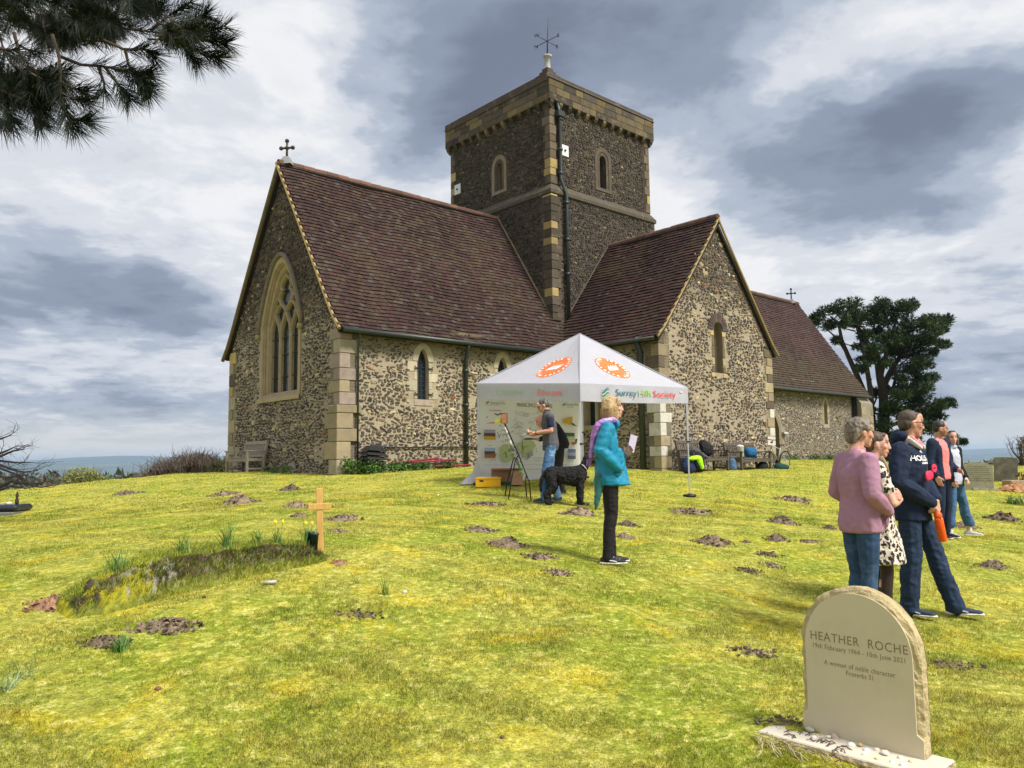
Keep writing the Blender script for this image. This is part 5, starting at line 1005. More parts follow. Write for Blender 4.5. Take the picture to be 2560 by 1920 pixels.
# round emblems on the two front roof panels
def disc(i, px, py, rad):
    V, F, a, b_, ap, n_ = pan[i]; X = (b_-a).normalized(); Y = n_.cross(X).normalized(); M0 = basis(a, X, None, n_); cx, cy = onplane(W2(M0), px, py)
    from mathutils.bvhtree import BVHTree
    bv = BVHTree.FromPolygons(V, F)
    def put(x, y, h): p_ = M0 @ Vector((x, y, .3)); q = bv.ray_cast(p_, -n_); return (q[0] if q[0] else p_-n_*.3)+n_*h
    def ring_(r0, r1, h, m_, seg=48, a0=0, a1=2*math.pi, nm='emblem_ring'):
        mb = MB(); V_ = []; rows = 4
        for r in range(rows+1):
            for k in range(seg+1):
                an = a0+(a1-a0)*k/seg; rr = r0+(r1-r0)*r/rows; V_.append(put(cx+rr*math.cos(an), cy+rr*math.sin(an)*1.0, h))
        mb.add(V_, [(r*(seg+1)+k, (r+1)*(seg+1)+k, (r+1)*(seg+1)+k+1, r*(seg+1)+k+1) for r in range(rows) for k in range(seg)]); mb.build(nm, m_, tent)
    ring_(0.0, rad*.70, .006, m_or); ring_(rad*.74, rad, .006, m_or)
    for k in range(22):     # the lettering round the rim shows only as pale ticks
        an = 2*math.pi*k/22; 
        if k in (5, 16): continue
        ring_(rad*.79, rad*.94, .009, m_white, 2, an, an+(.09 if k % 3 else .15), 'rim_mark')
    for k in range(4):
        mb = MB(); V_ = []
        for j in range(9):
            q = j/8; x = cx+rad*(-.42+.2*k+.3*q); y = cy+rad*(-.26+.5*q**1.5+.03*k); w_ = rad*.055*math.sin(math.pi*(q*.8+.15)); V_ += [put(x-w_, y+w_, .010), put(x+w_, y-w_, .010)]
        mb.add(V_, [(2*i, 2*i+1, 2*i+3, 2*i+2) for i in range(8)]); mb.build('emblem_leaf', m_white, tent)
disc(3, 1383, 913, .37); disc(0, 1534, 914, .37)
# printed back wall
MB_ = planeM(tL-TO, tB-TO, 0); bw = link('back_wall', None, parent=tent); hb = TP[3].z-TO.z-VH*.4
V = []; gl = gz(tL.x, tL.y)-TO.z; gb = gz(tB.x, tB.y)-TO.z
for r in range(13):
    for k in range(25):
        s = k/24; zb = gl+(gb-gl)*s+.03; z = hb+(zb-hb)*r/12; w_ = .02*mnoise.noise((s*5, r*.4, 2))+.03*math.sin(s*7)*(r/12)**2; p_ = (tL-TO).lerp(tB-TO, s); V.append(Vector((p_.x, p_.y, 0))+MB_.col[2].xyz*(w_ if 1 < k < 23 else 0)+Vector((0, 0, z)))
bwall = link('banner', mesh_np('banner', V, [(r*25+k, (r+1)*25+k, (r+1)*25+k+1, r*25+k+1) for r in range(12) for k in range(24)], smooth=True), translucent(mat('banner_fabric', (.66, .65, .66), .8, .06, 3, .15, 4), (.8, .8, .8), .35), tent)
bpy.data.objects.remove(bw)
MBf = planeM(tL-TO, tB-TO, .06)
def bxy(cx_, cy_): return onplane(W2(MBf), 1180+cx_/5.184, 960+cy_/5.184)
def bpoly(pts, m_, h=0, nm='print'):
    mb = MB(); q = [Vector((*bxy(*p_), h)) for p_ in pts]; tri = tessellate_polygon([q]); mb.add([MBf @ v for v in q], [tuple(t_) for t_ in tri]); return mb.build(nm, m_, bwall)
def bline(pts, m_, w_=.006, nm='map_line'):
    mb = MB(); P_ = [MBf @ Vector((*bxy(*p_), .002)) for p_ in pts]; mb.tube(P_, w_*.5, 4); return mb.build(nm, m_, bwall)
fc = {k: flat('print_'+k, v) for k, v in dict(amber=(.50, .30, .03), sky=(.30, .42, .58), moor=(.10, .06, .05), rust=(.32, .12, .05), dkgreen=(.06, .10, .05), olive=(.30, .28, .03), lilac=(.32, .30, .38), bluebell=(.12, .18, .42), pinkr=(.55, .22, .24), palegreen=(.40, .46, .22), steel=(.10, .14, .20), greyt=(.30, .31, .31)).items()}
o = text_mesh('MAKING SPACE FOR NATURE', .118, m_ink, bwall, MBf @ Matrix.Translation((*bxy(580, 292), 0)), align='LEFT', depth=.001, wfit=bxy(1040, 292)[0]-bxy(580, 292)[0])
for (x0, y0), (x1, y1), cols in (((155, 590), (305, 718), ['lilac', 'moor', 'amber']), ((163, 825), (300, 955), ['sky', 'moor', 'rust']), ((1205, 630), (1330, 725), ['dkgreen', 'palegreen']), ((1240, 840), (1345, 970), ['bluebell', 'lilac', 'steel'])):
    n = len(cols)
    for i, c in enumerate(cols): ya, yb = y0+(y1-y0)*i/n, y0+(y1-y0)*(i+1)/n; bpoly([(x0, ya), (x1, ya+4), (x1, yb+4), (x0, yb)], fc[c], nm='photo_print')
bpoly([(190, 505), (290, 488), (290, 512), (190, 512)], fc['pinkr']); bpoly([(180, 430), (205, 422), (200, 440)], m_ink); bpoly([(915, 415), (975, 430), (970, 475), (930, 470)], fc['bluebell'], nm='bird_print'); bpoly([(1185, 445), (1305, 418), (1300, 515), (1270, 530), (1180, 500)], fc['amber'], nm='leaf_print'); bpoly([(1280, 500), (1310, 505), (1365, 552), (1300, 535)], fc['dkgreen'], nm='bird_print')
bpoly([(1280, 755), (1340, 745), (1368, 705), (1355, 775), (1310, 795)], fc['rust'], nm='butterfly_print'); bpoly([(1330, 720), (1368, 705), (1350, 770)], m_ink, .001, nm='butterfly_print'); bpoly([(240, 905), (320, 900), (300, 960), (260, 945)], fc['rust'], .001); bline([(240, 1000), (280, 960), (310, 990)], m_ink)
bpoly([(225, 340), (330, 338), (395, 345), (395, 354), (300, 350), (225, 350)], fc['pinkr'])
for x, y, w_, m_ in ((245, 245, 130, fc['greyt']), (175, 268, 190, fc['greyt']), (1180, 268, 200, fc['greyt']), (1230, 295, 90, fc['greyt']), (200, 792, 55, fc['greyt']), (800, 955, 140, fc['greyt']), (800, 985, 90, fc['greyt']), (700, 1100, 240, fc['greyt'])): bpoly([(x, y), (x+w_, y), (x+w_, y+6), (x, y+6)], m_, nm='small_print')
o = text_mesh('Surrey Hills', .085, fc['greyt'], bwall, MBf @ Matrix.Translation((*bxy(235, 258), 0)), align='LEFT', depth=.001); o = text_mesh('Surrey Hills', .085, fc['greyt'], bwall, MBf @ Matrix.Translation((*bxy(1215, 275), 0)), align='LEFT', depth=.001)
for x, y in ((200, 242), (1192, 266)): xx, yy = bxy(x, y); swoosh(MBf, xx, yy, .05, [(fc['steel'], .3, .2), (m_ink, -.2, .2)], bwall)
bpoly([(360, 820), (420, 770), (480, 800), (540, 860), (560, 960), (470, 1010), (420, 1020), (360, 940)], fc['palegreen'], nm='map_print'); bpoly([(600, 770), (700, 710), (800, 740), (830, 800), (790, 850), (800, 920), (700, 980), (650, 900), (590, 830)], fc['palegreen'], nm='map_print'); bpoly([(690, 900), (770, 870), (790, 920), (720, 980)], fc['greyt'], .001, nm='map_print')
rr = random.Random(4)
for k in range(46):
    x = rr.uniform(460, 900); y = rr.uniform(340, 700); x += (700-y)*.25 if x < 600 else 0; pts = [(x, y)]
    for _ in range(5): x += rr.uniform(-34, 38); y += rr.uniform(-18, 20); pts.append((x, y))
    bline([(min(905, max(340, a)), b_) for a, b_ in pts], fc['greyt'], .007)
for k in range(16):
    x = rr.uniform(380, 860); y = rr.uniform(720, 960); bline([(x, y), (x+rr.uniform(-30, 30), y+rr.uniform(-50, 50)), (x+rr.uniform(-40, 60), y+rr.uniform(-20, 60))], m_ink, .006)
for x0, y0, x1, y1 in ((820, 600, 818, 680), (875, 605, 875, 665), (650, 705, 648, 910), (780, 640, 790, 700), (330, 620, 350, 700), (380, 640, 350, 690), (440, 880, 440, 950)): bline([(x0, y0), (x1, y1)], m_ink, .012)
bline([(140, 1048), (600, 1050), (950, 1040), (1400, 1050)], fc['greyt'], .006, 'seam')
# guy flap at the left foot
g0 = Vector(((tL-TO).x, (tL-TO).y, 0)); mb = MB(); gzl = gl; mb.add([g0+Vector((0, 0, .55+gzl)), g0+Vector((-.36, .05, gzl+.02)), g0+Vector((-.30, -.15, gzl+.01)), g0+Vector((.0, -.02, gzl+.02)), g0+Vector((-.10, .0, gzl+.25))], [(0, 4, 3), (4, 1, 2), (4, 2, 3)]); mb.build('wall_flap', m_cloth, tent)
# ---- things in the tent
m_yel = mat('yellow_crate', (.70, .38, .01), .5, .1, bump=.05); m_card = mat('cardboard', (.30, .17, .10), .85, .12, 5, .15)
def openbox(mb, w_, d, h, th=.012, c=None):
    mb.box((-w_/2, -d/2, 0), (w_/2, d/2, th), c); mb.box((-w_/2, -d/2, th), (w_/2, -d/2+th, h), c); mb.box((-w_/2, d/2-th, th), (w_/2, d/2, h), c); mb.box((-w_/2, -d/2+th, th), (-w_/2+th, d/2-th, h), c); mb.box((w_/2-th, -d/2+th, th), (w_/2, d/2-th, h), c)
c = hit(1220, 1217); cr8 = empty('crate', 'yellow plastic crate on the grass at the left foot of the tent', 'crate', c, R(4)); mb = MB(); openbox(mb, .48, .34, .17); mb.box((-.25, -.18, .15), (.25, -.165, .18)); mb.box((-.25, .165, .15), (.25, .18, .18)); mb.build('tray', m_yel, cr8); mb = MB(); mb.box((-.17, -.176, .10), (-.09, -.169, .13)); mb.build('handle_slot', m_bp, cr8); mb = MB(); mb.box((-.2, -.13, .05), (.2, .13, .19)); mb.build('papers', flat('paper_stack', (.6, .55, .4)), cr8)
c = hit(1268, 1212); c.y += .12; bx = empty('cardboard_box', 'brown cardboard box behind the leaflet rack, right of the yellow crate', 'box', c, R(-3)); mb = MB(); openbox(mb, .60, .36, .32, .01); mb.build('carton', m_card, bx); mb = MB(); mb.box((-.30, -.34, .30), (.30, -.18, .312)); mb.build('flap', m_card, bx); mb = MB(); mb.box((.10, -.30, 0), (.32, -.20, .28)); mb.build('side_pack', mat('pink_card', (.42, .24, .15), bump=.05), bx); mb = MB(); mb.box((-.28, -.19, 0), (.08, -.182, .06)); mb.build('green_strip', mat('green_tray', (.03, .12, .05), bump=0), bx)
rk = hit(1300, 1250); YR = rk.y; rack = empty('leaflet_rack', 'black wire leaflet rack leaning like an easel in the tent mouth', 'display rack', rk)
def P8(x, y, Y=YR): v = at(1180+x/5.184, 960+y/5.184, Y); return v-rk
mb = MB()
for dy_ in (0, .42):
    ox = dy_*120
    mb.tube([P8(395-ox*.2, 400, YR+dy_), P8(440-ox*.2, 540, YR+dy_), P8(600, 905, YR+dy_), P8(705, 1180, YR+dy_), P8(742-ox, 1270, YR+dy_), P8(768-ox*1.1, 1535-dy_*90, YR+dy_)], .011, 6); mb.tube([P8(610-ox*.6, 900, YR+dy_), P8(560-ox*.6, 1000, YR+dy_), P8(510-ox, 1250, YR+dy_), P8(468-ox*.9, 1528-dy_*100, YR+dy_)], .011, 6)
for k in range(12):
    q = k/11; x = 420+(720-420)*q; y = 520+(1200-520)*q; mb.tube([P8(x, y, YR), P8(x-14, y-10, YR+.42)], .006, 4); 
    if k < 11: mb.tube([P8(x-18, y+30, YR), P8(x-60, y+10, YR+.02), P8(x-75, y+40, YR+.4)], .004, 4)
mb.build('wire_frame', m_bp, rack, True)
for k in range(8):
    q = k/7; x = 440+(650-440)*q; y = 560+(1120-560)*q; c1 = [(.5, .5, .5), (.3, .33, .3), (.55, .5, .45), (.12, .16, .14), (.5, .52, .55), (.2, .22, .2), (.16, .30, .10), (.28, .45, .12)][k]
    mb = MB(); a = P8(x, y, YR+.05); b_ = P8(x-20, y-5, YR+.36); dn = P8(x+30, y+70, YR+.05)-a; n_ = Vector((-.03, -.01, 0)); mb.add([a, b_, b_+dn, a+dn, a+n_, b_+n_, b_+dn+n_, a+dn+n_], [(0, 1, 2, 3), (7, 6, 5, 4), (0, 4, 5, 1), (1, 5, 6, 2), (2, 6, 7, 3), (3, 7, 4, 0)], c1); mb.build('leaflet', mat('leaflet_paper', None, .6, .3, 12, 0), rack, col=True)
mb = MB(); q = [P8(285, 455), P8(400, 440), P8(400, 510), P8(290, 495)]; mb.add(q+[v+Vector((0, .05, 0)) for v in q], [(0, 1, 2, 3), (0, 4, 5, 1), (3, 2, 6, 7)], (.30, .26, .03)); q = [P8(385, 390), P8(450, 380), P8(450, 512), P8(388, 512)]; mb.add([v-Vector((0, .02, 0)) for v in q]+[v+Vector((0, .06, 0)) for v in q], [(0, 1, 2, 3), (0, 4, 5, 1), (3, 2, 6, 7), (0, 3, 7, 4)], (.30, .13, .06)); mb.build('leaflet', m_peb, rack, col=True)
mb = MB(); mb.tube([P8(295, 385), P8(330, 400), P8(370, 385), P8(450, 380), P8(452, 510)], .013, 6); mb.build('clip_board', m_bp, rack)
# ================================================================ BENCHES
m_bw = mat('weathered_oak', (.27, .235, .19), .85, .3, 10, .5, 60, .004, stretch=(1, 1, 1))
def bench(loc, rz, Wd, lb, col_m, plaque=False):
    b = empty('bench', lb, 'bench', loc, rz, 'wooden benches against the church'); sx = Wd/2
    def bx_(name, lo, hi, bev=.006): mb = MB(); mb.box(lo, hi, bev=bev); return mb.build(name, col_m, b)
    for s in (-1, 1):
        x0, x1 = sorted((s*(sx-.06), s*sx)); bx_('leg', (x0, -.30, -.04), (x1, -.235, .62)); mb = MB(); mb.bar((s*(sx-.03), .20, -.04), (s*(sx-.03), .22, .42), .06, .065); mb.bar((s*(sx-.03), .22, .40), (s*(sx-.03), .34, .92), .06, .055); mb.build('leg', col_m, b); bx_('armrest', (x0-.015, -.34, .62), (x1+.015, .27, .655)); bx_('side_rail', (x0+.01, -.24, .34), (x1-.01, .22, .42)); bx_('side_rail', (x0+.015, -.24, .10), (x1-.015, .2, .15))
    for k in range(5): y = -.29+k*.105; bx_('seat_slat', (-sx+.01, y, .42-.006*k), (sx-.01, y+.09, .445-.006*k), .004)
    bx_('front_rail', (-sx+.06, -.285, .33), (sx-.06, -.255, .41)); M0 = Matrix.Translation((0, .225, .44)) @ Matrix.Rotation(R(-13), 4, 'X')
    mb = MB(); mb.box((-sx+.05, -.02, .40), (sx-.05, .02, .50), M=M0, bev=.006); mb.build('top_rail', col_m, b); mb = MB(); mb.box((-sx+.05, -.02, .02), (sx-.05, .02, .08), M=M0, bev=.006); mb.build('lower_rail', col_m, b); n = int(Wd/.10)
    for k in range(n): x = -sx+.11+(Wd-.22)*k/(n-1); mb = MB(); mb.box((x-.023, -.009, .08), (x+.023, .009, .40), M=M0); mb.build('back_slat', col_m, b)
    if plaque: mb = MB(); mb.box((-.06, -.026, .43), (.06, -.02, .47), M=M0); mb.build('plaque', mat('brass', (.3, .25, .12), .4), b)
    return b
bz = math.atan2(AX.y, AX.x); BV = 4.72
c = wpos((-.42, BV, 0)); c.z = at(640, 1182, c.y).z; bench(c, bz+R(-90), 1.5, 'empty weathered wooden bench standing against the left gable wall', m_bw, True)
m_bd = mat('dark_oak_bench', (.09, .075, .06), .85, .3, 10, .4, 60, .004)
for (px0, px1, lb) in ((1655, 1850, 'left of the two bag laden benches under the transept gable'), (1872, 1955, 'right bag laden bench, next to the bicycle')):
    u = {1655: 9.35, 1872: 11.75}[px0]; c = wpos((u, QV-.62, 0)); c.z = at((px0+px1)/2, 1181, c.y).z; bench(c, bz, 1.75 if px0 < 1800 else 1.7, lb, m_bd)
mb = MB(); c = wpos((10.6, QV-.75, 0)); c.z = gz(c.x, c.y); sl_ = MB(); sl_.box((-2.6, -.32, -.08), (2.7, .5, .035), bev=.01); o = sl_.build('paving_strip', mat('kerb_stone', (.28, .26, .21), bump=.5)); o.location = c; c.z = at(1750, 1184, c.y).z; o.location.z = c.z-.04; o.rotation_euler.z = bz; tag(o, 'concrete strip under the two transept benches', 'paving')
c = wpos((-.45, BV, 0)); mb = MB(); mb.box((-.95, -.42, -.08), (.95, .42, .02), bev=.01); o = mb.build('paving_strip', mat('kerb_stone2', (.22, .19, .15), bump=.5)); o.location = (c.x, c.y, at(640, 1184, c.y).z-.03); o.rotation_euler.z = bz+R(-90); tag(o, 'stone slab under the empty bench at the gable', 'paving')
# ---- soft lumps (bags, cloth): remeshed hulls
SPH = []
bm = bmesh.new(); bmesh.ops.create_icosphere(bm, subdivisions=2, radius=1); SPH = [v.co.copy() for v in bm.verts]; bm.free()
class Blob:
    def __init__(s): s.h = []
    def hull(s, *els):
        """els: (centre, radius or (rx, ry, rz)[, rotation])"""
        P_ = []
        for e in els:
            c, r = Vector(e[0]), e[1]; r = (r, r, r) if not isinstance(r, (tuple, list)) else r; M_ = e[2] if len(e) > 2 else None
            for v in SPH: q = Vector((v.x*r[0], v.y*r[1], v.z*r[2])); P_.append(c+(M_ @ q if M_ is not None else q))
        s.h.append(P_); return s
    def chain(s, els):
        for a, b_ in zip(els, els[1:]): s.hull(a, b_)
        return s
    def mesh(s, name, vox, smooth=4, wr=None, fac=.5):
        bm = bmesh.new()
        for P_ in s.h:
            vs = [bm.verts.new(p_) for p_ in P_]; r = bmesh.ops.convex_hull(bm, input=vs); junk = [g for g in r['geom_interior'] if isinstance(g, bmesh.types.BMVert)]; bmesh.ops.delete(bm, geom=junk, context='VERTS')
        bmesh.ops.recalc_face_normals(bm, faces=bm.faces[:]); me = bpy.data.meshes.new('t'); bm.to_mesh(me); bm.free(); o = bpy.data.objects.new('t', me); COL.objects.link(o)
        md = o.modifiers.new('r', 'REMESH'); md.mode = 'VOXEL'; md.voxel_size = vox
        if smooth: sm = o.modifiers.new('s', 'SMOOTH'); sm.iterations = smooth; sm.factor = fac
        dg = bpy.context.evaluated_depsgraph_get(); me2 = bpy.data.meshes.new_from_object(o.evaluated_get(dg)); bpy.data.objects.remove(o); bpy.data.meshes.remove(me); me2.name = name; me2.materials.clear()
        if wr:
            n = len(me2.vertices); co = np.empty(n*3); me2.vertices.foreach_get('co', co); no = np.empty(n*3); me2.vertex_normals.foreach_get('vector', no); co = co.reshape(-1, 3); no = no.reshape(-1, 3)
            d = np.array([wr(Vector(c)) for c in co]); co += no*d[:, None]; me2.vertices.foreach_set('co', co.ravel()); me2.update()
        me2.polygons.foreach_set('use_smooth', np.ones(len(me2.polygons), bool)); return me2
def folds(amp, f=9, st=(1, 1, .45), seed=0, ridge=.6):
    def g(v):
        q = Vector((v.x*f*st[0]+seed, v.y*f*st[1], v.z*f*st[2])); a = mnoise.noise(q); b_ = mnoise.noise(Vector((v.x*f*1.3+v.z*f*1.1+seed*2, v.y*f*1.3, v.z*f*1.6-v.x*f*.8))); c_ = mnoise.noise(Vector((v.x*f*2.6-v.z*f*1.7+seed*3, v.y*f*2.6, v.z*f*2.4+v.x*f)))
        return amp*((1-ridge)*a+ridge*(.35-abs(b_)*1.8)+.18*(.25-abs(c_)*1.5))
    return g
def lump(name, loc, rz, blob, m_, lb, cat, group=None, vox=.012, amp=.02, f=14, seed=0):
    o = link(name, blob.mesh(name, vox, 3, folds(amp, f, (1, 1, 1), seed)), m_); o.location = loc; o.rotation_euler.z = rz; return tag(o, lb, cat, group)
def cl(name, c, rough=.85, **kw): kw.setdefault('bump', .35); kw.setdefault('bsc', 70); kw.setdefault('bd', .004); return mat(name, c, rough, kw.pop('var', .12), kw.pop('sc', 10), **kw)
m_navyb = cl('navy_nylon', (.010, .022, .07)); m_blackc = cl('black_cloth', (.012, .012, .014)); m_greyb = cl('grey_cloth', (.07, .065, .085)); m_hiv = cl('hi_vis', (.38, .85, .02), .6); m_bluep = cl('blue_cloth', (.01, .09, .22)); m_dkg = cl('dark_green_cloth', (.01, .04, .04))
def bt_(u, dv, z): c = wpos((u, QV+dv, 0)); c.z = bzb+z; return c
bzb = at(1750, 1182, wpos((10.2, QV-.9, 0)).y).z
GB = 'bags and coats left on the transept benches'
lump('rucksack', bt_(8.05, -1.0, .0), bz, Blob().hull(((0, 0, .2), (.24, .17, .2)), ((.0, 0, .38), (.16, .12, .1))).hull(((.18, 0, .14), (.12, .14, .12))), m_navyb, 'navy rucksack on the ground left of the benches, under the lime vest', 'bag', GB, seed=1)
lump('high_visibility_vest', bt_(8.2, -1.12, .34), bz, Blob().hull(((-.13, 0, .08), (.12, .14, .05)), ((.12, 0, .12), (.13, .13, .05))).hull(((.10, -.10, .06), (.10, .07, .08)), ((.19, -.12, -.16), (.05, .05, .06))), m_hiv, 'lime green high visibility vest thrown over the navy rucksack', 'vest', GB, amp=.02, seed=2)
lump('grey_rucksack', bt_(8.65, -.95, .0), bz, Blob().hull(((0, 0, .22), (.19, .15, .22)), ((0, 0, .50), (.17, .13, .1))), m_blackc, 'black rucksack leaning on the left end of the left bench', 'bag', GB, seed=3)
lump('grey_coat', bt_(8.65, -.8, .55), bz, Blob().hull(((-.08, 0, .08), (.16, .16, .13)), ((.1, 0, .05), (.15, .14, .12))).hull(((.2, -.05, -.02), (.16, .1, .08)), ((.42, -.05, -.1), (.12, .1, .06))), m_greyb, 'grey coat heaped over the left arm of the left bench', 'coat', GB, amp=.04, seed=4)
lump('dark_coat', bt_(9.85, -.42, .48), bz, Blob().hull(((0, 0, .2), (.27, .14, .22)), ((-.12, .05, .40), (.14, .1, .1))), m_blackc, 'dark olive coat slumped against the back of the left bench', 'coat', GB, amp=.03, seed=5)
lump('blue_holdall', bt_(11.75, -.7, .44), bz, Blob().hull(((-.17, 0, .15), (.10, .13, .16)), ((.17, 0, .15), (.10, .13, .16))), m_bluep, 'blue holdall sitting on the right bench', 'bag', GB, amp=.015, seed=6)
lump('blue_rucksack', bt_(10.75, -.72, .0), bz, Blob().hull(((-.06, 0, .14), (.16, .13, .15)), ((-.06, 0, .34), (.1, .1, .08))), cl('slate_blue_cloth', (.06, .12, .22)), 'slate blue rucksack on the ground in the gap between the two benches', 'bag', GB, seed=7)
lump('green_bag', bt_(13.0, -1.0, .0), bz, Blob().hull(((-.1, 0, .12), (.22, .15, .13)), ((.2, 0, .1), (.2, .15, .1))), m_dkg, 'dark green bag on the ground behind the bicycle wheel', 'bag', GB, seed=8)
lump('black_bag', bt_(12.4, -.72, .0), bz, Blob().hull(((0, 0, .14), (.26, .15, .16))), m_blackc, 'black bag on the ground under the right end of the right bench', 'bag', GB, seed=9)
mb = MB(); mb.lathe([(.085, 0), (.11, .02), (.11, .30), (.115, .305), (.115, .33), (.06, .36), (.03, .37)], 18); o = mb.build('food_tub', mat('tub', (.55, .55, .53), .4, stretch=(.1, .1, 3)), None, True); o.location = bt_(11.05, -.78, .45); tag(o, 'white lidded tub standing on the left end of the right bench', 'tub')
# ---- bicycle
bk = empty('bicycle', 'bicycle leaning at the right end of the transept benches', 'bicycle', wpos((13.1, QV-.78, 0)), bz+R(180)); bk.location.z = bzb-.02; m_tyre = mat('tyre', (.014, .014, .015), .8); m_fr = mat('bike_frame', (.45, .45, .47), .35, metal=.3, bump=0)
wh = []
for x in (-.50, .50):
    mb = MB(); n = 28; V = []
    pts = [Vector((x+.31*math.cos(2*math.pi*k/n), 0, .33+.31*math.sin(2*math.pi*k/n))) for k in range(n+1)]; mb.tube(pts, .022, 8, cap=False); w_ = mb.build('wheel', m_tyre, bk, True); mb = MB(); mb.tube([Vector((x+.285*math.cos(2*math.pi*k/n), 0, .33+.285*math.sin(2*math.pi*k/n))) for k in range(n+1)], .009, 5, cap=False)
    for k in range(14): a = 2*math.pi*k/14; mb.tube([(x, .02*(-1)**k, .33), (x+.28*math.cos(a), 0, .33+.28*math.sin(a))], .0025, 3)
    mb.tube([(x, -.05, .33), (x, .05, .33)], .02, 8); mb.build('rim', m_fr, w_)
mb = MB()
for a, b_, r in (((-.50, 0, .33), (-.08, 0, .30), .011), ((-.08, 0, .30), (-.18, 0, .80), .016), ((-.50, 0, .33), (-.165, 0, .72), .009), ((-.08, 0, .30), (.34, 0, .74), .018), ((-.16, 0, .70), (.32, 0, .82), .016), ((.34, 0, .70), (.31, 0, .90), .018), ((.34, 0, .72), (.50, 0, .33), .013)): mb.tube([a, b_], r, 8)
mb.build('frame', m_fr, bk, True); mb = MB(); mb.hull = None
mb.box((-.31, -.07, .82), (-.06, .07, .86), bev=.02); mb.build('saddle', m_bp, bk); mb = MB(); mb.tube([(.31, 0, .90), (.35, 0, 1.0)], .014, 6); mb.tube([(.32, -.26, 1.04), (.38, -.10, 1.0), (.35, 0, 1.0), (.38, .10, 1.0), (.32, .26, 1.04)], .013, 6); mb.build('handlebar', m_bp, bk, True); mb = MB(); mb.tube([(-.08, -.06, .30), (-.08, .03, .30)], .075, 14); mb.tube([(-.08, -.07, .30), (0, -.08, .17)], .01, 5); mb.box((-.04, -.13, .15), (.04, -.06, .18)); mb.build('crank', m_bp, bk); mb = MB(); mb.lathe([(.02, -.03), (.035, -.02), (.035, .02), (.02, .03)], 8, (.30, -.05, .92), M=None); mb.build('lamp', mat('red_lamp', (.5, .03, .06), .4), bk)
bk.rotation_euler = (R(-6), 0, bz+R(180))
# ---- black hopper and red/white poles by the chancel wall
c = wpos((.72, -.42, 0)); c.z = at(905, 1160, c.y).z; hp_ = empty('louvred_cowl', 'stack of black louvred cowl pieces leaning at the chancel corner', 'cowl', c, bz+R(6))
for k, z in enumerate((.0, .11, .22)): mb = MB(); mb.add([(-.33, -.2, z), (.30, -.2, z), (.30, .2, z), (-.33, .2, z), (-.26, -.13, z+.09), (.24, -.13, z+.09), (.24, .13, z+.09), (-.26, .13, z+.09)], [(0, 3, 2, 1), (4, 5, 6, 7), (0, 1, 5, 4), (1, 2, 6, 5), (2, 3, 7, 6), (3, 0, 4, 7)]); mb.build('louvre', m_bp, hp_)
mb = MB(); mb.add([(-.3, -.2, .33), (.28, -.2, .33), (.28, .2, .33), (-.3, .2, .33), (-.14, -.05, .46), (.06, -.05, .46), (.06, .05, .46), (-.14, .05, .46)], [(0, 3, 2, 1), (4, 5, 6, 7), (0, 1, 5, 4), (1, 2, 6, 5), (2, 3, 7, 6), (3, 0, 4, 7)]); mb.build('cap', m_bp, hp_); hp_.rotation_euler.y = R(4)
c = wpos((1.0, -.12, 0)); c.z = at(948, 1122, c.y).z; fl = empty('floodlight', 'round black floodlight on the chancel wall above the cowl', 'lamp', c, bz); mb = MB(); M0 = Matrix.Rotation(R(75), 4, 'X'); mb.lathe([(.05, -.12), (.10, -.08), (.13, .08), (.13, .10), (.11, .10)], 14, M=M0); mb.build('housing', m_bp, fl, True); mb = MB(); mb.box((-.02, -.02, -.18), (.02, .10, 0)); mb.build('bracket', m_bp, fl)
m_rw = cl('red_plastic', (.22, .025, .04), .6); m_rp = cl('pale_pink_plastic', (.30, .17, .17), .6)
for k, (u0, z0, u1, z1, m_, lb) in enumerate(((1.25, .10, 2.9, .22, m_rw, 'long red pole lying highest against the chancel wall'), (1.3, .04, 3.3, .10, m_rp, 'pale pink pole lying below the long red pole'), (1.9, .12, 3.45, .18, m_rw, 'second red pole crossing the pale pink pole'), (2.6, .02, 3.9, .03, m_rw, 'short low red pole nearest the downpipe'))):
    a, b_ = wpos((u0, -.35-.06*k, 0)), wpos((u1, -.28-.05*k, 0)); g_ = at(1000, 1168, a.y).z; mb = MB(); mid = (a+b_)/2; mid.z = 0; mb.tube([a-mid+Vector((0, 0, g_+z0)), b_-mid+Vector((0, 0, g_+z1))], .026, 8); o = mb.build('barrier_pole', m_, None, True); o.location = mid; tag(o, lb, 'pole', 'barrier poles by the chancel wall')
# ================================================================ NEAR HEADSTONE
m_hs = mat('sandstone', (.56, .49, .34), .8, .06, 3, .12, 90, .002, tint=((.45, .40, .24), 2.0, .5, .4)); m_hr = mat('pitched_sandstone', (.47, .38, .21), .9, .3, 9, 1, 28, .02); m_pl = mat('plinth_stone', (.54, .50, .41), .85, .1, 6, .2, 60, .003)
hc = at(2160, 1860, 3.88); hz_ = gz(hc.x, hc.y); HS = empty('headstone', 'new cream round topped headstone with carved lettering, nearest in the frame', 'gravestone', (hc.x, hc.y, hz_), math.atan2(-BX.y, -BX.x)); HX = -BX; HO = HS.location.copy()
WM = Matrix.Translation(HO) @ Matrix.Rotation(math.atan2(-BX.y, -BX.x), 4, 'Z'); FM = WM @ Matrix.Rotation(R(90), 4, 'X')
# face plane: x along -B, y up, z towards -A
def fxy(x, y): return onplane(FM, 1900+x/3.456, 1440+y/3.456)
xl, xr = fxy(372, 1200)[0], fxy(1402, 1200)[0]; cxm = (xl+xr)/2; hw = (xr-xl)/2; ytop = fxy(830, 105)[1]; ybot = fxy(840, 1440)[1]
prof = [(xl, ybot), (xl, ytop-hw*1.04)]; AR = 26
for i in range(1, AR): a = math.pi*(1-i/AR); prof.append((cxm+hw*math.cos(a), ytop-hw*1.04+hw*1.04*math.sin(a)))
prof += [(xr, ytop-hw*1.04), (xr, ybot)]
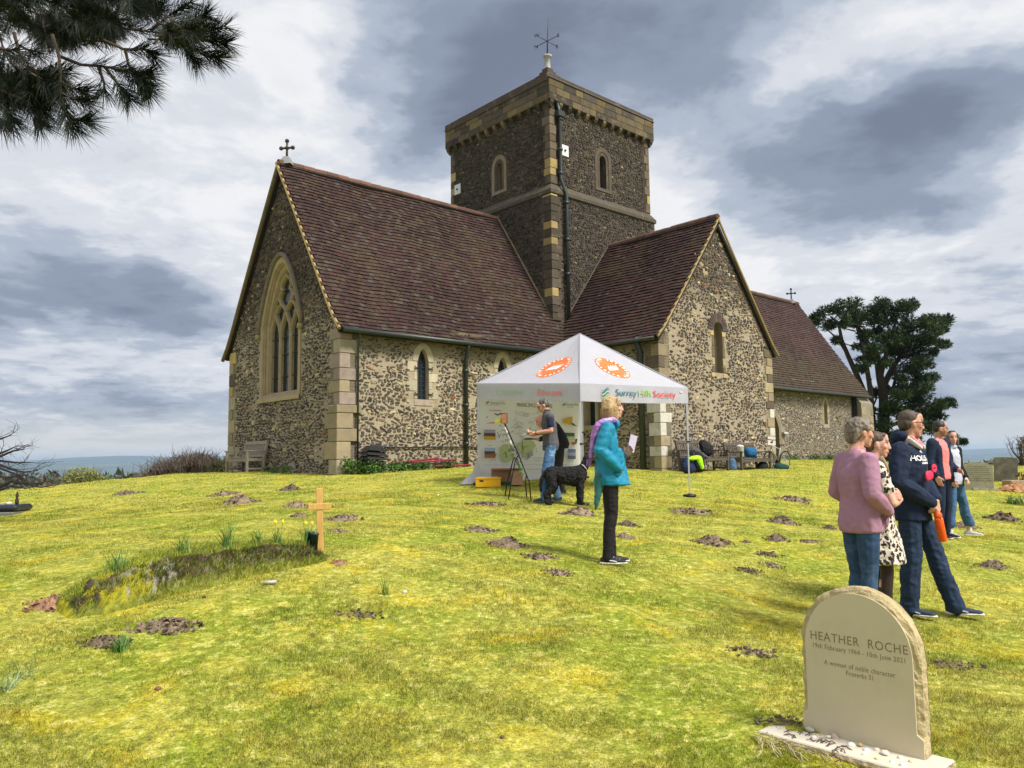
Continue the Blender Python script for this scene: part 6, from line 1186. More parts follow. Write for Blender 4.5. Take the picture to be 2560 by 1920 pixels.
# densify the sides
dp = []
for a, b_ in zip(prof, prof[1:]):
    n = max(1, int(math.dist(a, b_)/.02)); dp += [(a[0]+(b_[0]-a[0])*i/n, a[1]+(b_[1]-a[1])*i/n) for i in range(n)]
dp.append(prof[-1]); TK = .085
def HV(x, y, z): return Vector((x, -z, y))      # face coords -> headstone local (z out of the face = -y)
mb = MB(); n = len(dp); inner = []; 
ylow = fxy(400, 1175)[1]
for x, y in dp:
    dx_, dy_ = x-cxm, max(0, y-(ytop-hw*1.04)); r_ = math.hypot(dx_, dy_) or 1; k = .029 if y > ylow else 0; q = (x-dx_/r_*k, y-dy_/r_*k) if dy_ > 0 else (x-math.copysign(k, dx_), y); inner.append(q)
ip = inner; mb.add([HV(x, y, 0) for x, y in ip], [tuple(t_) for t_ in tessellate_polygon([[Vector((x, y, 0)) for x, y in ip]])]); 
lip = [HV(x, y, 0) for x, y in ip]+[HV(x, y, -.006) for x, y in ip]; mb.add(lip, [(i, i+1, n+i+1, n+i) for i in range(n-1)]); mb.build('face', m_hs, HS)
mb = MB(); rows = 7; V = []
for r in range(rows+1):
    q = r/rows
    for i, ((x, y), (xi, yi)) in enumerate(zip(dp, ip)):
        if r <= 3: t_ = r/3; X_, Y_ = xi+(x-xi)*t_, yi+(y-yi)*t_; Z_ = -.006-.018*t_**1.3
        else: t_ = (r-3)/(rows-3); X_, Y_ = x, y; Z_ = -.024-(TK-.03)*t_
        nn = mnoise.noise((X_*26, Y_*26, Z_*26))*.008+mnoise.noise((X_*70, Y_*70, Z_*70))*.0035; k = 0 if r == 0 or (yi < ylow+.001 and abs(X_-x) < 1e-5 and r <= 3 and False) else 1; dx_, dy_ = X_-cxm, max(0, Y_-(ytop-hw)); l_ = math.hypot(dx_, dy_) or 1; V.append(HV(X_+dx_/l_*nn*k, Y_+dy_/l_*nn*k, Z_+nn*k*.8))
mb.add(V, [(r*n+i, (r+1)*n+i, (r+1)*n+i+1, r*n+i+1) for r in range(rows) for i in range(n-1)]); me_o = mb.build('pitched_margin', m_hr, HS, False); mb = MB(); mb.add([HV(x, y, -TK) for x, y in dp], [tuple(t_)[::-1] for t_ in tessellate_polygon([[Vector((x, y, 0)) for x, y in dp]])]); mb.build('back', m_hs, HS)
m_letter_shade = mat('letter_shade', (.22, .175, .095), .9, .1, bump=0)  # letters lie flush; darker colour stands in for shade inside carved strokes
SERIF = None
yb = [fxy(440, 540)[1], fxy(455, 612)[1], fxy(560, 762)[1], fxy(735, 856)[1]]
def hline(s, x, xe, yy, size):
    x0 = fxy(x, 700)[0]; x1 = fxy(xe, 800)[0]; o = text_mesh(s, size, m_letter_shade, HS, Matrix.Rotation(R(90), 4, 'X') @ Matrix.Translation((x0, yy, .0008)), align='LEFT', depth=.0004, spacing=1.1, bold=-.0002, wfit=x1-x0); return o, Matrix.Rotation(R(90), 4, 'X') @ Matrix.Translation((x0, yy, .0008))
hline('HEATHER', 440, 868, yb[0], .060); hline('ROCHE', 932, 1285, yb[0], .060)
hline('19th February 1964 - 10th June 2021', 455, 1258, yb[1]+.0, .033); hline('A woman of noble character', 553, 1166, yb[2], .034); hline('Proverbs 31', 735, 972, yb[3], .034)
mb = MB(); pxl = fxy(110, 1385); mb.box((xl-.145, -.19, ybot-.055), (xr+.09, TK+.02, ybot), bev=.006); mb.build('plinth', m_pl, HS)
mb = MB(); V = []; rr = random.Random(5)
for k in range(48):
    x = xl-.145+(xr-xl+.235)*k/47
    for j in range(4): V.append(Vector((x, -.192-.008*mnoise.noise((x*30, j*.9, 0))-(.004 if 0 < j < 3 else -.004), ybot-.004-.05*j/3)))
mb.add(V, [(k*4+j, k*4+j+1, k*4+j+5, k*4+j+4) for k in range(47) for j in range(3)]); mb.build('plinth_edge', m_hr, HS)
mb = MB(); V = []
for k in range(20):
    y = -.19+(TK+.21)*k/19
    for j in range(4): V.append(Vector((xr+.092+.008*mnoise.noise((y*30, j*.9, 4)), y, ybot-.004-.05*j/3)))
mb.add(V, [(k*4+j, k*4+j+4, k*4+j+5, k*4+j+1) for k in range(19) for j in range(3)]); mb.build('plinth_edge', m_hr, HS)
# shells and pebbles left on the plinth
PM = WM; SH = [(430, 1345, .024, (.36, .38, .28), 'green grey pebble at the left end of the plinth', 0), (675, 1390, .022, (.42, .33, .26), 'spiral whelk shell left of centre on the plinth', 1), (595, 1400, .013, (.66, .62, .5), 'small white shell touching the whelk shell', 0), (790, 1465, .022, (.72, .70, .64), 'white cone shaped limpet shell mid plinth', 2), (866, 1470, .016, (.50, .36, .18), 'amber coloured pebble right of the limpet', 0), (918, 1508, .017, (.66, .62, .58), 'pale cockle shell below the amber pebble', 2), (905, 1545, .015, (.74, .70, .58), 'cream shell fragment at the front edge below the cockle', 2), (1010, 1503, .016, (.66, .62, .52), 'cream cockle shell behind the long flat shell', 2), (1080, 1545, .020, (.72, .68, .54), 'long flat cream shell right of centre', 0), (1110, 1508, .012, (.7, .62, .46), 'tiny peach shell against the headstone foot', 2), (1215, 1575, .016, (.70, .64, .50), 'cream shell third from the right end', 2), (1145, 1608, .014, (.70, .68, .6), 'white shell near the front edge right of centre', 2), (1310, 1608, .014, (.70, .52, .34), 'peach coloured shell at the right end of the plinth', 2), (1235, 1638, .016, (.72, .70, .62), 'white shell hanging over the front right edge', 2), (1010, 1580, .010, (.7, .66, .3), 'yellowish shell chip at the front of the plinth', 0), (465, 1395, .014, (.66, .64, .58), 'pale shell below the green grey pebble', 2)]
TPm = WM @ Matrix.Translation((0, 0, ybot))
def txy(x, y): return onplane(TPm, 1900+x/3.456, 1440+y/3.456)
for x, y, r, c, lb, kd in SH:
    X_, Y_ = txy(x, y); X_ = min(xr+.07, max(xl-.12, X_)); Y_ = min(-.02, max(-.175, Y_)); mb = MB()
    if kd == 0:
        bm = bmesh.new(); bmesh.ops.create_icosphere(bm, subdivisions=2, radius=1); mb.add([Vector((v.co.x*r*1.25, v.co.y*r*.8, (v.co.z+1)*r*.5))*(1+.1*mnoise.noise(v.co*2)) for v in bm.verts], [[v.index for v in f.verts] for f in bm.faces], c); bm.free()
    else:
        n_ = 14; V = []; H_ = r*(.75 if kd == 2 else 1.1)
        for i in range(6):
            q = i/5
            for j in range(n_): a = 2*math.pi*j/n_; rad = r*math.sqrt(max(0, 1-q**1.6))*(1+.08*(-1)**j*(1-q))+.0005; V.append((rad*math.cos(a)+(q*r*.5 if kd == 1 else q*r*.15), rad*math.sin(a)*.85, H_*q))
        mb.add(V, [(i*n_+j, i*n_+(j+1) % n_, (i+1)*n_+(j+1) % n_, (i+1)*n_+j) for i in range(5) for j in range(n_)], c)
    o = mb.build('shell' if 'shell' in lb else 'pebble', m_peb, None, True, True); o.matrix_world = TPm @ Matrix.Translation((X_, Y_, 0)) @ Matrix.Rotation(x, 4, 'Z'); tag(o, lb, 'shell' if 'shell' in lb else 'pebble', 'shells and pebbles on the plinth')
mb = MB(); rr = random.Random(9)
for x, y in ((360, 1360), (420, 1375), (260, 1385), (300, 1400), (540, 1425), (560, 1445), (520, 1440), (600, 1470), (680, 1490), (720, 1510), (740, 1495), (620, 1450), (660, 1515), (440, 1420), (240, 1350), (700, 1600), (640, 1560)):
    for _ in range(2):
        X_, Y_ = txy(x+rr.uniform(-10, 10), y+rr.uniform(-8, 8)); a = rr.uniform(0, 6.28); p0 = TPm @ Vector((X_, Y_, .004)); d = Vector((math.cos(a), math.sin(a), .15))*rr.uniform(.012, .03); mb.tube([p0-d, p0+Vector((0, 0, .006)), p0+d+Vector((0, 0, -.003))], .0022, 4, (.09, .05, .045))
tag(mb.build('dry_sprigs', m_peb, col=True), 'dry heather sprigs scattered on the headstone plinth', 'twigs', kind='stuff')
mb = MB()
for k in range(26):
    p0 = TPm @ Vector((xl-.16+rr.uniform(0, .55)*rr.random(), -.20-rr.uniform(0, .09), 0)); a = rr.gauss(-.25, .35)+math.atan2(-BX.y, -BX.x); L = rr.uniform(.06, .26); pts = []
    for i in range(6): q = i/5; a += rr.gauss(0, .12); pts.append(p0+Vector((math.cos(a), math.sin(a), 0))*L*q)
    for i, q in enumerate(pts): q.z = gz(q.x, q.y)+.012+.03*math.sin(i/5*math.pi)*rr.random()
    mb.tube(pts, .0018, 4, rr.choice([(.42, .35, .22), (.22, .16, .11), (.5, .42, .28)]))
tag(mb.build('dry_stems', m_peb, col=True), 'tangle of dead pale stems along the front of the plinth', 'twigs', kind='stuff')
g_ = TPm @ Vector((.06, -.30, 0)); g_.z = gz(g_.x, g_.y)-.015; pb = MB(); pb.box((-.09, -.05, -.02), (.09, .05, .03), (.42, .20, .13), bev=.012); o = pb.build('brick', m_peb, col=True); o.location = g_; o.rotation_euler.z = -.3; tag(o, 'reddish brick lying in front of the headstone plinth', 'brick')
# ================================================================ PEOPLE
def rot(ax, deg): return Matrix.Rotation(R(deg), 3, ax)
SKIN = (.50, .27, .19)
def limb(b, *els): b.chain(els)
def hand(b, w, d, n, curl=.5, k=1.0, side=1):
    """w wrist, d finger direction, n palm normal (towards what it closes on), side: +1 thumb on n x d side"""
    w, d = Vector(w), Vector(d).normalized(); n = Vector(n); n = (n-d*n.dot(d)).normalized(); s = d.cross(n)*side
    b.hull((w, .026*k), (w+d*.03*k+s*.012*k, .022*k)); b.hull((w+d*.025*k+s*.026*k, .014*k), (w+d*.025*k-s*.026*k, .014*k), (w+d*.088*k+s*.032*k, .011*k), (w+d*.080*k-s*.032*k, .010*k))
    for i, (o, L) in enumerate(((.031, .072), (.011, .082), (-.010, .076), (-.030, .060))):
        p0 = w+d*(.085-.003*i)*k+s*o*k; a1 = curl*.6; a2 = curl*1.5; d1 = d*math.cos(a1)+n*math.sin(a1); d2 = d*math.cos(a2)+n*math.sin(a2); p1 = p0+d1*L*.48*k; p2 = p1+d2*L*.5*k; b.hull((p0, .0105*k), (p1, .0095*k)); b.hull((p1, .0095*k), (p2, .0075*k))
    t0 = w+d*.03*k+s*.030*k; t1 = t0+(d*.6+s*.7+n*.35).normalized()*.038*k; t2 = t1+(d*.85+s*.1+n*.5).normalized()*.030*k; b.hull((t0, .015*k), (t1, .0115*k)); b.hull((t1, .0115*k), (t2, .009*k))
def head_blob(b, hc, M, k=1.0, fem=False, beard=False):
    f = lambda x, y, z: hc+M @ Vector((x*k, y*k, z*k)); e = lambda c, r: (f(*c), tuple(q*k for q in r), M)
    b.hull(e((0, -.012, .028), (.073, .090, .088))); b.hull(e((0, .030, .020), (.062, .058, .070)), e((0, .038, -.045), (.046, .045, .040))); b.hull(e((0, .035, -.045), (.050 if not fem else .045, .042, .038)), e((0, .068, -.088), (.022, .018, .018)), e((0, 0, -.03), (.058, .05, .05)))
    b.hull(e((0, .076, .052), (.045, .014, .014)), e((0, .073, .036), (.050, .014, .010))); b.hull(e((0, .066, .055), (.048, .020, .02)), e((0, .052, .086), (.046, .028, .02)))       # brow
    b.hull(e((0, .088, .026), (.009, .010, .010)), e((0, .105, -.020), (.013, .011, .010)), e((0, .088, -.026), (.018, .012, .010)))   # nose
    b.hull(e((0, .088, -.050), (.022, .010, .006)), e((0, .084, -.052), (.026, .008, .008))); b.hull(e((0, .086, -.064), (.019, .010, .007)))    # lips
    for s in (-1, 1): b.hull(e((s*.075, -.008, -.002), (.009, .018, .030)), e((s*.070, .004, -.018), (.008, .010, .016))); b.hull(e((s*.040, .058, -.012), (.020, .022, .020)))
def face_paint(hc, M, k, skin, brow, lips, beard=None):
    Mi = M.inverted()
    def g(v):
        q = Mi @ (v-hc)/k; c = skin; x, y, z = abs(q.x), q.y, q.z
        if max(abs(q.x), abs(q.y), abs(q.z)) > .16: return c
        if y > .05: c = tuple(a*b for a, b in zip(c, (1.04, .95, .93))) if (x-.038)**2+(z+.02)**2 < .0004 else c
        if y > .055 and ((x-.031)/.017)**2+((z-.018)/.0085)**2 < 1: c = (.50, .45, .42) if ((x-.031)/.008)**2 > 1 else (.035, .022, .016)
        if y > .055 and ((x-.031)/.021)**2+((z-.027)/.005)**2 < 1: c = (.10, .05, .035)
        if y > .055 and .010 < x < .055 and abs(z-.044+.12*max(0, x-.035)) < .004: c = brow
        if y > .070 and (x/.026)**2+((z+.057)/.011)**2 < 1: c = lips
        if beard and z < -.028 and y > -.01 and not (y > .08 and abs(z+.057) < .009 and x < .02) and (z < -.045 or x > .03): c = tuple(a*.45+b*.55 for a, b in zip(c, beard))
        return c
    return g
m_skin, t, p = new_mat('skin'); ca = t('ShaderNodeAttribute', attribute_name='Col').outputs[0]; tc = t('ShaderNodeTexCoord').outputs['Object']; kq = t.mr(t.noise(tc, 60, 3), .3, .7, .9, 1.1)
t.l.new(t.mix(1, ca, t('ShaderNodeCombineColor', {0: kq, 1: kq, 2: kq}).outputs[0], 'MULTIPLY'), p.inputs['Base Color']); p.inputs['Roughness'].default_value = .5; p.inputs['Specular IOR Level'].default_value = .35; p.inputs['Subsurface Weight'].default_value = .12; p.inputs['Subsurface Radius'].default_value = (.6, .25, .15); p.inputs['Subsurface Scale'].default_value = .01
def paint(me, fn):
    a = me.attributes.new('Col', 'FLOAT_COLOR', 'POINT'); C = np.ones((len(me.vertices), 4), np.float32)
    for i, v in enumerate(me.vertices): C[i, :3] = fn(v.co)
    a.data.foreach_set('color', C.ravel())
def hairmat(name, c, c2): m = mat(name, c, .55, .3, 30, .6, 90, .006, stretch=(1, 1, .18), spec=.35, tint=(c2, 22, .42, .8)); return m
class Person:
    def __init__(s, label, x, y, ang, H, z=None, group=None):
        s.e = empty('person', label, 'person', (x, y, gz(x, y)+.005 if z is None else z), R(ang-90), group); s.e.scale = (H/1.70,)*3; s.k = 1.0; s.J = dict(pel=(0, 0, .93), wai=(0, 0, 1.08), che=(0, .005, 1.27), nek=(0, -.01, 1.465), hed=(0, .025, 1.580), hL=(-.085, 0, .90), hR=(.085, 0, .90), kL=(-.09, .02, .49), kR=(.09, .02, .49), aL=(-.095, -.02, .085), aR=(.095, -.02, .085), sL=(-.172, -.005, 1.385), sR=(.172, -.005, 1.385), eL=(-.225, -.04, 1.13), eR=(.225, -.04, 1.13), wL=(-.22, .05, .90), wR=(.22, .05, .90)); s.hM = Matrix.Identity(3); s.tL = (0, 1, 0); s.tR = (0, 1, 0)
    def pose(s, **kw): s.J.update(kw); return s
    def j(s, n): return Vector(s.J[n])*s.k
    def scale(s, *e): return e
    def body(s, vox=.008, skin=SKIN, brow=(.08, .05, .035), lips=(.42, .14, .12), beard=None, fem=False, hands=(('L', (0, .3, -1), (1, 0, 0), .5), ('R', (0, .3, -1), (-1, 0, 0), .5)), stout=1.0, barearm=None):
        b = Blob(); k = s.k; J = s.j
        b.chain([(J('pel'), (.145*k*stout, .10*k*stout, .09*k)), (J('wai'), (.125*k*stout, .088*k*stout, .08*k)), (J('che'), (.145*k, .095*k, .12*k)), (J('nek')-Vector((0, 0, .03*k)), (.10*k, .055*k, .03*k))])
        b.hull((J('che'), .09*k), (J('sL'), .052*k)); b.hull((J('che'), .09*k), (J('sR'), .052*k)); b.hull((J('nek')-Vector((0, 0, .03)), .055*k), (J('hed')-s.hM @ Vector((0, .015, .055))*k, .050*k)); head_blob(b, J('hed'), s.hM, k, fem)
        for S_ in 'LR':
            b.chain([(J('s'+S_), .052*k), (J('s'+S_).lerp(J('e'+S_), .4), .045*k), (J('e'+S_), .036*k)]); b.chain([(J('e'+S_), .037*k), (J('e'+S_).lerp(J('w'+S_), .3), .040*k), (J('w'+S_), .025*k)])
            b.chain([(J('h'+S_), .078*k), (J('h'+S_).lerp(J('k'+S_), .5), .068*k), (J('k'+S_), .053*k)]); b.chain([(J('k'+S_), .053*k), (J('k'+S_).lerp(J('a'+S_), .3)-Vector((0, .015, 0)), .054*k), (J('a'+S_), .034*k)])
            tv = Vector(getattr(s, 't'+S_)).normalized(); b.hull((J('a'+S_)-tv*.03*k-Vector((0, 0, .045*k)), .032*k), (J('a'+S_)+tv*.13*k-Vector((0, 0, .058*k)), (.035*k, .035*k, .02*k)))
        for S_, d, n, cu_ in hands: hand(b, J('w'+S_), d, n, cu_, k, 1 if S_ == 'R' else -1)
        me = b.mesh('body', vox, 3, fac=.4); paint(me, face_paint(J('hed'), s.hM, k, skin, brow, lips, beard)); return link('body', me, m_skin, s.e)
    def wear(s, name, b, m, vox=.009, amp=.006, f=9, sm=4, seed=0, label=None, st=(1, 1, .45)):
        o = link(name, b.mesh(name, vox, sm, folds(amp, f, st, seed) if amp else None), m, s.e)
        if label: o['label'] = label
        return o
    def top(s, b, r=.018, hem=.86, hw=(.178, .135), hc=(0, 0), sleeves=('L', 'R'), cuff=0.0, wide=1.0, short=False, puff=0, neck=True, hemw=None):
        k = s.k; J = s.j; x = r
        secs = [((J('pel').x*.6+hc[0]*k, J('pel').y*.6+hc[1]*k, hem*k), (hw[0]*k, hw[1]*k, .018)), (J('pel')-Vector((0, 0, .02)), (.166*wide+x*.8, .118*wide+x*.8, .06)), (J('wai'), (.132*k*wide+x, .098*k*wide+x, .06)), (J('che'), (.150*k*(.5+.5*wide)+x, .105*k*(.5+.5*wide)+x, .11*k)), (J('nek')-Vector((0, 0, .050*k)), (.115*k, .064*k+x*.5, .03*k)), (J('nek')-Vector((0, 0, .02*k)), (.072*k, .058*k+x*.3, .02*k))]
        b.chain(secs)
        for S_ in 'LR':
            b.hull((J('che')+Vector((0, 0, .04*k)), .09*k), (J('s'+S_), .052*k+x))
            if S_ in sleeves:
                if short: b.hull((J('s'+S_), .055*k+x), (J('s'+S_).lerp(J('e'+S_), .62), .050*k+x))
                else: b.chain([(J('s'+S_), .053*k+x), (J('s'+S_).lerp(J('e'+S_), .5), .047*k+x+puff), (J('e'+S_), .041*k+x+puff*.5)]); b.chain([(J('e'+S_), .041*k+x), (J('e'+S_).lerp(J('w'+S_), .4), .040*k+x+puff), (J('e'+S_).lerp(J('w'+S_), .94-cuff), .027*k+x*.9)])
        return b
    def trousers(s, b, r=.010, slim=1.0, bot=.0, flare=0, top_=.0, stop=1.0):
        k = s.k; J = s.j; b.chain([(J('pel')+Vector((0, 0, .07*k+top_)), (.138*k+r, .092*k+r, .02)), (J('pel'), (.146*k+r, .100*k+r, .06*k)), (J('pel')-Vector((0, 0, .06*k)), (.148*k+r, .102*k+r, .03))])
        for S_ in 'LR':
            a = J('k'+S_).lerp(J('a'+S_), stop); b.chain([(J('h'+S_), .080*k+r), (J('h'+S_).lerp(J('k'+S_), .5), .072*k+r), (J('k'+S_), .055*k*slim+r)]); b.chain([(J('k'+S_), .055*k*slim+r), (J('k'+S_).lerp(J('a'+S_), .35)-Vector((0, .012, 0)), .056*k*slim+r), (a+Vector((0, 0, bot)), (.040*k*slim+r+flare))])
        return b
    def shoes(s, m, sole, wid=.040, L=.155, h=.052, mid=None):
        k = s.k
        for S_ in 'LR':
            tv = Vector(getattr(s, 't'+S_)); tv = Vector((tv.x, tv.y, 0)).normalized(); sv = Vector((tv.y, -tv.x, 0)); a = s.j('a'+S_); g = Vector((a.x, a.y, a.z-.085*k)); M = Matrix((sv, tv, (0, 0, 1))).transposed(); b = Blob(); P = lambda x, y, z: g+M @ Vector((x, y, z))*k
            b.hull((P(0, -.045, .045), (.036*k, .036*k, .035*k), M), (P(0, .0, .075), (.036*k, .045*k, .03*k), M)); b.hull((P(0, -.02, .045), (.038*k, .05*k, .035*k), M), (P(0, .08, .040), (.040*k, .045*k, .026*k), M)); b.hull((P(0, .07, .036), (.042*k, .045*k, .024*k), M), (P(0, L, .028), (.034*k, .034*k, .020*k), M)); o = link('shoe', b.mesh('shoe', .007, 3), m, s.e)
            b = Blob(); b.hull((P(0, -.05, .014), (.040*k, .040*k, .015*k), M), (P(0, .08, .012), (.047*k, .05*k, .014*k), M)); b.hull((P(0, .08, .012), (.047*k, .05*k, .014*k), M), (P(0, L+.008, .016), (.036*k, .036*k, .012*k), M)); link('sole', b.mesh('sole', .006, 2), sole, o)
            if mid: mb = MB(); mb.tube([P(.040, .0, .045), P(.044, .05, .04), P(.040, .09, .03)], .006, 5); mb.tube([P(-.040, .0, .045), P(-.044, .05, .04), P(-.040, .09, .03)], .006, 5); mb.build('shoe_stripe', mid, o)
            mb = MB()
            for q in range(4): y = .035+.022*q; mb.tube([P(-.022, y, .082-.012*q), P(0, y+.006, .088-.012*q), P(.022, y, .082-.012*q)], .003, 4)
            mb.build('laces', mid or sole, o)
    def hair(s, els, m, vox=.007, amp=.006, f=30, name='hair'):
        b = Blob(); k = s.k; M = s.hM; f_ = lambda c: s.j('hed')+M @ Vector(c)*k
        for g in els: b.hull(*[(f_(c), tuple(q*k for q in r), M) for c, r in g])
        return s.wear(name, b, m, vox, amp, f, 2, st=(1, 1, .25))
    def hp(s, x, y, z): return s.j('hed')+s.hM @ Vector((x, y, z))*s.k
    def glasses(s, m, thick=.003):
        mb = MB()
        for sx in (-1, 1):
            c = s.hp(sx*.032, .093, .018); X = s.hM @ Vector((1, 0, 0)); Z = s.hM @ Vector((0, 0, 1)); mb.tube([c+X*.024*math.copysign(abs(math.cos(a))**.6, math.cos(a))*s.k+Z*.017*math.copysign(abs(math.sin(a))**.6, math.sin(a))*s.k for a in np.linspace(0, 2*math.pi, 15)], thick, 5); mb.tube([s.hp(sx*.056, .090, .022), s.hp(sx*.078, .03, .020), s.hp(sx*.080, -.01, .014)], thick, 5)
        mb.tube([s.hp(-.01, .100, .020), s.hp(.01, .100, .020)], thick, 5); mb.build('glasses', m, s.e)
def drape(o_txt, target, M, dist=.25, off=.003):
    """lay flat lettering onto a garment: every vertex is carried along the print's normal to the cloth"""
    from mathutils.bvhtree import BVHTree
    me = target.data; bv = BVHTree.FromPolygons([v.co.copy() for v in me.vertices], [list(p_.vertices) for p_ in me.polygons]); n = -(M.col[2].xyz.normalized())
    for v in o_txt.data.vertices:
        p_ = M @ v.co; h = bv.ray_cast(p_-n*dist, n)
        if h[0]: v.co = h[0]-n*off
    o_txt.matrix_local = Matrix.Identity(4)
m_denim = cl('blue_denim', (.055, .13, .26), .85, var=.3, sc=7, tint=((.14, .24, .38), 5, .5, .6)); m_denimd = cl('dark_denim', (.012, .026, .060), .85, var=.3, sc=7, tint=((.03, .06, .12), 5, .52, .5)); m_blk_c = cl('black_trousers', (.012, .009, .012), .8); m_nvy = cl('navy_fleece', (.010, .018, .045), .9, bump=.3); m_whites = flat('white_sole', (.65, .63, .58)); m_dkshoe = cl('black_shoe', (.014, .016, .02), .6)
m_teal = cl('teal_jacket', (.008, .20, .33), .55, var=.12, sc=6); m_purp = cl('mauve_fleece', (.33, .175, .255), .9, var=.1, bump=.4)
def feet(px, py): h = hit(px, py); return h.x, h.y
HS_ = [[((0, -.022, .052), (.080, .096, .080))], [((0, -.045, .01), (.080, .070, .085)), ((0, -.060, -.035), (.062, .050, .045))]]      # short crop
# --- 1 woman in teal jacket, facing right
x, y = .965, 7.9; P_ = Person('woman with blond bob in a bright teal jacket, standing alone in front of the gazebo', x, y, -3, 1.64)
P_.pose(pel=(0, -.02, .93), wai=(0, -.02, 1.08), che=(0, -.03, 1.27), nek=(0, -.02, 1.465), hed=(0, .045, 1.585), eR=(.225, -.11, 1.15), wR=(.17, .10, .95), eL=(-.23, -.06, 1.14), wL=(-.14, .17, 1.10), kL=(-.07, .0, .49), kR=(.07, .005, .49), aL=(-.08, -.0, .085), aR=(.08, -.045, .085), sR=(.17, -.02, 1.38), sL=(-.17, -.02, 1.38)); P_.hM = rot('Z', 2) @ rot('X', 2); P_.tL = (-.1, 1, 0); P_.tR = (.1, 1, 0)
P_.body(fem=True, skin=(.56, .30, .24), brow=(.3, .2, .12), hands=(('L', (.2, .5, .6), (1, 0, 0), .9),))
b = Blob(); P_.top(b, .020, .80, (.185, .200), (0, .03), cuff=0, wide=1.05, puff=.012); b.hull(((0, .02, 1.36), (.10, .085, .03)), ((0, .03, 1.44), (.085, .075, .02))); b.chain([((0, .02, .80*P_.k), (.185, .19, .012)), ((0, -.01, .98), (.165, .135, .02))]); b.hull(((-.05, .16, .82), (.06, .05, .02)), ((-.03, .10, 1.15), (.05, .04, .03)))
jk = P_.wear('jacket', b, m_teal, .009, .013, 8, 4, seed=2); b = Blob(); b.hull(((.06, .085, 1.42), (.05, .03, .05)), ((-.06, .085, 1.42), (.05, .03, .05))); b.hull(((0, -.07, 1.42), (.10, .05, .03)), ((0, -.02, 1.40), (.13, .09, .025))); P_.wear('collar', b, m_teal, .008, .005)
b = Blob(); b.hull(((.12, .125, .98), (.02, .02, .05)), ((.17, .06, .90), (.02, .03, .01))); P_.wear('pocket_flap', b, m_teal, .008, .003)
P_.wear('trousers', P_.trousers(Blob(), .006, 1.05, -.02, .008), m_blk_c, .009, .009, 9, 3, seed=3); P_.shoes(m_dkshoe, m_whites, mid=m_whites)
m_scarf = mat('purple_scarf', (.36, .16, .50), .9, .2, 8, .4, 90, .004, tint=((.52, .46, .66), 7, .48, .8), stretch=(1, 1, 2.2)); b = Blob(); b.chain([((.09, .04, 1.46), (.04, .05, .035)), ((.10, -.05, 1.45), (.045, .05, .03)), ((.08, -.115, 1.40), (.06, .042, .045)), ((.06, -.16, 1.29), (.06, .034, .06)), ((.05, -.18, 1.16), (.06, .030, .05)), ((.05, -.19, 1.09), (.06, .028, .03))]); b.chain([((.09, .04, 1.46), (.04, .05, .035)), ((-.02, .08, 1.42), (.06, .03, .04)), ((-.09, .02, 1.43), (.04, .05, .035)), ((-.06, -.1, 1.42), (.06, .04, .035))]); sc_ = P_.wear('scarf', b, m_scarf, .008, .010, 12)
mb = MB()
for i in range(14): x_ = -.05+.16*i/13; mb.tube([(x_, -.23+.02*(i % 3), 1.06), (x_+.004, -.235+.02*(i % 3), .99)], .003, 3)
mb.build('fringe', m_scarf, sc_)
m_blond = hairmat('blond_hair', (.50, .36, .19), (.30, .19, .09))
P_.hair([[((0, -.020, .045), (.088, .104, .088))], [((0, -.065, -.005), (.088, .060, .09)), ((0, -.065, -.09), (.082, .052, .05))], [((.072, -.01, .0), (.026, .062, .06)), ((.072, .012, -.095), (.022, .045, .045))], [((-.072, -.01, .0), (.026, .062, .06)), ((-.072, .012, -.095), (.022, .045, .045))], [((.03, .058, .085), (.045, .028, .024)), ((-.04, .055, .08), (.04, .03, .028)), ((.062, .05, .04), (.020, .028, .03))]], m_blond, .006, .009, 26)
mb = MB()
for i in range(420):
    a = random.uniform(1.0, 5.28); rr_ = random.uniform(.98, 1.07); p0 = P_.hp(.086*math.sin(a)*rr_*.75, .02-.02+.098*math.cos(a)*rr_*.75, .10-random.random()*.05); p1 = P_.hp(.093*math.sin(a)*rr_, -.02+.104*math.cos(a)*rr_, .0); p2 = P_.hp(.092*math.sin(a)*rr_, -.02+.098*math.cos(a)*rr_, -.10-random.random()*.045); mb.tube([p0, p1, p2], [.0016, .0022, .001], 3, cap=False)
mb.build('hair_strands', m_blond, P_.e)
pp_ = MB(); M0 = Matrix.Translation((-.12, .25, 1.22)) @ Matrix.Rotation(R(-14), 4, 'X') @ Matrix.Rotation(R(-52), 4, 'Z'); pp_.box((-.05, -.003, -.09), (.05, .003, .09), M=M0); o = pp_.build('leaflet', flat('leaflet_lilac', (.50, .46, .62))); o.matrix_world = Matrix.Translation(P_.e.location) @ Matrix.Rotation(P_.e.rotation_euler.z, 4, 'Z') @ Matrix.Scale(P_.e.scale.x, 4); tag(o, 'pale lilac leaflet held up by the woman in the teal jacket', 'leaflet')
b = Blob(); b.chain([((0, 0, .34), (.045, .04, .03)), ((-.01, 0, .20), (.045, .035, .04)), ((-.03, 0, .08), (.03, .025, .02)), ((-.045, 0, .0), (.008, .012, .01))])
o = lump('tote_bag', P_.e.location+Vector((-.115, -.10, .53)), -.1, b, mat('green_cream_cloth', (.03, .13, .12), .8, .2, 6, tint=((.5, .42, .28), 5, .5, .9)), 'crumpled green and cream bag hanging below the back hem of the teal jacket', 'bag', amp=.006, vox=.008)
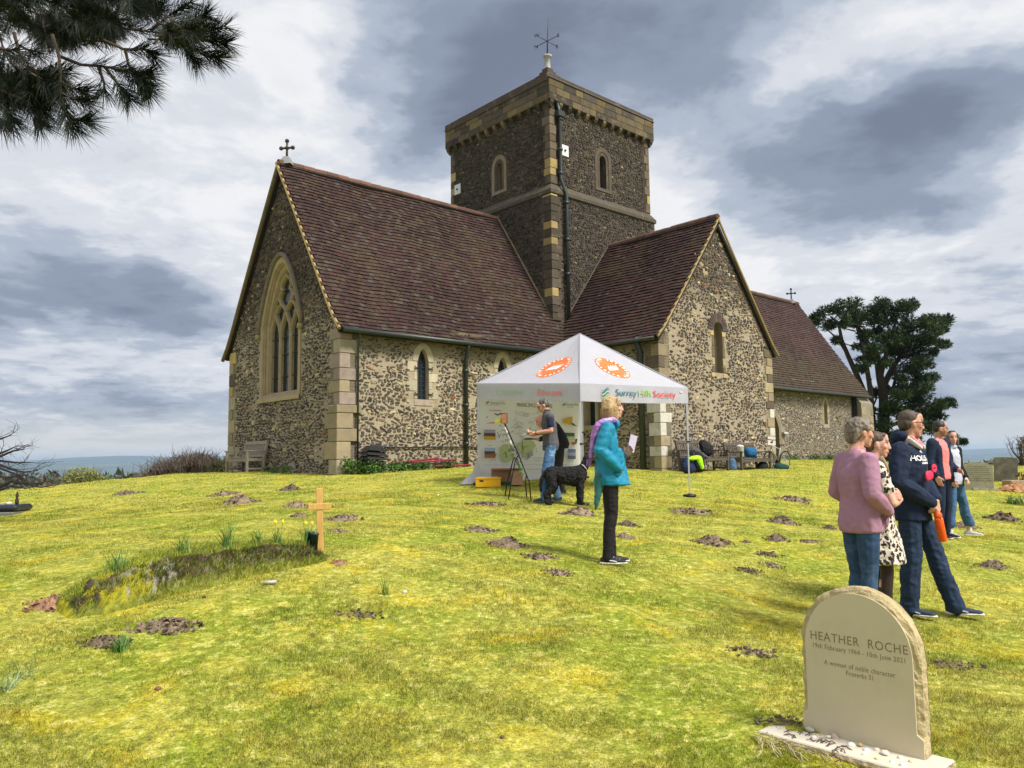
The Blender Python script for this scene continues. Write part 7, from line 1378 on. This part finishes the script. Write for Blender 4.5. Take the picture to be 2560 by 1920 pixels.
# --- 2 man in grey gilet, facing left, reading
x, y = feet(1375, 1255); YV = y; P_ = Person('man in grey gilet, navy tee shirt and jeans reading a leaflet under the gazebo', x, y, 182, 1.76)
P_.pose(pel=(0, -.03, .95), wai=(0, -.02, 1.10), che=(0, .0, 1.28), nek=(0, .03, 1.46), hed=(0, .085, 1.565), eL=(-.22, -.02, 1.15), wL=(-.12, .24, 1.12), eR=(.22, .0, 1.15), wR=(.10, .25, 1.10), kL=(-.13, .07, .50), aL=(-.15, .10, .085), kR=(.13, .0, .49), aR=(.16, -.14, .085), hL=(-.09, -.03, .90), hR=(.09, -.03, .90)); P_.hM = rot('X', -34)
P_.body(vox=.009, skin=(.52, .26, .19), brow=(.06, .04, .03), hands=(('L', (.3, 1, .1), (0, 0, 1), .9), ('R', (-.3, 1, .1), (0, 0, 1), .9)))
b = Blob(); P_.top(b, .010, .90, short=True); P_.wear('tee_shirt', b, cl('navy_tee', (.012, .016, .05)), .01, .006); b = Blob(); P_.top(b, .022, .84, (.17, .13), sleeves=(), wide=1.02); b.hull(((0, .03, 1.47), (.075, .065, .03)), ((0, .01, 1.41), (.11, .08, .02))); P_.wear('gilet', b, cl('grey_gilet', (.075, .075, .085), .9, bump=.4), .009, .006, 7); b = Blob(); b.hull(((0, .035, 1.50), (.062, .058, .018)), ((0, .03, 1.46), (.07, .062, .02))); P_.wear('collar', b, m_blackc, .008, 0)
P_.wear('jeans', P_.trousers(Blob(), .014, 1.15, -.01, .008), cl('worn_denim', (.055, .125, .25), .85, var=.35, sc=6, tint=((.22, .36, .54), 4, .48, .8)), .009, .012, 9, 3, seed=5); P_.shoes(cl('blue_suede', (.03, .07, .13)), flat('grey_sole', (.18, .18, .19)))
P_.hair([[((0, -.025, .045), (.079, .092, .078))], [((0, -.05, .0), (.078, .062, .07))]], hairmat('dark_greying_hair', (.03, .027, .027), (.14, .13, .12)), .007, .004); P_.glasses(m_bp, .0025)
mb = MB(); mb.tube([P_.j('wL')+Vector((-.03, -.03, .0)), P_.j('wL')+Vector((.03, -.03, .0))], .030, 10); mb.build('wristwatch', m_bp, P_.e)
mb = MB(); M0 = Matrix.Translation((0, .36, 1.13)) @ Matrix.Rotation(R(-25), 4, 'X'); mb.box((-.1, -.08, -.003), (.1, .08, .003), M=M0); o = mb.build('leaflet', flat('leaflet_white', (.6, .6, .66))); o.matrix_world = Matrix.Translation(P_.e.location) @ Matrix.Rotation(P_.e.rotation_euler.z, 4, 'Z') @ Matrix.Scale(P_.e.scale.x, 4); tag(o, 'white folded leaflet in the hands of the man in the grey gilet', 'leaflet')
# --- 3 bald man in black behind him, stooping
v = at(1400, 1230, 14.7); P_ = Person('bald man in black stooping behind the man in the grey gilet', v.x, v.y, 187, 1.72)
P_.pose(pel=(0, -.06, .92), wai=(0, -.02, 1.05), che=(0, .10, 1.20), nek=(0, .24, 1.25), hed=(0, .33, 1.31), sL=(-.175, .16, 1.24), sR=(.175, .16, 1.24), eL=(-.23, .14, 1.05), eR=(.23, .10, 1.04), wL=(-.16, .38, .98), wR=(.16, .34, .98)); P_.hM = rot('X', -30)
P_.body(vox=.012, skin=(.58, .26, .20), hands=(('L', (0, 1, 0), (0, 0, 1), .3), ('R', (0, 1, 0), (0, 0, 1), .3))); b = Blob(); P_.top(b, .022, .82, (.18, .14)); P_.wear('jacket', b, m_blackc, .012, .008); P_.wear('trousers', P_.trousers(Blob(), .014), m_blk_c, .012, .006); P_.shoes(m_dkshoe, m_dkshoe)
mb = MB(); M0 = Matrix.Translation((.0, .50, .99)); mb.box((-.16, -.12, -.012), (.16, .14, .012), M=M0, bev=.004); o = mb.build('tray', m_bp); o.matrix_world = Matrix.Translation(P_.e.location) @ Matrix.Rotation(P_.e.rotation_euler.z, 4, 'Z') @ Matrix.Scale(P_.e.scale.x, 4); tag(o, 'black tray of papers held by the stooping bald man', 'tray')
mb = MB(); mb.box((-.13, -.10, .0125), (.10, .12, .016), M=M0 @ Matrix.Rotation(.3, 4, 'Z')); o = mb.build('papers', flat('paper_white', (.62, .62, .64))); o.matrix_world = Matrix.Translation(P_.e.location) @ Matrix.Rotation(P_.e.rotation_euler.z, 4, 'Z') @ Matrix.Scale(P_.e.scale.x, 4); tag(o, 'white papers lying on the black tray of the bald man', 'papers')
# --- 4 woman in mauve fleece
v = at(2160, 1500, 5.9); P_ = Person('grey haired woman in a mauve fleece with hands in her pocket, behind the near headstone', v.x, v.y, 14, 1.63)
P_.pose(che=(0, -.01, 1.26), hed=(0, .045, 1.575), sL=(-.165, 0, 1.365), sR=(.165, -.02, 1.365), eR=(.235, -.06, 1.12), wR=(.15, .15, .97), eL=(-.24, -.02, 1.12), wL=(-.10, .19, .97), kL=(-.08, .02, .49), kR=(.08, .0, .49)); P_.hM = rot('Z', -6) @ rot('X', -3)
P_.body(vox=.007, fem=True, skin=(.52, .27, .19), brow=(.15, .11, .08), stout=1.05, hands=())
b = Blob(); P_.top(b, .019, .83, (.186, .150), (0, .01), wide=1.06, puff=.006); b.hull(((.0, .0, 1.43), (.085, .070, .03)), ((0, .012, 1.465), (.064, .058, .012))); b.hull(((.10, .14, .96), (.05, .03, .06)), ((-.10, .17, .96), (.05, .03, .06)), ((0, .14, .86), (.14, .04, .02))); P_.wear('fleece', b, m_purp, .008, .009, 8, 4, seed=7)
b = Blob(); b.hull(((0, .01, .822), (.181, .146, .012)), ((0, .01, .845), (.184, .149, .012))); P_.wear('waistband', b, m_purp, .008, .002); mb = MB(); mb.tube([(.0, .135, 1.40), (.0, .155, 1.25)], .007, 5); mb.build('zip', flat('zip2', (.10, .06, .12)), P_.e)
mb = MB(); mb.tube([(.155, .16, .99), (.18, .09, .90)], .006, 5); mb.build('pocket_welt', flat('welt', (.22, .12, .18)), P_.e)
P_.wear('jeans', P_.trousers(Blob(), .008, .95), cl('mid_denim', (.022, .052, .115), .85, var=.35, sc=7, tint=((.06, .115, .20), 5, .5, .6)), .008, .007, 10, 3, seed=8); P_.shoes(m_dkshoe, m_whites)
P_.hair([[((0, -.022, .055), (.084, .100, .080))], [((0, -.055, .015), (.080, .066, .085)), ((0, -.070, -.045), (.060, .045, .040))], [((.0, .050, .088), (.055, .035, .030)), ((-.03, .02, .105), (.05, .05, .03))], [((.072, .01, .045), (.014, .045, .03))], [((-.072, .01, .045), (.014, .045, .03))]], hairmat('grey_brown_hair', (.085, .065, .052), (.24, .20, .16)), .006, .007, 26)
mb = MB(); mb.lathe([(.002, -.02), (.005, -.01), (.002, 0)], 6, P_.hp(.078, .0, -.035)); mb.build('earring', m_pole, P_.e)
# --- 5 woman in patterned dress with folded arms
v = at(2205, 1500, 6.45); P_ = Person('woman in black and cream patterned dress with folded arms, between mauve fleece and navy hoodie', v.x, v.y, -16, 1.57)
P_.pose(hed=(0, .03, 1.58), eL=(-.235, .09, 1.10), wL=(.10, .165, 1.13), eR=(.24, .09, 1.08), wR=(-.08, .205, 1.10), kL=(-.085, .0, .49), kR=(.085, .04, .49), aL=(-.10, -.03, .085), aR=(.10, .02, .085)); P_.hM = rot('Z', -4) @ rot('X', -6)
P_.body(vox=.007, fem=True, skin=(.60, .33, .26), brow=(.06, .04, .03), lips=(.55, .16, .16), stout=1.1, hands=(('L', (1, -.15, .2), (0, -1, 0), .5), ('R', (-1, -.2, .2), (0, -1, 0), .6)))
m_leo, t, p = new_mat('leopard_print'); tc = t('ShaderNodeTexCoord').outputs['Object']; vv = t.vm('MULTIPLY_ADD', t.noise(tc, 14, 2, out=1), (.07, .07, .07)); vv.inputs[2].default_value = (0, 0, 0); q = t.vm('ADD', t.vm('MULTIPLY', tc, (1, 1, .75)).outputs[0], vv.outputs[0]).outputs[0]
vo = t('ShaderNodeTexVoronoi', {'Vector': q, 'Scale': 30, 'Randomness': 1}); sp_ = t.mr(vo.outputs['Distance'], .42, .52, 1, 0); t.l.new(t.mix(sp_, (.62, .54, .46), (.018, .014, .014)), p.inputs['Base Color']); p.inputs['Roughness'].default_value = .85
b = Blob(); k = P_.k; P_.top(b, .012, .80, (.19, .16), short=True, wide=1.12); b.chain([((0, 0, .95*k), (.165, .13, .03)), ((0, .01, .75*k), (.20, .175, .03)), ((0, .02, .56*k), (.225, .195, .012))]); P_.wear('dress', b, m_leo, .009, .014, 11, 3, seed=11, st=(1.3, 1.3, .12))
P_.wear('tights', P_.trousers(Blob(), .003, .97, -.04), cl('black_tights', (.030, .018, .016), .5), .009, 0); P_.shoes(m_dkshoe, m_dkshoe)
m_brh = hairmat('dark_brown_hair', (.045, .030, .022), (.12, .08, .05)); P_.hair([[((0, -.025, .045), (.081, .096, .082))], [((0, -.06, .0), (.075, .055, .08)), ((0, -.085, -.03), (.035, .035, .035))], [((.0, .045, .09), (.055, .03, .024))]], m_brh, .007, .004)
mb = MB(); mb.tube([P_.hp(-.06, .03, -.10), P_.hp(-.07, .07, -.17), P_.hp(-.04, .10, -.24)], [.03, .025, .012], 8); mb.tube([P_.hp(.06, .03, -.10), P_.hp(.07, .07, -.17), P_.hp(.05, .10, -.24)], [.02, .02, .010], 8); mb.build('hair_lock', hairmat('fair_lock', (.35, .24, .16), (.2, .13, .08)), P_.e, True)
# --- 6 man in navy hoodie
x, y = feet(2338, 1545); y = 7.02; x = at(2296, 1545, y).x; P_ = Person('tall man in glasses and a navy lettered hoodie with his hands clasped', x, y, -46, 1.75)
P_.pose(pel=(0, -.02, .94), hed=(0, .035, 1.60), nek=(0, .0, 1.465), eL=(-.25, -.02, 1.13), wL=(-.035, .19, .955), eR=(.26, -.01, 1.11), wR=(.045, .19, .93), kL=(-.13, .12, .50), aL=(-.17, .24, .085), kR=(.10, .02, .49), aR=(.12, -.02, .085), hL=(-.09, 0, .90), sL=(-.185, 0, 1.375), sR=(.185, 0, 1.375)); P_.hM = rot('Z', 44) @ rot('X', -8); P_.tL = (-.35, 1, 0); P_.tR = (-.05, 1, 0)
P_.body(vox=.007, skin=(.52, .27, .19), brow=(.04, .03, .02), beard=None, hands=(('L', (.55, .15, -.6), (-.3, -1, 0), .9), ('R', (-.5, .2, -.55), (.2, -1, 0), 1.0)), stout=1.08)
b = Blob(); P_.top(b, .026, .79, (.200, .158), (0, .01), wide=1.08, puff=.012); P_.wear('hoodie', b, m_nvy, .008, .012, 8, 3, seed=12); hood = P_.e.children[-1]
b = Blob(); b.hull(((.09, -.02, 1.50), (.055, .06, .05)), ((0, -.085, 1.50), (.09, .05, .06))); b.hull(((-.09, -.02, 1.50), (.055, .06, .05)), ((0, -.085, 1.50), (.09, .05, .06))); b.hull(((0, -.09, 1.50), (.085, .04, .06)), ((0, -.10, 1.42), (.11, .045, .05))); P_.wear('hood', b, m_nvy, .008, .008, 12)
b = Blob(); b.hull(((.085, .0, 1.485), (.02, .05, .025)), ((.035, .115, 1.40), (.018, .016, .02))); b.hull(((-.085, .0, 1.485), (.02, .05, .025)), ((-.035, .115, 1.40), (.018, .016, .02))); P_.wear('fleece_lining', b, cl('cream_fleece', (.52, .48, .42), .95, bump=.8), .007, .006, 30)
b = Blob(); b.hull(((.05, .03, 1.49), (.018, .04, .018)), ((.012, .115, 1.41), (.012, .012, .02))); b.hull(((-.05, .03, 1.49), (.018, .04, .018)), ((-.012, .115, 1.41), (.012, .012, .02))); P_.wear('shirt_collar', b, cl('pink_check', (.55, .22, .27), tint=((.7, .5, .5), 40, .5, .6)), .006, 0)
def hood_print(txt, z, size, wf, dep=.0):
    Mt = Matrix.Translation((0, .30, z)) @ Matrix.Rotation(R(180), 4, 'Z') @ Matrix.Rotation(R(90), 4, 'X'); o = text_mesh(txt, size, m_white, P_.e, Mt, depth=0, bold=.0015, align='CENTER'); bm = bmesh.new(); bm.from_mesh(o.data); bmesh.ops.subdivide_edges(bm, edges=[e for e in bm.edges if e.calc_length() > .02], cuts=2); bmesh.ops.triangulate(bm, faces=bm.faces[:]); bm.to_mesh(o.data); bm.free()
    drape(o, hood, Mt, .0, .004); return o
hood_print('HOLLISTER', 1.290, .062, 1); hood_print('CALIFORNIA', 1.262, .022, 1)
Mt = Matrix.Translation((0, .30, 1.365)) @ Matrix.Rotation(R(180), 4, 'Z') @ Matrix.Rotation(R(90), 4, 'X'); gb = MB(); gb.add([(x*.001, z*.001, 0) for x, z in ((-42, 2), (-14, 14), (-4, 6), (6, 12), (24, 28), (44, 22), (26, 12), (12, -4), (24, -12), (-2, -8), (-22, -4))], [tuple(t_) for t_ in tessellate_polygon([[Vector((x, z, 0)) for x, z in ((-42, 2), (-14, 14), (-4, 6), (6, 12), (24, 28), (44, 22), (26, 12), (12, -4), (24, -12), (-2, -8), (-22, -4))]])]); o = gb.build('chest_emblem', m_white, P_.e); drape(o, hood, Mt, .0, .004)
P_.wear('jeans', P_.trousers(Blob(), .016, 1.18, -.02, .014), m_denimd, .008, .013, 9, 3, seed=13); P_.shoes(cl('blue_grey_trainer', (.03, .045, .07)), m_whites, L=.17, mid=flat('silver_stripe', (.45, .47, .5)))
P_.hair([[((0, -.030, .050), (.078, .088, .078))], [((0, -.055, .0), (.077, .056, .07))], [((0, .03, .095), (.04, .03, .016))]], hairmat('brown_short_hair', (.040, .028, .020), (.09, .065, .045)), .006, .004); P_.glasses(m_bp, .0034)
mb = MB(); a = P_.j('wL'); d = (P_.j('wL')-P_.j('eL')).normalized(); mb.tube([a-d*.045, a-d*.01], .033, 12); mb.build('wristwatch', m_bp, P_.e)
WP = Matrix.Translation(P_.e.location) @ Matrix.Rotation(P_.e.rotation_euler.z, 4, 'Z') @ Matrix.Scale(P_.e.scale.x, 4)
m_bot = mat('orange_bottle', (.75, .10, .012), .3, .15, 6, 0, spots=((.85, .35, .05), 30, .62)); bo = empty('water_bottle', 'orange drinking bottle dangling from the hand of the man in the navy hoodie', 'bottle', WP @ Vector((.0, .23, .62)), 0); bo.rotation_euler = (R(2), R(-9), 0)
mb = MB(); mb.lathe([(.030, 0), (.036, .01), (.036, .17), (.034, .19), (.030, .205)], 18); mb.build('bottle_body', m_bot, bo, True); mb = MB(); mb.lathe([(.031, .205), (.033, .21), (.033, .235), (.02, .25), (.012, .26)], 16); mb.build('bottle_cap', m_bot, bo, True); mb = MB(); mb.tube([(-.03, 0, .19), (.0, -.034, .20), (.032, 0, .19)], .004, 5); mb.tube([(0, 0, .25), (-.008, 0, .33)], .006, 5); mb.build('bottle_loop', m_bp, bo)
m_lead = cl('pink_webbing', (.72, .03, .10), .6); b = Blob(); b.hull(((.11, .175, 1.16), (.035, .016, .045)), ((.05, .19, 1.17), (.03, .012, .04))); o = link('lead_pouch', b.mesh('lead_pouch', .007, 2), m_lead); o.matrix_world = WP; tag(o, 'bright pink pouch tucked under the arm of the man in the navy hoodie', 'pouch'); mb = MB(); pts = [Vector((.01+.045*math.cos(a), .20, 1.225+.022*math.sin(a))) for a in np.linspace(0, 6.28, 13)]
for a, b_ in zip(pts, pts[1:]): mb.bar(a, b_, .008, .024)
o2 = mb.build('loop', m_lead, o)
# --- 7 man in pink shirt and navy quilted jacket
v = at(2362, 1340, 11.9); P_ = Person('dark haired man in open navy jacket over a salmon shirt, half hidden behind others', v.x, v.y, -58, 1.74)
P_.pose(hed=(0, .03, 1.585), eL=(-.24, -.05, 1.13), wL=(-.16, .16, .98), wR=(.24, .08, .90)); P_.hM = rot('Z', 40) @ rot('X', -10); P_.body(vox=.010, skin=(.50, .25, .18), brow=(.03, .02, .015), beard=(.07, .04, .03), hands=(('L', (.3, .9, -.2), (0, -1, 0), .6), ('R', (0, .3, -1), (-1, 0, 0), .5)))
b = Blob(); P_.top(b, .008, .86, (.15, .125)); P_.wear('shirt', b, cl('salmon_shirt', (.70, .20, .20)), .010, .006); b = Blob(); k = P_.k
for sg, S_ in ((-1, 'L'), (1, 'R')):
    b.chain([((sg*.12*k, -.01, .82*k), (.085*k, .14, .02)), ((sg*.115*k, -.02, 1.08*k), (.075*k, .125, .03)), ((sg*.115*k, -.02, 1.30*k), (.08*k, .125, .05)), ((sg*.12*k, -.01, 1.40*k), (.06*k, .075, .03))]); b.chain([(P_.j('s'+S_), .078*k), (P_.j('e'+S_), .065*k)]); b.chain([(P_.j('e'+S_), .065*k), (P_.j('e'+S_).lerp(P_.j('w'+S_), .9), .048*k)])
b.hull(((0, -.10, .84*k), (.17, .05, .02)), ((0, -.09, 1.40*k), (.13, .05, .03))); P_.wear('quilted_jacket', b, m_nvy, .011, .008, 12, st=(.4, .4, 2)); P_.wear('trousers', P_.trousers(Blob(), .012), m_nvy, .012, .006); P_.shoes(m_dkshoe, m_whites)
P_.hair([[((0, -.022, .055), (.082, .096, .078))], [((0, -.05, .01), (.078, .062, .07))]], hairmat('near_black_hair', (.018, .014, .012), (.05, .035, .03)), .008, .005); P_.glasses(m_bp, .002)
# --- 8 hooded woman
v = at(2392, 1347, 12.4); P_ = Person('woman in grey hoodie, black jacket and flared jeans, rightmost of the group', v.x, v.y, -58, 1.64)
P_.pose(hed=(0, .03, 1.575), eL=(-.23, -.02, 1.12), wL=(-.13, .14, .93), eR=(.22, -.04, 1.12), wR=(.18, .08, .92), kL=(-.19, .04, .50), aL=(-.28, .06, .085), kR=(.12, .02, .49), aR=(.17, .0, .085)); P_.hM = rot('Z', -42) @ rot('X', -4); P_.tL = (.0, 1, 0); P_.tL = (-.5, .8, 0); P_.tR = (.3, .9, 0)
P_.body(vox=.010, fem=True, skin=(.60, .33, .26), brow=(.08, .05, .04), lips=(.5, .16, .15), hands=(('L', (.4, .6, -.5), (0, -1, 0), .8), ('R', (0, .4, -1), (-1, 0, 0), .6)))
b = Blob(); P_.top(b, .010, .84, (.155, .13), wide=1.03); b.hull(((0, .02, 1.43), (.085, .075, .03)), ((0, .03, 1.46), (.070, .065, .02))); P_.wear('hoodie', b, cl('pale_grey_jersey', (.42, .44, .55)), .010, .007); b = Blob(); k = P_.k
for sg, S_ in ((-1, 'L'), (1, 'R')):
    b.chain([((sg*.125*k, -.02, .80*k), (.08*k, .13, .02)), ((sg*.125*k, -.03, 1.08*k), (.07*k, .12, .03)), ((sg*.12*k, -.03, 1.30*k), (.075*k, .12, .05)), ((sg*.12*k, -.01, 1.39*k), (.06*k, .07, .03))]); b.chain([(P_.j('s'+S_), .080*k), (P_.j('e'+S_), .072*k)]); b.chain([(P_.j('e'+S_), .072*k), (P_.j('e'+S_).lerp(P_.j('w'+S_), .9), .052*k)])
b.hull(((0, -.11, .82*k), (.16, .05, .02)), ((0, -.09, 1.38*k), (.13, .05, .03))); P_.wear('black_jacket', b, cl('black_fleece', (.009, .010, .014), .95, bump=.5), .011, .010, 9)
P_.hair([[((0, -.03, .045), (.078, .088, .076))]], m_brh, .008, .003); P_.hair([[((0, -.045, .055), (.088, .082, .075)), ((0, -.055, -.06), (.085, .065, .05))], [((.078, .010, .04), (.015, .04, .05)), ((.07, .015, -.07), (.022, .035, .05))], [((-.078, .010, .04), (.015, .04, .05)), ((-.07, .015, -.07), (.022, .035, .05))], [((0, -.01, .118), (.06, .055, .018))]], cl('hood_grey', (.13, .12, .13)), .008, .004, 14, 'raised_hood')
P_.wear('jeans', P_.trousers(Blob(), .014, 1.12, .13, .028), cl('blue_denim_flare', (.045, .11, .23), .85, var=.3, sc=7, tint=((.10, .20, .34), 5, .5, .6)), .010, .012, 9, 3, seed=15); b = Blob()
for S_ in 'LR': b.hull((P_.j('a'+S_)+Vector((0, 0, .0)), .037*k), (P_.j('a'+S_)+Vector((0, 0, .10)), .040*k))
P_.wear('socks', b, m_whites, .008, 0); P_.shoes(cl('pale_canvas', (.42, .42, .42)), m_whites)
# --- the dog, facing right, head turned away behind the leg of the tent
dh = hit(1418, 1262); dg_ = empty('dog', 'black curly coated dog standing by the front leg of the gazebo', 'dog', dh+Vector((.02, -.12, 0)), R(4)); dg_.scale = (1.0, 1.25, 1.0); b = Blob()
b.chain([((-.29, 0, .52), (.115, .09, .12)), ((-.12, 0, .49), (.14, .105, .145)), ((.08, 0, .47), (.15, .115, .17)), ((.20, 0, .50), (.12, .10, .16))]); b.chain([((.22, 0, .57), (.085, .075, .09)), ((.30, .02, .68), (.07, .065, .07)), ((.34, .04, .75), (.075, .065, .07))]); b.hull(((.34, .05, .76), (.085, .075, .075)), ((.38, .08, .77), (.065, .06, .06))); b.hull(((.42, .10, .73), (.055, .045, .045)), ((.49, .14, .70), (.03, .03, .028)))
for s in (-1, 1):
    b.hull(((.32, s*.075+.05, .75), (.04, .02, .05)), ((.31, s*.095+.05, .66), (.035, .018, .035)))
    b.chain([((.20, s*.07, .46), (.065, .05, .10)), ((.19, s*.075, .28), .054), ((.185, s*.075, .17), .048), ((.19, s*.075, .05), .044)]); b.hull(((.19, s*.075, .035), (.035, .03, .03)), ((.23, s*.075, .025), (.032, .03, .022)))
    o_ = .03*s; b.chain([((-.30, s*.07, .46), (.09, .055, .11)), ((-.24+o_, s*.085, .33), .068), ((-.29+o_, s*.085, .24), .056), ((-.36+o_, s*.085, .19), .048), ((-.345+o_, s*.085, .05), .044)]); b.hull(((-.34+o_, s*.085, .032), (.035, .03, .03)), ((-.30+o_, s*.085, .025), (.033, .03, .022)))
b.chain([((-.38, 0, .54), .035), ((-.45, .0, .44), .032), ((-.47, 0, .32), .028), ((-.46, 0, .24), .018)])
m_fur = mat('black_curly_fur', (.010, .009, .010), .75, .4, 30, 1, 60, .02); link('body', b.mesh('body', .009, 2, lambda v: .016*mnoise.noise(v*22)+.012*mnoise.noise(v*50)), m_fur, dg_)
mb = MB(); pts = [Vector((.265+.075*math.cos(a)*.6, .01+.085*math.sin(a), .62-.05*math.cos(a))) for a in np.linspace(0, 6.28, 17)]; mb.tube(pts, .008, 6); mb.build('collar', flat('pale_collar', (.45, .43, .40)), dg_)
mb = MB()
for s in (-1, 1): mb.lathe([(.002, -.008), (.009, 0), (.002, .008)], 8, (.41, .095+s*.035, .785))
mb.build('eye', m_bp, dg_, True)
# ================================================================ HAZE
hzb = MB(); hzb.box((-9600, -400, -112), (9600, 9900, 72)); m = bpy.data.materials.new('haze_air'); m.use_nodes = True; t = NT(m.node_tree); t.n.clear()
v = t('ShaderNodeVolumePrincipled', {'Density': 1.1e-4}); v.inputs['Color'].default_value = (.52, .72, 1.0, 1); v.inputs['Anisotropy'].default_value = .2; o_ = t('ShaderNodeOutputMaterial'); t.l.new(v.outputs[0], o_.inputs['Volume'])
tag(hzb.build('haze', m), kind='stuff')
